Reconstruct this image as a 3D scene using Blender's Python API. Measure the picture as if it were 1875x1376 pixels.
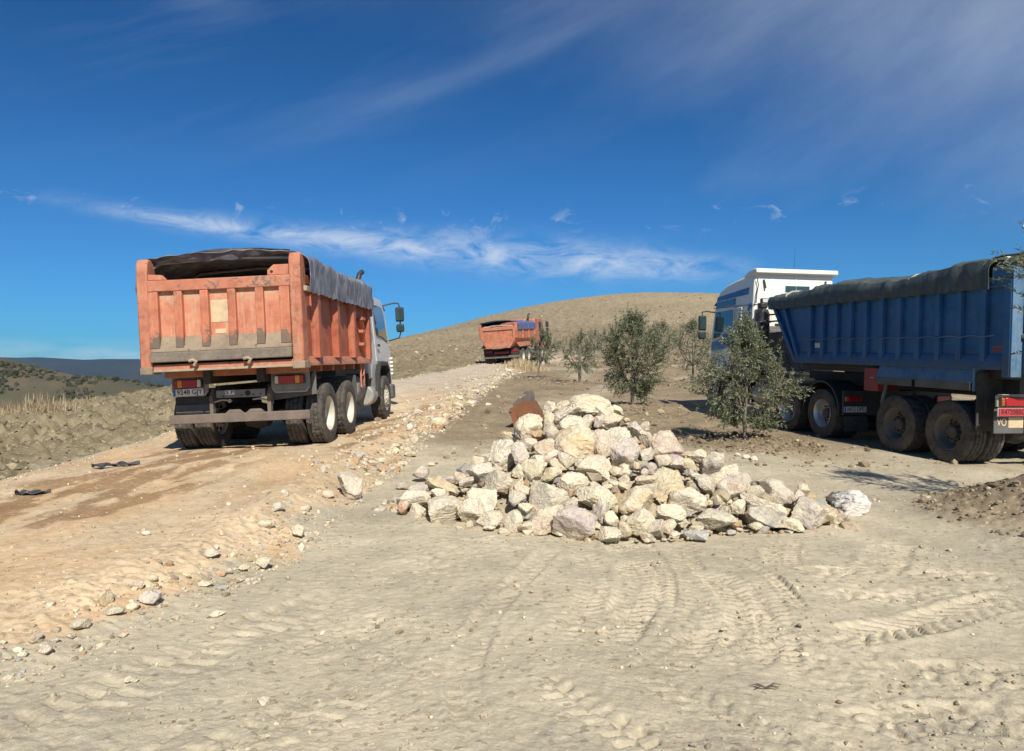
import bpy, bmesh, math, random
import numpy as np
from mathutils import Vector, Matrix, Euler

for _o in list(bpy.data.objects):
    bpy.data.objects.remove(_o, do_unlink=True)
scene = bpy.context.scene
COL = scene.collection
R = math.radians
CAMZ = 1.6
FPX = 1370.0            # focal length in pixels of the 1875 px wide photograph
SUN_AZ = 12.5           # degrees right of straight behind the viewer
SUN_EL = 41.0

# ---------------------------------------------------------------- camera
cam_d = bpy.data.cameras.new('camera')
cam_d.sensor_width = 36.0
cam_d.lens = 36.0 * FPX / 1875.0
cam_d.clip_start = 0.05
cam_d.clip_end = 20000.0
cam = bpy.data.objects.new('camera', cam_d)
COL.objects.link(cam)
cam.location = (0, 0, CAMZ)
cam.rotation_euler = (R(90.0), 0, 0)
scene.camera = cam
scene.render.resolution_x = 1024
scene.render.resolution_y = 751

# ---------------------------------------------------------------- sun and exposure
sun_d = bpy.data.lights.new('sun', 'SUN')
sun_d.energy = 5.0
sun_d.angle = R(0.53)
sun_d.color = (1.0, 0.95, 0.86)
sun = bpy.data.objects.new('sun', sun_d)
COL.objects.link(sun)
_sd = Vector((math.sin(R(SUN_AZ)) * math.cos(R(SUN_EL)), -math.cos(R(SUN_AZ)) * math.cos(R(SUN_EL)), math.sin(R(SUN_EL))))
sun.rotation_euler = _sd.to_track_quat('Z', 'Y').to_euler()
sun.location = (8, -20, 30)
scene.view_settings.view_transform = 'Standard'
scene.view_settings.look = 'None'
scene.view_settings.exposure = 0.28
scene.view_settings.gamma = 1.0
scene.view_settings.use_curve_mapping = False


# ---------------------------------------------------------------- node helper
class NT:
    def __init__(self, tree):
        self.t = tree
        self.n = tree.nodes
        self.l = tree.links

    def new(self, kind, **kw):
        nd = self.n.new(kind)
        for k, v in kw.items():
            setattr(nd, k, v)
        return nd

    def put(self, sock, val):
        if val is None:
            return
        if isinstance(val, bpy.types.NodeSocket):
            self.l.new(val, sock)
        elif isinstance(val, (tuple, list)):
            if sock.type == 'RGBA' and len(val) == 3:
                val = (*val, 1.0)
            sock.default_value = val
        else:
            if sock.type == 'RGBA':
                val = (val, val, val, 1.0)
            elif sock.type == 'VECTOR':
                val = (val, val, val)
            sock.default_value = val

    def math(self, op, a, b=None, c=None, clamp=False):
        nd = self.new('ShaderNodeMath', operation=op, use_clamp=clamp)
        self.put(nd.inputs[0], a)
        self.put(nd.inputs[1], b)
        self.put(nd.inputs[2], c)
        return nd.outputs[0]

    def vmath(self, op, a, b=None):
        nd = self.new('ShaderNodeVectorMath', operation=op)
        self.put(nd.inputs[0], a)
        if b is not None:
            self.put(nd.inputs[1], b)
        return nd.outputs[0]

    def noise(self, vec, scale, detail=4, rough=0.55, dist=0.0, color=False):
        nd = self.new('ShaderNodeTexNoise')
        self.put(nd.inputs['Vector'], vec)
        self.put(nd.inputs['Scale'], scale)
        nd.inputs['Detail'].default_value = detail
        nd.inputs['Roughness'].default_value = rough
        nd.inputs['Distortion'].default_value = dist
        return nd.outputs['Color' if color else 'Fac']

    def voronoi(self, vec, scale, feature='F1', out='Distance', rnd=1.0):
        nd = self.new('ShaderNodeTexVoronoi', feature=feature)
        self.put(nd.inputs['Vector'], vec)
        self.put(nd.inputs['Scale'], scale)
        nd.inputs['Randomness'].default_value = rnd
        return nd.outputs[out]

    def ramp(self, fac, stops, interp='LINEAR'):
        nd = self.new('ShaderNodeValToRGB')
        cr = nd.color_ramp
        cr.interpolation = interp
        while len(cr.elements) < len(stops):
            cr.elements.new(0.5)
        for e, (p, c) in zip(cr.elements, stops):
            e.position = p
            if not isinstance(c, (tuple, list)):
                c = (c, c, c)
            e.color = (*c[:3], 1.0)
        self.put(nd.inputs[0], fac)
        return nd.outputs['Color']

    def mapr(self, v, a, b, c=0.0, d=1.0):
        nd = self.new('ShaderNodeMapRange', clamp=True)
        self.put(nd.inputs[0], v)
        for i, q in enumerate((a, b, c, d)):
            self.put(nd.inputs[i + 1], q)
        return nd.outputs[0]

    def mix(self, fac, a, b, mode='MIX'):
        nd = self.new('ShaderNodeMix', data_type='RGBA', blend_type=mode)
        self.put(nd.inputs[0], fac)
        self.put(nd.inputs[6], a)
        self.put(nd.inputs[7], b)
        return nd.outputs[2]

    def sep(self, vec):
        nd = self.new('ShaderNodeSeparateXYZ')
        self.put(nd.inputs[0], vec)
        return nd.outputs

    def comb(self, x, y, z):
        nd = self.new('ShaderNodeCombineXYZ')
        for i, q in enumerate((x, y, z)):
            self.put(nd.inputs[i], q)
        return nd.outputs[0]

    def bump(self, height, strength=0.5, dist=0.02, normal=None):
        nd = self.new('ShaderNodeBump')
        self.put(nd.inputs['Height'], height)
        nd.inputs['Strength'].default_value = strength
        nd.inputs['Distance'].default_value = dist
        if normal is not None:
            self.put(nd.inputs['Normal'], normal)
        return nd.outputs[0]


# ---------------------------------------------------------------- world: clear sky with thin cirrus
world = bpy.data.worlds.new('World')
scene.world = world
world.use_nodes = True
w = NT(world.node_tree)
w.n.clear()
sky = w.new('ShaderNodeTexSky', sky_type='NISHITA')
sky.sun_disc = False
sky.sun_elevation = R(SUN_EL)
sky.sun_rotation = R(180.0 - SUN_AZ)
sky.altitude = 400
sky.air_density = 1.0
sky.dust_density = 0.35
sky.ozone_density = 2.6
tc = w.new('ShaderNodeTexCoord').outputs['Generated']
dx, dy, dz = w.sep(tc)
az = w.math('ARCTAN2', dx, dy)                       # 0 straight ahead, + to the right
el = w.math('ARCSINE', dz)
# deepen the blue the way clear dry mountain air looks
hs = w.new('ShaderNodeHueSaturation')
hs.inputs['Saturation'].default_value = 1.12
hs.inputs['Value'].default_value = 1.0
nrm = w.mix(1.0, sky.outputs[0], (0.105, 0.105, 0.105), 'MULTIPLY')
gm = w.new('ShaderNodeGamma')
w.put(gm.inputs['Color'], nrm)
gm.inputs['Gamma'].default_value = 1.42
w.put(hs.inputs['Color'], gm.outputs[0])
cr, cg, cb = w.sep(hs.outputs[0])


def roll_off(c, k, gain):
    return w.math('DIVIDE', w.math('MULTIPLY', c, gain), w.math('ADD', w.math('MULTIPLY', c, k), 1.0))


skyc = w.comb(roll_off(cr, 4.1, 6.6), roll_off(cg, 1.1, 10.9), roll_off(cb, 0.25, 11.8))
ae = w.comb(az, el, 0.0)


def rotated(a):
    ca, sa = math.cos(R(a)), math.sin(R(a))
    u = w.math('ADD', w.math('MULTIPLY', az, ca), w.math('MULTIPLY', el, sa))
    v = w.math('SUBTRACT', w.math('MULTIPLY', el, ca), w.math('MULTIPLY', az, sa))
    return u, v


def gauss(v, c, s):
    q = w.math('DIVIDE', w.math('SUBTRACT', v, c), s)
    return w.math('EXPONENT', w.math('MULTIPLY', w.math('MULTIPLY', q, q), -1.0))


# (1) long thin cirrus streaks climbing to the right
u1, v1 = rotated(20)
warp = w.noise(w.comb(w.math('MULTIPLY', u1, 2.2), w.math('MULTIPLY', v1, 5.0), 3.3), 1.0, 3)
s1 = w.noise(w.comb(w.math('MULTIPLY', u1, 1.5), w.math('ADD', w.math('MULTIPLY', v1, 15.0), w.math('MULTIPLY', warp, 1.3)), 0.7), 1.0, 7, 0.62)
big = w.noise(w.comb(w.math('MULTIPLY', az, 1.4), w.math('MULTIPLY', el, 2.4), 1.7), 1.3, 2)
veil1 = w.math('MULTIPLY', w.mapr(s1, 0.46, 0.80), w.mapr(big, 0.36, 0.62))
veil1 = w.math('MULTIPLY', veil1, w.mapr(el, 0.20, 0.40))
line = w.math('SUBTRACT', w.math('SUBTRACT', el, w.math('MULTIPLY', az, 0.36)), 0.402)
line = w.math('MULTIPLY', gauss(line, 0.0, 0.017), w.math('MULTIPLY', w.mapr(az, -0.33, -0.02), w.mapr(az, 0.16, 0.04)))
line = w.math('MULTIPLY', line, w.mapr(s1, 0.25, 0.65))
# (2) wide soft veil high on the right, thickening away from its lower edge
u2, v2 = rotated(28)
s2 = w.noise(w.comb(w.math('MULTIPLY', u2, 2.4), w.math('MULTIPLY', v2, 6.0), 9.0), 1.2, 7, 0.58)
edge2 = w.math('ADD', w.math('ADD', el, w.math('MULTIPLY', az, 0.40)), w.math('MULTIPLY', w.math('SUBTRACT', s2, 0.5), 0.30))
veil2 = w.math('MULTIPLY', w.mapr(edge2, 0.36, 0.62), w.mapr(az, -0.12, 0.45, 0.25, 1.0))
veil2 = w.math('MULTIPLY', veil2, w.math('MULTIPLY', w.mapr(s2, 0.18, 0.72, 0.35, 1.0), w.mapr(el, 0.10, 0.24)))
# (3) the low band of torn fibrous cloud
cen = w.math('SUBTRACT', 0.158, w.math('MULTIPLY', az, 0.070))
wob = w.math('MULTIPLY', w.math('SUBTRACT', w.noise(w.comb(w.math('MULTIPLY', az, 5.0), 0.0, 1.0), 1.0, 3), 0.5), 0.018)
e3 = w.math('SUBTRACT', w.math('SUBTRACT', el, cen), wob)
q3 = w.math('DIVIDE', e3, w.mapr(gauss(az, 0.02, 0.32), 0.0, 1.0, 0.008, 0.022))
band = w.math('EXPONENT', w.math('MULTIPLY', w.math('MULTIPLY', q3, q3), -1.0))
f3 = w.noise(w.comb(w.math('MULTIPLY', az, 15.0), w.math('MULTIPLY', el, 46.0), 2.0), 1.0, 8, 0.66, 0.6)
band = w.math('MULTIPLY', band, w.mapr(f3, 0.34, 0.62))
band = w.math('MULTIPLY', band, w.math('MULTIPLY', w.mapr(az, -0.58, -0.40), w.mapr(az, 0.33, 0.20)))
# (4) little wisps just above the band, and a pale line low over the far ridge
f4 = w.noise(w.comb(w.math('MULTIPLY', az, 22.0), w.math('MULTIPLY', el, 40.0), 7.7), 1.0, 5, 0.6, 0.8)
wisp = w.math('MULTIPLY', gauss(el, 0.203, 0.016), w.mapr(f4, 0.60, 0.74))
f5 = w.noise(w.comb(w.math('MULTIPLY', az, 14.0), w.math('MULTIPLY', el, 60.0), 4.2), 1.0, 5, 0.6)
low = w.math('MULTIPLY', w.math('MULTIPLY', w.mapr(el, 0.045, 0.028), w.mapr(el, -0.01, 0.01)), w.mapr(f5, 0.30, 0.70))
cl = w.math('ADD', w.math('ADD', w.math('MULTIPLY', veil1, 0.12), w.math('MULTIPLY', line, 0.085)), w.math('MULTIPLY', veil2, 0.36))
tuft = w.math('MULTIPLY', w.math('MULTIPLY', gauss(w.math('ADD', az, w.math('MULTIPLY', el, 1.6)), 0.27, 0.10), gauss(el, 0.47, 0.035)), w.math('MULTIPLY', w.mapr(s1, 0.30, 0.60), w.mapr(az, -0.30, -0.38)))
cl = w.math('ADD', cl, w.math('ADD', w.math('MULTIPLY', band, 0.70), w.math('MULTIPLY', tuft, 0.40)))
cl = w.math('ADD', cl, w.math('ADD', w.math('MULTIPLY', wisp, 0.40), w.math('MULTIPLY', low, 0.45)), clamp=True)
final_sky = w.mix(cl, skyc, (7.0, 7.9, 9.2))
bg = w.new('ShaderNodeBackground')
bg.inputs['Strength'].default_value = 0.078
w.put(bg.inputs['Color'], final_sky)
wo = w.new('ShaderNodeOutputWorld')
w.l.new(bg.outputs[0], wo.inputs['Surface'])


# ---------------------------------------------------------------- numpy gradient noise
_rng = np.random.RandomState(7)
_PERM = np.concatenate([_rng.permutation(256)] * 3)
_ang = _rng.rand(256) * 2 * np.pi
_GX, _GY = np.cos(_ang), np.sin(_ang)
_g3 = _rng.normal(size=(256, 3))
_g3 /= np.linalg.norm(_g3, axis=1)[:, None]


def noise2(x, y, seed=0):
    x = np.asarray(x, float) + seed * 17.31
    y = np.asarray(y, float) + seed * 9.77
    xi = np.floor(x).astype(int)
    yi = np.floor(y).astype(int)
    xf, yf = x - xi, y - yi
    u = xf * xf * xf * (xf * (xf * 6 - 15) + 10)
    v = yf * yf * yf * (yf * (yf * 6 - 15) + 10)

    def g(ix, iy, fx, fy):
        h = _PERM[_PERM[ix & 255] + (iy & 255)]
        return _GX[h] * fx + _GY[h] * fy
    a = g(xi, yi, xf, yf)
    b = g(xi + 1, yi, xf - 1, yf)
    c = g(xi, yi + 1, xf, yf - 1)
    d = g(xi + 1, yi + 1, xf - 1, yf - 1)
    return ((a + u * (b - a)) * (1 - v) + (c + u * (d - c)) * v) * 1.5


def fbm2(x, y, octv=4, gain=0.5, seed=0):
    s, a, f = 0.0, 1.0, 1.0
    for i in range(octv):
        s = s + a * noise2(x * f, y * f, seed + i)
        a *= gain
        f *= 2.03
    return s


def noise3(p, seed=0):
    p = p + seed * 13.7
    pi = np.floor(p).astype(int)
    pf = p - pi
    w_ = pf * pf * pf * (pf * (pf * 6 - 15) + 10)
    out = 0.0
    for cx in (0, 1):
        for cy in (0, 1):
            for cz in (0, 1):
                h = _PERM[_PERM[_PERM[(pi[:, 0] + cx) & 255] + ((pi[:, 1] + cy) & 255)] + ((pi[:, 2] + cz) & 255)]
                d = (_g3[h] * (pf - np.array([cx, cy, cz]))).sum(1)
                wt = (w_[:, 0] if cx else 1 - w_[:, 0]) * (w_[:, 1] if cy else 1 - w_[:, 1]) * (w_[:, 2] if cz else 1 - w_[:, 2])
                out = out + d * wt
    return out * 1.6


def sstep(a, b, x):
    t = np.clip((np.asarray(x, float) - a) / (b - a), 0, 1)
    return t * t * (3 - 2 * t)


# ---------------------------------------------------------------- objects and properties
def tag(o, label=None, cat=None, group=None, kind=None):
    if label:
        o['label'] = label
    if cat:
        o['category'] = cat
    if group:
        o['group'] = group
    if kind:
        o['kind'] = kind
    return o


def empty(name, loc=(0, 0, 0), rot=(0, 0, 0)):
    o = bpy.data.objects.new(name, None)
    o.empty_display_size = 0.3
    COL.objects.link(o)
    o.location = loc
    o.rotation_euler = rot
    return o


def mesh_obj(name, me, m=None, parent=None):
    o = bpy.data.objects.new(name, me)
    COL.objects.link(o)
    if m is not None and len(me.materials) == 0:
        me.materials.append(m)
    if parent is not None:
        o.parent = parent
    return o


def np_mesh(name, verts, faces, smooth=True, sharp=None):
    """verts (n,3); faces: array (m,3) or (m,4)"""
    me = bpy.data.meshes.new(name)
    verts = np.asarray(verts, np.float32)
    faces = np.asarray(faces, np.int32)
    k = faces.shape[1]
    me.vertices.add(len(verts))
    me.vertices.foreach_set('co', verts.ravel())
    me.loops.add(faces.size)
    me.loops.foreach_set('vertex_index', faces.ravel())
    me.polygons.add(len(faces))
    me.polygons.foreach_set('loop_start', np.arange(0, faces.size, k, dtype=np.int32))
    me.polygons.foreach_set('loop_total', np.full(len(faces), k, np.int32))
    me.polygons.foreach_set('use_smooth', np.full(len(faces), smooth, bool))
    me.update(calc_edges=True)
    if smooth and sharp:
        me.set_sharp_from_angle(angle=R(sharp))
    return me


def set_col(me, cols, name='Col'):
    at = me.color_attributes.new(name, 'FLOAT_COLOR', 'POINT')
    c = np.ones((len(me.vertices), 4), np.float32)
    c[:, :cols.shape[1]] = cols
    at.data.foreach_set('color', c.ravel())


class MB:
    """collects shapes, then builds ONE mesh object"""

    def __init__(self):
        self.v = []
        self.f = []

    def add(self, vs, fs):
        b = len(self.v)
        self.v += [tuple(p) for p in vs]
        self.f += [tuple(i + b for i in f) for f in fs]
        return self

    def box(self, x0, x1, y0, y1, z0, z1, rot=None):
        vs = [(x, y, z) for z in (z0, z1) for y in (y0, y1) for x in (x0, x1)]
        if rot is not None:
            c = Vector(((x0 + x1) / 2, (y0 + y1) / 2, (z0 + z1) / 2))
            m = Euler(rot).to_matrix()
            vs = [tuple(c + m @ (Vector(p) - c)) for p in vs]
        return self.add(vs, [(0, 2, 3, 1), (4, 5, 7, 6), (0, 1, 5, 4), (2, 6, 7, 3), (0, 4, 6, 2), (1, 3, 7, 5)])

    def prism(self, pts, axis, a, b):
        """extrude a polygon along axis; pts are the two other coordinates in xyz order"""
        n = len(pts)

        def mk(p, q):
            if axis == 'x':
                return (q, p[0], p[1])
            if axis == 'y':
                return (p[0], q, p[1])
            return (p[0], p[1], q)
        vs = [mk(p, a) for p in pts] + [mk(p, b) for p in pts]
        fs = [tuple(range(n)), tuple(range(2 * n - 1, n - 1, -1))]
        fs += [(i, i + n, (i + 1) % n + n, (i + 1) % n) for i in range(n)]
        return self.add(vs, fs)

    def hexa(self, p):
        """8 corners: bottom ring 0-3, top ring 4-7"""
        return self.add(p, [(0, 3, 2, 1), (4, 5, 6, 7), (0, 1, 5, 4), (1, 2, 6, 5), (2, 3, 7, 6), (3, 0, 4, 7)])

    def cyl(self, p0, p1, r0, r1=None, n=16, caps=True):
        r1 = r0 if r1 is None else r1
        p0, p1 = Vector(p0), Vector(p1)
        d = (p1 - p0).normalized()
        a = d.orthogonal().normalized()
        b = d.cross(a)
        vs = []
        for p, r in ((p0, r0), (p1, r1)):
            for i in range(n):
                t = 2 * math.pi * i / n
                vs.append(p + (a * math.cos(t) + b * math.sin(t)) * r)
        fs = [(i, (i + 1) % n, (i + 1) % n + n, i + n) for i in range(n)]
        if caps:
            fs += [tuple(range(n - 1, -1, -1)), tuple(range(n, 2 * n))]
        return self.add(vs, fs)

    def tube(self, path, r, n=8, caps=True):
        path = [Vector(p) for p in path]
        rs = r if isinstance(r, (list, tuple)) else [r] * len(path)
        vs = []
        a = None
        for i, p in enumerate(path):
            d = (path[min(i + 1, len(path) - 1)] - path[max(i - 1, 0)]).normalized()
            a = d.orthogonal().normalized() if a is None else (a - d * a.dot(d)).normalized()
            b = d.cross(a)
            for k in range(n):
                t = 2 * math.pi * k / n
                vs.append(p + (a * math.cos(t) + b * math.sin(t)) * rs[i])
        fs = []
        for i in range(len(path) - 1):
            for k in range(n):
                fs.append((i * n + k, i * n + (k + 1) % n, (i + 1) * n + (k + 1) % n, (i + 1) * n + k))
        if caps:
            fs += [tuple(range(n - 1, -1, -1)), tuple(range((len(path) - 1) * n, len(path) * n))]
        return self.add(vs, fs)

    def lathe(self, prof, c=(0, 0, 0), n=32, sx=1, rfun=None):
        """prof: (x, r) pairs revolved about the x axis"""
        m = len(prof)
        vs = []
        for k in range(n):
            t = 2 * math.pi * k / n
            for i, (x, r) in enumerate(prof):
                rr = r if rfun is None else rfun(i, k, r)
                vs.append((c[0] + x * sx, c[1] + rr * math.cos(t), c[2] + rr * math.sin(t)))
        fs = []
        for k in range(n):
            k2 = (k + 1) % n
            for i in range(m - 1):
                q = (k * m + i, k * m + i + 1, k2 * m + i + 1, k2 * m + i)
                fs.append(q if sx > 0 else q[::-1])
        return self.add(vs, fs)

    def sheet(self, fn, nu, nv, th):
        """a thick sheet: fn(u,v) -> (point, normal)"""
        top, bot = [], []
        for j in range(nv + 1):
            for i in range(nu + 1):
                p, nrm = fn(i / nu, j / nv)
                top.append(Vector(p))
                bot.append(Vector(p) - Vector(nrm) * th)
        k = nu + 1
        nn = len(top)
        fs = []
        for j in range(nv):
            for i in range(nu):
                a = j * k + i
                fs.append((a, a + 1, a + k + 1, a + k))
                fs.append((nn + a, nn + a + k, nn + a + k + 1, nn + a + 1))
        for i in range(nu):
            fs.append((i, nn + i, nn + i + 1, i + 1))
            a = nv * k + i
            fs.append((a, a + 1, nn + a + 1, nn + a))
        for j in range(nv):
            a = j * k
            fs.append((a, a + k, nn + a + k, nn + a))
            a = j * k + nu
            fs.append((a, nn + a, nn + a + k, a + k))
        return self.add(top + bot, fs)

    def mesh(self, name, smooth=True, sharp=38):
        me = bpy.data.meshes.new(name)
        me.from_pydata([tuple(p) for p in self.v], [], self.f)
        if smooth:
            me.polygons.foreach_set('use_smooth', np.ones(len(me.polygons), bool))
            me.set_sharp_from_angle(angle=R(sharp))
        me.update()
        return me

    def build(self, name, m, parent=None, bevel=0.0, smooth=True, sharp=38, fix=True):
        me = self.mesh(name, smooth, sharp)
        if fix:
            bm = bmesh.new()
            bm.from_mesh(me)
            bmesh.ops.recalc_face_normals(bm, faces=bm.faces)
            bm.to_mesh(me)
            bm.free()
            if smooth:
                me.set_sharp_from_angle(angle=R(sharp))
        o = mesh_obj(name, me, m, parent)
        if bevel:
            bv = o.modifiers.new('bevel', 'BEVEL')
            bv.width = bevel
            bv.segments = 2
            bv.limit_method = 'ANGLE'
            bv.angle_limit = R(40)
        return o


def bx(name, m, parent, x0, x1, y0, y1, z0, z1, bevel=0.008, rot=None):
    return MB().box(x0, x1, y0, y1, z0, z1, rot).build(name, m, parent, bevel)


def text_obj(name, body, size, m, parent, loc, rot, width=None):
    """flat lettering as a real, very thin mesh"""
    cu = bpy.data.curves.new(name, 'FONT')
    cu.body = body
    cu.size = size
    cu.align_x = 'CENTER'
    cu.align_y = 'CENTER'
    cu.extrude = 0.0008
    cu.offset = size * 0.012
    tmp = bpy.data.objects.new(name + '_tmp', cu)
    COL.objects.link(tmp)
    dg = bpy.context.evaluated_depsgraph_get()
    me = bpy.data.meshes.new_from_object(tmp.evaluated_get(dg))
    bpy.data.objects.remove(tmp, do_unlink=True)
    bpy.data.curves.remove(cu)
    me.materials.clear()
    o = mesh_obj(name, me, m, parent)
    o.location = loc
    o.rotation_euler = rot
    if width:
        xs = [v.co.x for v in me.vertices]
        o.scale = (width / (max(xs) - min(xs)), 1, 1)
    return o


def ground_hit(px, py, z=0.0):
    """where the photograph's pixel meets a level plane at height z (used to plan the layout)"""
    y = (CAMZ - z) * FPX / (py - 690.0)
    return ((px - 937.5) / FPX * y, y)


# ---------------------------------------------------------------- materials
MATS = {}


def new_mat(name):
    m = bpy.data.materials.new(name)
    m.use_nodes = True
    t = NT(m.node_tree)
    t.n.clear()
    out = t.new('ShaderNodeOutputMaterial')
    b = t.new('ShaderNodeBsdfPrincipled')
    t.l.new(b.outputs[0], out.inputs['Surface'])
    MATS[name] = m
    return m, t, b


def paint(name, col, rough=0.5, dust=0.25, dustcol=(0.36, 0.29, 0.20), wear=0.0, wearcol=(0.10, 0.075, 0.055),
          metal=0.0, var=0.25, scale=3.0, bump=0.15, zd=None, spec=0.5, streak=0.0, coat=0.0, zw=None, rust=0.0):
    """worn, dusty painted or bare surface; zd=(z_low, z_high, amount): settled dirt, thicker towards z_low"""
    m, t, b = new_mat(name)
    p = t.new('ShaderNodeTexCoord').outputs['Object']
    n1 = t.noise(p, scale, 6, 0.6)
    n2 = t.noise(p, scale * 4.3, 5, 0.65)
    n3 = t.noise(p, scale * 22, 3, 0.6)
    lo = tuple(c * (1 - var) for c in col)
    hi = tuple(min(1, c * (1 + var)) for c in col)
    c = t.mix(t.mapr(n1, 0.3, 0.7), lo, hi)
    if streak:
        x, y, z = t.sep(p)
        ns = t.noise(t.comb(t.math('MULTIPLY', x, 14.0), t.math('MULTIPLY', y, 14.0), t.math('MULTIPLY', z, 1.3)), 1.0, 4, 0.6)
        c = t.mix(t.math('MULTIPLY', t.mapr(ns, 0.5, 0.72), streak), c, dustcol)
    dm = t.math('MULTIPLY', t.mapr(t.math('ADD', t.math('MULTIPLY', n1, 0.5), t.math('MULTIPLY', n2, 0.5)), 0.36, 0.66), dust)
    if zd:
        z = t.sep(p)[2]
        g = t.math('MULTIPLY', t.mapr(z, zd[1], zd[0]), zd[2])
        g = t.math('MULTIPLY', g, t.mapr(n2, 0.25, 0.6))
        dm = t.math('MAXIMUM', dm, g)
    c = t.mix(dm, c, dustcol)
    rr = t.math('ADD', rough, t.math('MULTIPLY', dm, 0.35), clamp=True)
    if rust:
        nr_ = t.noise(t.vmath('ADD', p, (3.1, 7.7, 1.3)), scale * 2.6, 7, 0.7, 0.6)
        c = t.mix(t.math('MULTIPLY', t.mapr(nr_, 0.54, 0.66), rust), c, (0.17, 0.075, 0.035))
    if wear or zw:
        wsrc = t.math('ADD', t.math('MULTIPLY', n1, 0.40), t.math('MULTIPLY', t.noise(p, scale * 3.0, 8, 0.72, 0.5), 0.60))
        if zw:
            z = t.sep(p)[2]
            wsrc = t.math('ADD', wsrc, t.math('MULTIPLY', t.mapr(z, zw[1], zw[0]), zw[2]))
        wm = t.mapr(wsrc, 0.68 - wear * 0.3, 0.72 - wear * 0.3)
        c = t.mix(wm, c, wearcol)
    c = t.mix(t.math('MULTIPLY', t.mapr(n3, 0.35, 0.7), 0.16), c, tuple(q * 0.55 for q in col))
    t.put(b.inputs['Base Color'], c)
    t.put(b.inputs['Roughness'], rr)
    b.inputs['Metallic'].default_value = metal
    b.inputs['Specular IOR Level'].default_value = spec
    b.inputs['Coat Weight'].default_value = coat
    if bump:
        h = t.math('ADD', t.math('MULTIPLY', n2, 0.6), t.math('MULTIPLY', n3, 0.4))
        t.put(b.inputs['Normal'], t.bump(h, bump, 0.01))
    return m


def glass_mat(name, col, rough=0.04):
    m, t, b = new_mat(name)
    p = t.new('ShaderNodeTexCoord').outputs['Object']
    n = t.noise(p, 3.0, 4)
    t.put(b.inputs['Base Color'], t.mix(n, col, tuple(c * 1.7 + 0.01 for c in col)))
    t.put(b.inputs['Roughness'], t.mapr(n, 0.3, 0.7, rough, rough + 0.08))
    b.inputs['Specular IOR Level'].default_value = 0.9
    b.inputs['Coat Weight'].default_value = 0.5
    b.inputs['Coat Roughness'].default_value = 0.03
    return m


def lens_mat(name, col):
    m, t, b = new_mat(name)
    p = t.new('ShaderNodeTexCoord').outputs['Object']
    wv = t.noise(p, 60.0, 2)
    t.put(b.inputs['Base Color'], t.mix(wv, col, tuple(c * 0.6 for c in col)))
    b.inputs['Roughness'].default_value = 0.18
    b.inputs['Coat Weight'].default_value = 0.4
    t.put(b.inputs['Normal'], t.bump(wv, 0.2, 0.004))
    return m


# ================================================================ TERRAIN
# vehicle poses: origin x, y, z, heading (+ = to the right), pitch (+ = nose up), roll (- = left side lower)
POSE1 = (-4.36, 11.50, 0.375, 1.8, 1.4, -2.5)
POSE2 = (8.38, 12.53, 0.17, -10.5, 2.1, 0.3)
POSE3 = (-0.75, 47.35, 2.22, 16.5, 4.0, -2.8)


def pose_apply(o, pose):
    o.location = pose[:3]
    o.rotation_euler = (R(pose[4]), R(pose[5]), R(-pose[3]))


def pose_local(pose, x, y):
    h = R(pose[3])
    dx_, dy_ = x - pose[0], y - pose[1]
    return dx_ * math.cos(h) - dy_ * math.sin(h), dx_ * math.sin(h) + dy_ * math.cos(h)


def ip(y, pts):
    xs, zs = zip(*pts)
    return np.interp(y, xs, zs)


def smooth_ip(y, pts):
    """piecewise profile with its corners rounded off"""
    y = np.asarray(y, float)
    d = np.maximum(0.4, np.abs(y) * 0.06)
    return (ip(y - d, pts) + 2 * ip(y, pts) + ip(y + d, pts) + ip(y - d / 2, pts) + ip(y + d / 2, pts)) / 6.0


PROF = [(-400, -3), (-60, -0.6), (-10, 0), (5, 0), (7.5, 0.03), (10, 0.11), (12.5, 0.22), (16, 0.38), (20, 0.58), (25, 0.92), (30, 1.2),
        (36, 1.52), (40, 1.76), (47, 2.25), (55, 3.0), (60, 3.6), (80, 6.5), (100, 9.8), (120, 13.2), (140, 16.5), (160, 19.7),
        (175, 21.5), (190, 22.2), (215, 22.0), (260, 19), (400, 3), (600, -12), (900, -20), (9000, -40)]
RIGHT_EDGE = [(-20, -6.0), (0, -3.9), (2.5, -3.2), (4.0, -2.75), (5.1, -2.42), (6.2, -2.08), (7.4, -2.02), (9.2, -1.98), (12.7, -1.83), (19.6, -1.5),
              (30, -0.75), (38, 0.0), (44, 0.9), (50, 2.6), (60, 6.5), (80, 15), (120, 36)]
LEFT_EDGE = [(-20, -12.0), (0, -8.4), (4, -7.4), (9.4, -6.75), (15, -7.0), (20, -6.4), (30, -4.9), (38, -3.6), (44, -2.4), (50, -0.6), (60, 3.0), (80, 11), (120, 32)]
MOUNDS = [(4.55, 14.4, 1.25, 0.13), (3.35, 20.5, 1.6, 0.20), (2.8, 31.0, 1.6, 0.12), (1.18, 34.0, 1.0, 0.08), (6.25, 8.0, 1.55, 0.62),
          (7.6, 31.0, 1.8, 0.25), (8.9, 45.0, 1.8, 0.25), (5.2, 48.0, 1.6, 0.2)]


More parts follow.
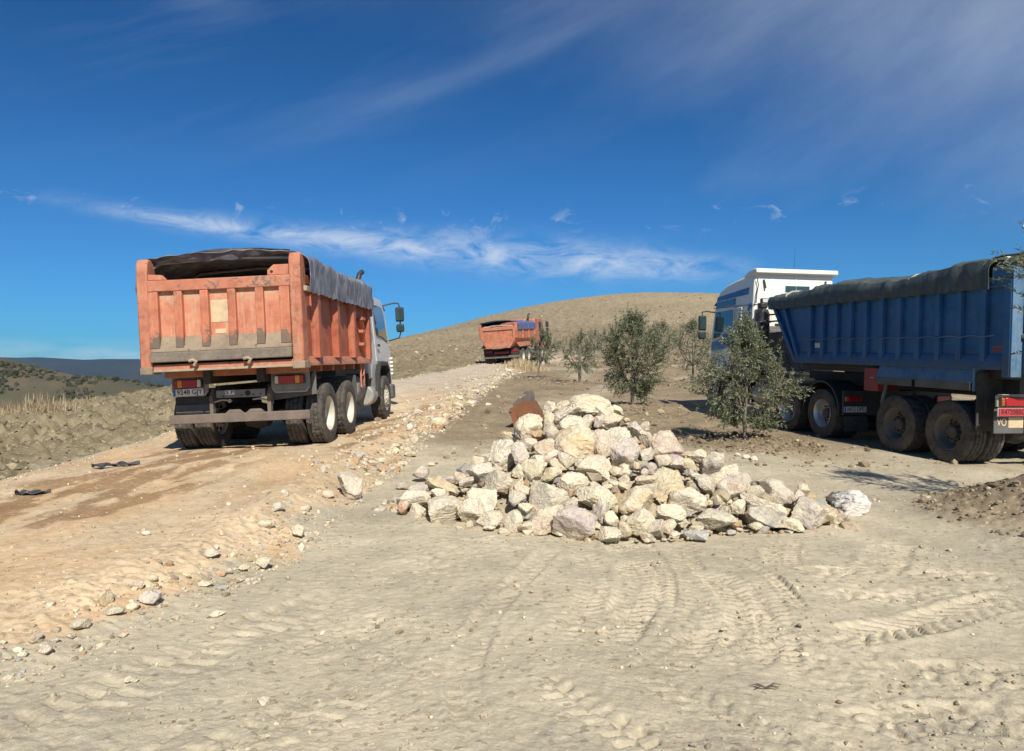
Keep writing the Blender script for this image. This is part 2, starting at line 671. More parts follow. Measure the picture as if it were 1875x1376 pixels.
def base_height(x, y):
    x = np.asarray(x, float)
    y = np.asarray(y, float)
    p = smooth_ip(y, PROF)
    lowp = np.where(y > 45, np.minimum(p, 2.0 + (np.minimum(y, 75) - 45) * 0.016), p)
    lowp = np.where(y > 215, np.minimum(lowp, p), lowp)
    g = np.where(x < 32, np.exp(-((x - 32) / 62.0) ** 2), np.exp(-((x - 32) / 130.0) ** 2))
    z = lowp + (p - lowp) * g
    # cross fall to both sides of the yard
    z = z - 0.04 * np.clip(-5.5 - x, 0, 9) - 0.02 * np.clip(x - 2, 0, 14)
    # the field rolls over into the valley on the left
    dl = np.clip(-11.0 - x, 0, None) * (1 - 0.6 * sstep(60, 140, y) * sstep(-60, -20, x))
    drop = np.where(dl < 10, 0.010 * dl ** 2, 1.0 + 0.20 * (dl - 10))
    z = z - np.minimum(drop, 30.0)
    # raised haul road
    xr, xl = ip(y, RIGHT_EDGE), ip(y, LEFT_EDGE)
    rm = sstep(0.0, 0.9, xr + 0.25 - x) * sstep(-0.7, 0.3, x - xl)
    fade = sstep(0.5, 9, y) * 0.09 + 0.10
    z = z + rm * fade * (1 - sstep(52, 70, y))
    # wooded hill across the valley
    z = z + 42.0 * np.exp(-((x + 300) / 80.0) ** 2 - ((y - 400) / 110.0) ** 2)
    z = z + 17.0 * np.exp(-((x + 195) / 45.0) ** 2 - ((y - 400) / 80.0) ** 2)
    for pose in (POSE1, POSE2, POSE3):
        a, b = pose_local(pose, x, y)
        pl = pose[2] + math.tan(R(pose[4])) * b - math.tan(R(pose[5])) * a
        y1 = 10.0 if pose is POSE2 else 8.0
        m = sstep(2.4, 1.45, np.abs(a)) * sstep(-2.2, -0.3, b) * sstep(y1 + 1.5, y1, b)
        z = z * (1 - m) + pl * m
    for mx, my, mr, mh in MOUNDS:
        d2 = ((x - mx) ** 2 + (y - my) ** 2) / mr ** 2
        z = z + mh * np.exp(-d2 * 1.6)
    return z


def zones(x, y):
    xr, xl = ip(y, RIGHT_EDGE), ip(y, LEFT_EDGE)
    wob = fbm2(x * 0.9, y * 0.9, 3, 0.5, 40) * 0.28
    road = sstep(-0.12, 0.22, xr - x + wob) * sstep(-0.2, 0.5, x - xl + wob * 1.4) * (1 - sstep(70, 110, y))
    field = sstep(-0.15, 0.7, xl - x + wob)
    mound = np.zeros_like(x)
    for mx, my, mr, mh in MOUNDS:
        d = np.sqrt((x - mx) ** 2 + (y - my) ** 2) / mr
        mound = np.maximum(mound, sstep(1.25, 0.75, d + wob * 0.6))
    truck = np.zeros_like(x)
    for pose in (POSE1, POSE2, POSE3):
        a, b = pose_local(pose, x, y)
        truck = np.maximum(truck, sstep(1.9, 1.3, np.abs(a)) * sstep(-1, 0, b) * sstep(10, 9, b))
    return road, field, mound, truck


def G(px, py):
    return ground_hit(px, py, 0.01)


# tyre and crawler marks pressed into the yard: path, half width, lug pitch, rut depth, lug depth, chevron slope, rows
TRACKS = [
    ([G(1128, 985), G(1160, 1035), G(1172, 1080), G(1150, 1125), G(1105, 1180)], 0.17, 0.088, 0.010, 0.030, 0.5),
    ([G(1165, 980), G(1205, 1030), G(1220, 1085), G(1200, 1140)], 0.08, 0.080, 0.008, 0.022, 0.2),
    ([G(1290, 1040), G(1345, 1085), G(1375, 1130), G(1372, 1175), G(1345, 1215)], 0.17, 0.088, 0.014, 0.036, 0.5),
    ([G(1358, 1020), G(1405, 1050), G(1445, 1090), G(1480, 1128)], 0.06, 0.105, 0.018, 0.045, 0.1),
    ([G(1395, 1062), G(1410, 1110), G(1425, 1165), G(1430, 1215)], 0.12, 0.085, 0.008, 0.026, 0.4),
    ([G(1400, 1046), G(1560, 1044), G(1720, 1046), G(1900, 1052)], 0.13, 0.19, 0.006, 0.055, 0.7),
    ([G(1480, 1152), G(1560, 1158), G(1660, 1140), G(1760, 1115), G(1900, 1090)], 0.17, 0.125, 0.012, 0.040, 0.8),
    ([G(1620, 1225), G(1760, 1222), G(1900, 1235)], 0.15, 0.15, 0.008, 0.065, 0.4),
    ([G(1440, 985), G(1430, 1010), G(1435, 1040)], 0.15, 0.085, 0.006, 0.030, 0.2),
    ([G(1640, 985), G(1628, 1010), G(1610, 1045)], 0.19, 0.085, 0.008, 0.030, 0.2),
    ([G(980, 1235), G(1060, 1290), G(1150, 1345), G(1240, 1420)], 0.10, 0.11, 0.002, 0.040, 0.3),
    ([G(1180, 1225), G(1260, 1275), G(1370, 1330), G(1480, 1420)], 0.13, 0.115, 0.002, 0.024, 0.6),
    ([G(640, 1080), G(430, 1150), G(260, 1235), G(60, 1330), G(-150, 1400)], 0.22, 0.16, 0.003, 0.022, 0.15),
    ([G(700, 1225), G(560, 1290), G(400, 1376), G(280, 1450)], 0.20, 0.16, 0.003, 0.020, 0.15),
    ([G(1010, 1010), G(960, 1060), G(900, 1120), G(860, 1190), G(850, 1260), G(900, 1376)], 0.10, 0.12, 0.012, 0.010, 0.4),
    ([G(1560, 1330), G(1700, 1300), G(1920, 1310)], 0.17, 0.14, 0.008, 0.040, 0.6),
    ([G(1500, 1100), G(1560, 1085), G(1640, 1090), G(1720, 1080), G(1900, 1120)], 0.10, 0.13, 0.006, 0.040, 0.6),
    ([G(1060, 1000), G(1085, 1060), G(1070, 1120), G(1000, 1180)], 0.12, 0.09, 0.004, 0.014, 0.4),
    ([G(1240, 1000), G(1270, 1060), G(1290, 1120), G(1260, 1180), G(1180, 1240)], 0.13, 0.09, 0.006, 0.022, 0.5),
]


def dense_path(pts, step=0.03):
    pts = np.array(pts, float)
    # Catmull-Rom
    P = np.vstack([2 * pts[0] - pts[1], pts, 2 * pts[-1] - pts[-2]])
    out = []
    for i in range(1, len(P) - 2):
        n = max(2, int(np.linalg.norm(P[i + 1] - P[i]) / step))
        for t in np.linspace(0, 1, n, endpoint=False):
            a = 2 * P[i]
            b = P[i + 1] - P[i - 1]
            c = 2 * P[i - 1] - 5 * P[i] + 4 * P[i + 1] - P[i + 2]
            d = -P[i - 1] + 3 * P[i] - 3 * P[i + 1] + P[i + 2]
            out.append(0.5 * (a + b * t + c * t * t + d * t ** 3))
    out.append(P[-2])
    return np.array(out)


def track_height(x, y):
    z = np.zeros_like(x)
    for k, (pts, hw, pitch, rut, lug, chev) in enumerate(TRACKS):
        path = dense_path(pts, 0.06)
        seg = np.diff(path, axis=0)
        ln = np.linalg.norm(seg, axis=1)
        s0 = np.concatenate([[0], np.cumsum(ln)])
        m = hw * 1.7
        sel = np.where((x > path[:, 0].min() - m) & (x < path[:, 0].max() + m) & (y > path[:, 1].min() - m) & (y < path[:, 1].max() + m))[0]
        if len(sel) == 0:
            continue
        px, py = x[sel], y[sel]
        best = np.full(len(sel), 1e9)
        dd = np.zeros(len(sel))
        ss = np.zeros(len(sel))
        for i in range(len(seg)):
            ux, uy = seg[i] / ln[i]
            rx, ry = px - path[i, 0], py - path[i, 1]
            t = np.clip(rx * ux + ry * uy, 0, ln[i])
            qx, qy = rx - t * ux, ry - t * uy
            d2 = qx * qx + qy * qy
            b = d2 < best
            best[b] = d2[b]
            dd[b] = (ux * qy - uy * qx)[b]
            ss[b] = (s0[i] + t)[b]
        ad = np.sqrt(best)
        on = sstep(hw * 1.1, hw * 0.85, ad)
        ends = sstep(0, 0.35, ss) * sstep(0, 0.35, s0[-1] - ss)
        patch = 0.30 + 0.70 * sstep(-0.30, 0.35, noise2(px * 2.3, py * 2.3, 60 + k))
        ph = (ss + np.abs(dd) * chev + 0.12 * pitch * noise2(px * 8, py * 8, 70 + k)) / pitch
        ph = np.where(dd > 0, ph, ph + 0.5)
        f = ph - np.floor(ph)
        bar = sstep(0.0, 0.08, f) * sstep(0.52, 0.40, f) * (0.65 + 0.35 * sstep(-0.3, 0.3, noise2(px * 5.5, py * 5.5, 75 + k)))
        berm = np.exp(-((ad - hw * 1.18) / (hw * 0.22)) ** 2)
        z[sel] += ends * patch * (on * (-rut - lug * bar) + berm * rut * 0.9)
    return z


def detail_height(x, y, r):
    road, field, mound, truck = zones(x, y)
    near = 1 - sstep(14, 40, r)
    z = fbm2(x * 0.35, y * 0.35, 3, 0.5, 3) * 0.05 * (1 - truck * 0.9)
    # trampled soil
    tr = fbm2(x * 2.1, y * 2.1, 4, 0.55, 11)
    z = z + (tr * 0.006 + np.abs(fbm2(x * 6.5, y * 6.5, 3, 0.55, 21)) * -0.006) * near * (1 - 0.6 * truck)
    churn = sstep(0.0, 0.5, fbm2(x * 0.5 + 2.1, y * 0.5, 2, 0.5, 31) + 0.25 * sstep(0.5, 2.5, x) * (1 - sstep(6, 9, y)))
    z = z + churn * np.abs(noise2(x * 9, y * 9, 24)) * 0.013 * near * (1 - field) * (1 - road)
    # dried crust: low broken scarps, and small steep-sided pits where the soil was churned
    q = fbm2(x * 1.3, y * 1.3, 5, 0.62, 26) * 4.5
    fl = np.floor(q)
    ter = fl + sstep(0.44, 0.56, q - fl) - q
    z = z + 0.005 * ter * near * (1 - field) * (1 - truck)
    pit = sstep(0.30, 0.40, noise2(x * 5.2, y * 5.2, 27)) * 0.008 + sstep(0.32, 0.42, noise2(x * 11, y * 11, 28)) * 0.005
    z = z - pit * (0.25 + churn) * near * (1 - field) * (1 - road * 0.6)
    # ploughed field: clods
    c1 = np.abs(noise2(x * 1.25, y * 1.25, 50))
    c2 = np.abs(noise2(x * 2.9, y * 2.9, 51))
    c3 = np.abs(noise2(x * 6.5, y * 6.5, 52))
    clod = (c1 * 0.50 - 0.16) + (c2 * 0.30 - 0.09) + (c3 * 0.15 - 0.04)
    fnear = sstep(0.2, 3.5, ip(y, LEFT_EDGE) - x)
    z = z + field * clod * (0.25 + 0.75 * fnear) * (1 - sstep(60, 160, r)) * 0.85
    # hill side: coarse tilth
    hill = sstep(50, 62, y)
    hz = np.abs(noise2(x * 0.8, y * 0.5, 55)) + 0.5 * np.abs(noise2(x * 1.9, y * 1.2, 56))
    z = z - hill * hz * 0.30 * (1 - sstep(220, 300, r))
    # orchard soil right of the road, beyond the yard
    orch = sstep(12.5, 17, y) * (1 - road) * (1 - field) * (1 - truck)
    z = z + orch * fbm2(x * 1.6, y * 1.6, 3, 0.55, 58) * 0.035
    z = z + mound * (np.abs(noise2(x * 7, y * 7, 61)) * 0.05 + np.abs(noise2(x * 15, y * 15, 62)) * 0.022)
    # rutted, stony road
    u = x - ip(y, RIGHT_EDGE)
    z = z + road * (noise2(u * 2.3, y * 0.22, 64) * 0.035 + noise2(u * 7.0, y * 0.6, 65) * 0.010) * (1 - 0.5 * truck)
    edge = np.exp(-((u + 0.45) / 0.5) ** 2)
    z = z + edge * np.abs(fbm2(x * 5.2, y * 5.2, 3, 0.6, 66)) * 0.035 * (1 - sstep(40, 70, r)) * (1 - truck)
    return z


def ground_z(x, y):
    """height of the finished ground"""
    x = np.atleast_1d(np.asarray(x, float))
    y = np.atleast_1d(np.asarray(y, float))
    z = base_height(x, y) + detail_height(x, y, np.hypot(x, y)) + track_height(x, y)
    return z if len(z) > 1 else float(z[0])


def terrain_colors(x, y, r):
    road, field, mound, truck = zones(x, y)
    n1 = fbm2(x * 0.6, y * 0.6, 4, 0.55, 80)[:, None]
    n2 = fbm2(x * 3.1, y * 3.1, 3, 0.6, 84)[:, None]
    dirt = np.array([0.458, 0.396, 0.278]) * (1 + 0.10 * n1 + 0.07 * n2)
    pale = sstep(0.1, 0.7, fbm2(x * 0.9, y * 0.9, 3, 0.5, 88))[:, None]
    dirt = dirt * (1 - 0.35 * pale) + np.array([0.50, 0.43, 0.30]) * 0.35 * pale
    damp = sstep(0.25, 0.55, fbm2(x * 0.75 + 3, y * 0.75, 3, 0.5, 90))[:, None]
    dirt = dirt * (1 - 0.22 * damp) + np.array([0.33, 0.30, 0.22]) * 0.22 * damp
    orch = (sstep(11.5, 15.5, y + 2.0 * n1[:, 0] - 0.25 * np.clip(-x + 1, 0, 4)) * (1 - sstep(70, 90, y)))[:, None]
    osoil = np.array([0.255, 0.198, 0.124]) * (1 + 0.18 * n1 + 0.14 * n2)
    path = (sstep(0.62, 0.0, np.abs(noise2(x * 0.16, y * 0.10, 95)) * 3.0) * sstep(18, 24, y))[:, None]
    osoil = osoil * (1 - 0.6 * path) + np.array([0.45, 0.38, 0.26]) * 0.6 * path
    c = dirt * (1 - orch) + osoil * orch
    ms = np.array([0.235, 0.180, 0.112]) * (1 + 0.25 * n2)
    c = c * (1 - mound[:, None]) + ms * mound[:, None]
    # haul road: tan fill, orange clay, darker damp wheel marks
    u = x - ip(y, RIGHT_EDGE)
    rc = np.array([0.545, 0.412, 0.258]) * (1 + 0.12 * n1 + 0.10 * n2)
    orange = sstep(-0.15, 0.5, fbm2(u * 0.9, y * 0.25, 3, 0.5, 97) + 0.35 * np.exp(-((y - 5.5) / 4.0) ** 2))[:, None]
    rc = rc * (1 - 0.45 * orange) + np.array([0.53, 0.325, 0.158]) * 0.45 * orange
    grey = (sstep(18, 30, y))[:, None]
    rc = rc * (1 - 0.75 * grey) + np.array([0.47, 0.40, 0.31]) * 0.75 * grey
    zone = np.exp(-((u + 2.9) / 1.1) ** 2) * sstep(5.8, 8.0, y) * (1 - sstep(12, 15, y)) + 0.8 * np.exp(-((u + 0.95) / 0.4) ** 2) * sstep(11, 13, y) * (1 - sstep(19, 22, y))
    wet = sstep(0.05, 0.40, fbm2(u * 2.6, y * 0.8, 4, 0.6, 99) + 0.16 + 0.55 * (zone - 0.55)) * sstep(0.15, 0.5, zone)
    rc = rc * (1 - 0.76 * wet[:, None]) + np.array([0.235, 0.135, 0.060]) * 0.76 * wet[:, None]
    c = c * (1 - road[:, None]) + rc * road[:, None]
    # ploughed field
    fc = np.array([0.200, 0.163, 0.098]) * (1 + 0.22 * n1 + 0.16 * n2)
    ol = sstep(-0.3, 0.5, fbm2(x * 0.25, y * 0.25, 3, 0.5, 101))[:, None]
    fc = fc * (1 - 0.5 * ol) + np.array([0.265, 0.222, 0.128]) * 0.5 * ol
    grav = (np.exp(-((x - ip(y, LEFT_EDGE) + 0.25) / 0.65) ** 2) * sstep(-0.5, 0.3, n2[:, 0] + 0.6 * n1[:, 0]))[:, None]
    fc = fc * (1 - 0.75 * grav) + np.array([0.50, 0.44, 0.33]) * 0.75 * grav
    c = c * (1 - field[:, None]) + fc * field[:, None]
    # bare tilled hill
    hill = sstep(50, 66, y)[:, None]
    band = fbm2(x * 0.02 + y * 0.012, y * 0.035, 3, 0.5, 104)[:, None]
    hc = np.array([0.262, 0.208, 0.130]) * (1 + 0.22 * band + 0.15 * n1 + 0.20 * n2)
    top = sstep(70, 150, y)[:, None]
    hc = hc * (1 - 0.5 * top) + np.array([0.325, 0.262, 0.162]) * 0.5 * top * (1 + 0.15 * n2)
    c = c * (1 - hill) + hc * hill
    # across the valley: scrub, dry grass, a few tan fields
    far = sstep(170, 230, r)[:, None] * sstep(-40, -80, x)[:, None]
    sc = np.array([0.082, 0.072, 0.042]) * np.ones((len(x), 1))
    g2 = sstep(-0.1, 0.3, fbm2(x * 0.02, y * 0.02, 4, 0.6, 107))[:, None]
    sc = sc * (1 - 0.6 * g2) + np.array([0.135, 0.105, 0.062]) * 0.6 * g2
    g3 = sstep(0.1, 0.45, fbm2(x * 0.03 + 5, y * 0.05, 3, 0.6, 110))[:, None]
    sc = sc * (1 - 0.6 * g3) + np.array([0.055, 0.065, 0.035]) * 0.6 * g3
    c = c * (1 - far) + sc * far
    return np.clip(c, 0.02, 0.8)


def make_ground_mat():
    m, t, b = new_mat('ground_soil')
    col = t.new('ShaderNodeVertexColor')
    col.layer_name = 'Col'
    p = t.new('ShaderNodeTexCoord').outputs['Object']
    n1 = t.noise(p, 1.6, 8, 0.62)
    n2 = t.noise(p, 13.0, 7, 0.66)
    n3 = t.noise(p, 75.0, 4, 0.6)
    far = t.noise(p, 0.55, 9, 0.72)
    v = t.math('ADD', t.math('MULTIPLY', n1, 0.35), t.math('ADD', t.math('MULTIPLY', n2, 0.35), t.math('MULTIPLY', n3, 0.30)))
    v = t.math('ADD', t.math('MULTIPLY', v, 0.75), t.math('MULTIPLY', far, 0.25))
    k = t.mapr(v, 0.32, 0.68, 0.60, 1.34)
    c = t.mix(1.0, col.outputs[0], t.comb(k, k, k), 'MULTIPLY')
    # crumbs: specks of pale stone and dark soil
    vor = t.voronoi(p, 34.0, 'F1', 'Color')
    sp = t.sep(vor)[0]
    c = t.mix(t.math('MULTIPLY', t.mapr(sp, 0.93, 0.97), 0.35), c, (0.60, 0.52, 0.40))
    c = t.mix(t.math('MULTIPLY', t.mapr(sp, 0.06, 0.02), 0.45), c, (0.13, 0.10, 0.06))
    t.put(b.inputs['Base Color'], c)
    b.inputs['Roughness'].default_value = 0.95
    b.inputs['Specular IOR Level'].default_value = 0.15
    h = t.math('ADD', t.math('MULTIPLY', n2, 0.55), t.math('MULTIPLY', n3, 0.35))
    bn = t.bump(h, 0.52, 0.028)
    hf = t.noise(p, 2.6, 9, 0.75)
    t.put(b.inputs['Normal'], t.bump(hf, 0.16, 0.10, bn))
    return m


GROUND_MAT = make_ground_mat()


def build_ground():
    fine = np.arange(-38.0, 38.01, 0.165)
    left = -38.0 - np.cumsum(np.linspace(0.2, 4.0, 42))
    right = 38.0 + np.cumsum(np.linspace(0.2, 4.0, 42))
    left = left[left > -179]
    right = right[right < 179]
    ang = np.radians(np.concatenate([left[::-1], fine, right]))
    rr = [0.25]
    while rr[-1] < 6200:
        r_ = rr[-1]
        if r_ < 1.5:
            d = 0.25
        elif r_ < 2.6:
            d = 0.012
        elif r_ < 8:
            d = r_ * 0.0024
        elif r_ < 60:
            d = r_ * 0.0060
        elif r_ < 230:
            d = r_ * 0.012
        else:
            d = r_ * 0.035
        rr.append(r_ + d)
    rr = np.array(rr)
    A, RR = np.meshgrid(ang, rr)
    x = (np.sin(A) * RR).ravel()
    y = (np.cos(A) * RR).ravel()
    rad = RR.ravel()
    z = base_height(x, y) + detail_height(x, y, rad) + track_height(x, y)
    na, nr = len(ang), len(rr)
    idx = np.arange(na * nr).reshape(nr, na)
    f = np.stack([idx[:-1, :-1], idx[:-1, 1:], idx[1:, 1:], idx[1:, :-1]], -1).reshape(-1, 4)
    # close the sheet behind the viewer and at the centre
    seam = np.stack([idx[:-1, -1], idx[:-1, 0], idx[1:, 0], idx[1:, -1]], -1).reshape(-1, 4)
    f = np.vstack([f, seam])[:, ::-1]
    me = np_mesh('ground', np.stack([x, y, z], 1), f, True)
    set_col(me, terrain_colors(x, y, rad))
    o = mesh_obj('ground', me, GROUND_MAT)
    tag(o, 'pale dusty yard, tan haul road and ploughed soil rising to a bare hill', 'ground', kind='structure')
    print('ground verts', len(x))
    return o


ground = build_ground()

# far mountain ridge, closed body with its own depth
def build_mountain():
    xs = np.linspace(-4600, 4600, 360)
    ys = np.linspace(0, 1, 26)
    X, V = np.meshgrid(xs, ys)
    Yc = 3300 + 200 * noise2(X * 0.0006, X * 0 + 2.0, 5)
    Y = Yc + (V - 0.5) * 1500
    crest = 80 + 14 * noise2(X * 0.0011, X * 0, 8) + 5 * noise2(X * 0.0045, X * 0, 9)
    prof = np.clip(1 - np.abs(V - 0.5) * 2, 0, 1) ** 0.85
    Z = -60 + (crest + 60) * prof + 16 * fbm2(X * 0.004, Y * 0.004, 4, 0.55, 12) * prof * (1 - prof * 0.8)
    nx, ny = len(xs), len(ys)
    idx = np.arange(nx * ny).reshape(ny, nx)
    f = np.stack([idx[:-1, :-1], idx[:-1, 1:], idx[1:, 1:], idx[1:, :-1]], -1).reshape(-1, 4)
    me = np_mesh('mountain', np.stack([X.ravel(), Y.ravel(), Z.ravel()], 1), f, True)
    m, t, b = new_mat('far_forest')
    p = t.new('ShaderNodeTexCoord').outputs['Object']
    n = t.noise(p, 0.006, 8, 0.65)
    t.put(b.inputs['Base Color'], t.mix(t.mapr(n, 0.35, 0.65), (0.016, 0.024, 0.026), (0.034, 0.040, 0.036)))
    b.inputs['Roughness'].default_value = 1.0
    b.inputs['Specular IOR Level'].default_value = 0.0
    o = mesh_obj('mountain', me, m)
    tag(o, 'long dark blue wooded mountain ridge on the horizon', 'mountain', kind='structure')


build_mountain()


# ================================================================ ROCKS
def rock_mat():
    m, t, b = new_mat('limestone')
    oi = t.new('ShaderNodeObjectInfo')
    p = t.new('ShaderNodeTexCoord').outputs['Object']
    off = t.math('MULTIPLY', oi.outputs['Random'], 40.0)
    p = t.vmath('ADD', p, t.comb(off, off, off))
    tint = oi.outputs['Color']
    n1 = t.noise(p, 5.0, 6, 0.62, 0.4)
    n2 = t.noise(p, 19.0, 6, 0.68)
    n3 = t.noise(p, 75.0, 4, 0.65)
    c = t.mix(t.mapr(n1, 0.36, 0.66), tint, (0.74, 0.645, 0.475))
    c = t.mix(t.math('MULTIPLY', t.mapr(n1, 0.60, 0.76), 0.6), c, (0.36, 0.325, 0.285))
    c = t.mix(t.math('MULTIPLY', t.mapr(t.noise(p, 3.3, 5, 0.6, 0.6), 0.58, 0.74), 0.45), c, (0.52, 0.345, 0.185))
    k = t.mapr(t.math('ADD', t.math('MULTIPLY', n2, 0.6), t.math('MULTIPLY', n3, 0.4)), 0.30, 0.68, 0.66, 1.18)
    c = t.mix(1.0, c, t.comb(k, k, k), 'MULTIPLY')
    crack = t.voronoi(t.vmath('ADD', p, t.mix(1.0, t.noise(p, 8.0, 3, color=True), (0.25, 0.25, 0.25), 'MULTIPLY')), 7.0, 'DISTANCE_TO_EDGE')
    c = t.mix(t.math('MULTIPLY', t.mapr(crack, 0.030, 0.0), 0.16), c, (0.17, 0.125, 0.085))
    t.put(b.inputs['Base Color'], c)
    b.inputs['Roughness'].default_value = 0.92
    b.inputs['Specular IOR Level'].default_value = 0.2
    h = t.math('ADD', t.math('MULTIPLY', n2, 0.65), t.math('MULTIPLY', n3, 0.30))
    h = t.math('ADD', h, t.math('MULTIPLY', t.mapr(crack, 0.0, 0.05), 0.10))
    t.put(b.inputs['Normal'], t.bump(h, 1.0, 0.04))
    return m


ROCK_MAT = rock_mat()
TONES = {'c': ((0.75, 0.655, 0.48), 'cream'), 'w': ((0.78, 0.71, 0.57), 'whitish'), 'g': ((0.58, 0.525, 0.44), 'grey'),
         'p': ((0.66, 0.53, 0.42), 'pinkish'), 'o': ((0.65, 0.525, 0.335), 'ochre'), 'b': ((0.43, 0.385, 0.32), 'brown grey'),
         'd': ((0.24, 0.225, 0.215), 'dark grey'), 'r': ((0.47, 0.24, 0.14), 'rust red'), 'v': ((0.53, 0.45, 0.395), 'purplish grey')}


def ico(sub):
    bm = bmesh.new()
    bmesh.ops.create_icosphere(bm, subdivisions=sub, radius=1.0)
    v = np.array([p.co[:] for p in bm.verts])
    f = np.array([[q.index for q in fc.verts] for fc in bm.faces])
    bm.free()
    return v, f


ICO = {s: ico(s) for s in (1, 2, 3, 4, 5)}


def rock_shape(seed, sub, planes=10, rough=1.0):
    """unit rock: a body cut by random planes with chipped edges and pitted faces"""
    rg = np.random.RandomState(seed)
    d, f = ICO[sub]
    nr = rg.normal(size=(planes, 3))
    nr /= np.linalg.norm(nr, axis=1)[:, None]
    dist = rg.uniform(0.50, 0.98, planes)
    dots = d @ nr.T
    rad = np.where(dots > 0.05, dist[None, :] / np.maximum(dots, 0.05), 9.0)
    rad = np.minimum(rad, 1.15)
    k = 55.0
    r_ = -np.log(np.exp(-k * rad).sum(1) + np.exp(-k * 1.12)) / k
    p = d * r_[:, None]
    if sub >= 3:
        n = 0.40 * noise3(p * 1.8, seed % 37) - 0.55 * np.abs(noise3(p * 3.4, seed % 41)) - 0.30 * np.abs(noise3(p * 7.5, seed % 29))
        # bedding ledges
        ax = rg.normal(size=3)
        ax /= np.linalg.norm(ax)
        q = (p @ ax) * rg.uniform(4, 8) + 0.8 * noise3(p * 1.5, seed % 23)
        ledge = np.abs(q - np.floor(q) - 0.5) * 2
        n = n + 0.22 * ledge
        if sub >= 4:
            n = n - 0.16 * np.abs(noise3(p * 16, seed % 19))
        p = p * (1 + 0.17 * rough * n)[:, None]
    e = np.abs(p).max(0)
    return p / e, f


ROCKS = []      # things we label at the end: dict(obj, px, py, w, h, tone, zone)


def add_rock(name, center, half, seed, sub, tone, ang=0.0, yaw=0.0):
    v, f = rock_shape(seed, sub)
    v = v * np.array(half)
    ca, sa = math.cos(ang), math.sin(ang)
    x, z = v[:, 0] * ca - v[:, 2] * sa, v[:, 0] * sa + v[:, 2] * ca
    cy, sy = math.cos(yaw), math.sin(yaw)
    v = np.stack([x * cy - v[:, 1] * sy, x * sy + v[:, 1] * cy, z], 1)
    me = np_mesh(name, v, f, True, 42)
    o = mesh_obj(name, me, ROCK_MAT)
    o.location = center
    rg = random.Random(seed)
    base = TONES[tone][0]
    k = rg.uniform(0.88, 1.10)
    o.color = (base[0] * k, base[1] * k * rg.uniform(0.94, 1.0), base[2] * k * rg.uniform(0.84, 1.0), 1)
    return o


# ---- the heap: a lumpy cone with a long low tail to the right and a short one to the left
def heap(x, y):
    x = np.asarray(x, float)
    y = np.asarray(y, float)
    h = 1.22 - 0.62 * np.hypot((x - 0.92) * 0.90, y - 9.02)
    h = np.maximum(h, 0.80 - 0.62 * np.hypot((x - 1.75) * 0.70, y - 8.65))
    h = np.maximum(h, 0.47 - 0.60 * np.hypot((x - 2.75) * 0.62, y - 8.25))
    h = np.maximum(h, 0.52 - 0.60 * np.hypot((x + 0.25) * 0.62, y - 8.6))
    h = np.maximum(h, 0.27 - 0.50 * np.hypot((x + 0.95) * 0.85, y - 8.45))
    return np.maximum(h, 0.0) + 0.05


def surf(x, y):
    return base_height(np.array([x]), np.array([y]))[0] + heap(x, y)


def ray_to_heap(px, py):
    u, v = (px - 937.5) / FPX, (690.0 - py) / FPX
    ys = np.linspace(6.4, 10.5, 500)
    xs, zs = u * ys, CAMZ + v * ys
    g = base_height(xs, ys) + heap(xs, ys)
    d = zs - g
    below = np.where(d <= 0)[0]
    k = below[0] if len(below) else int(np.argmin(d))
    return xs[k], ys[k], zs[k]


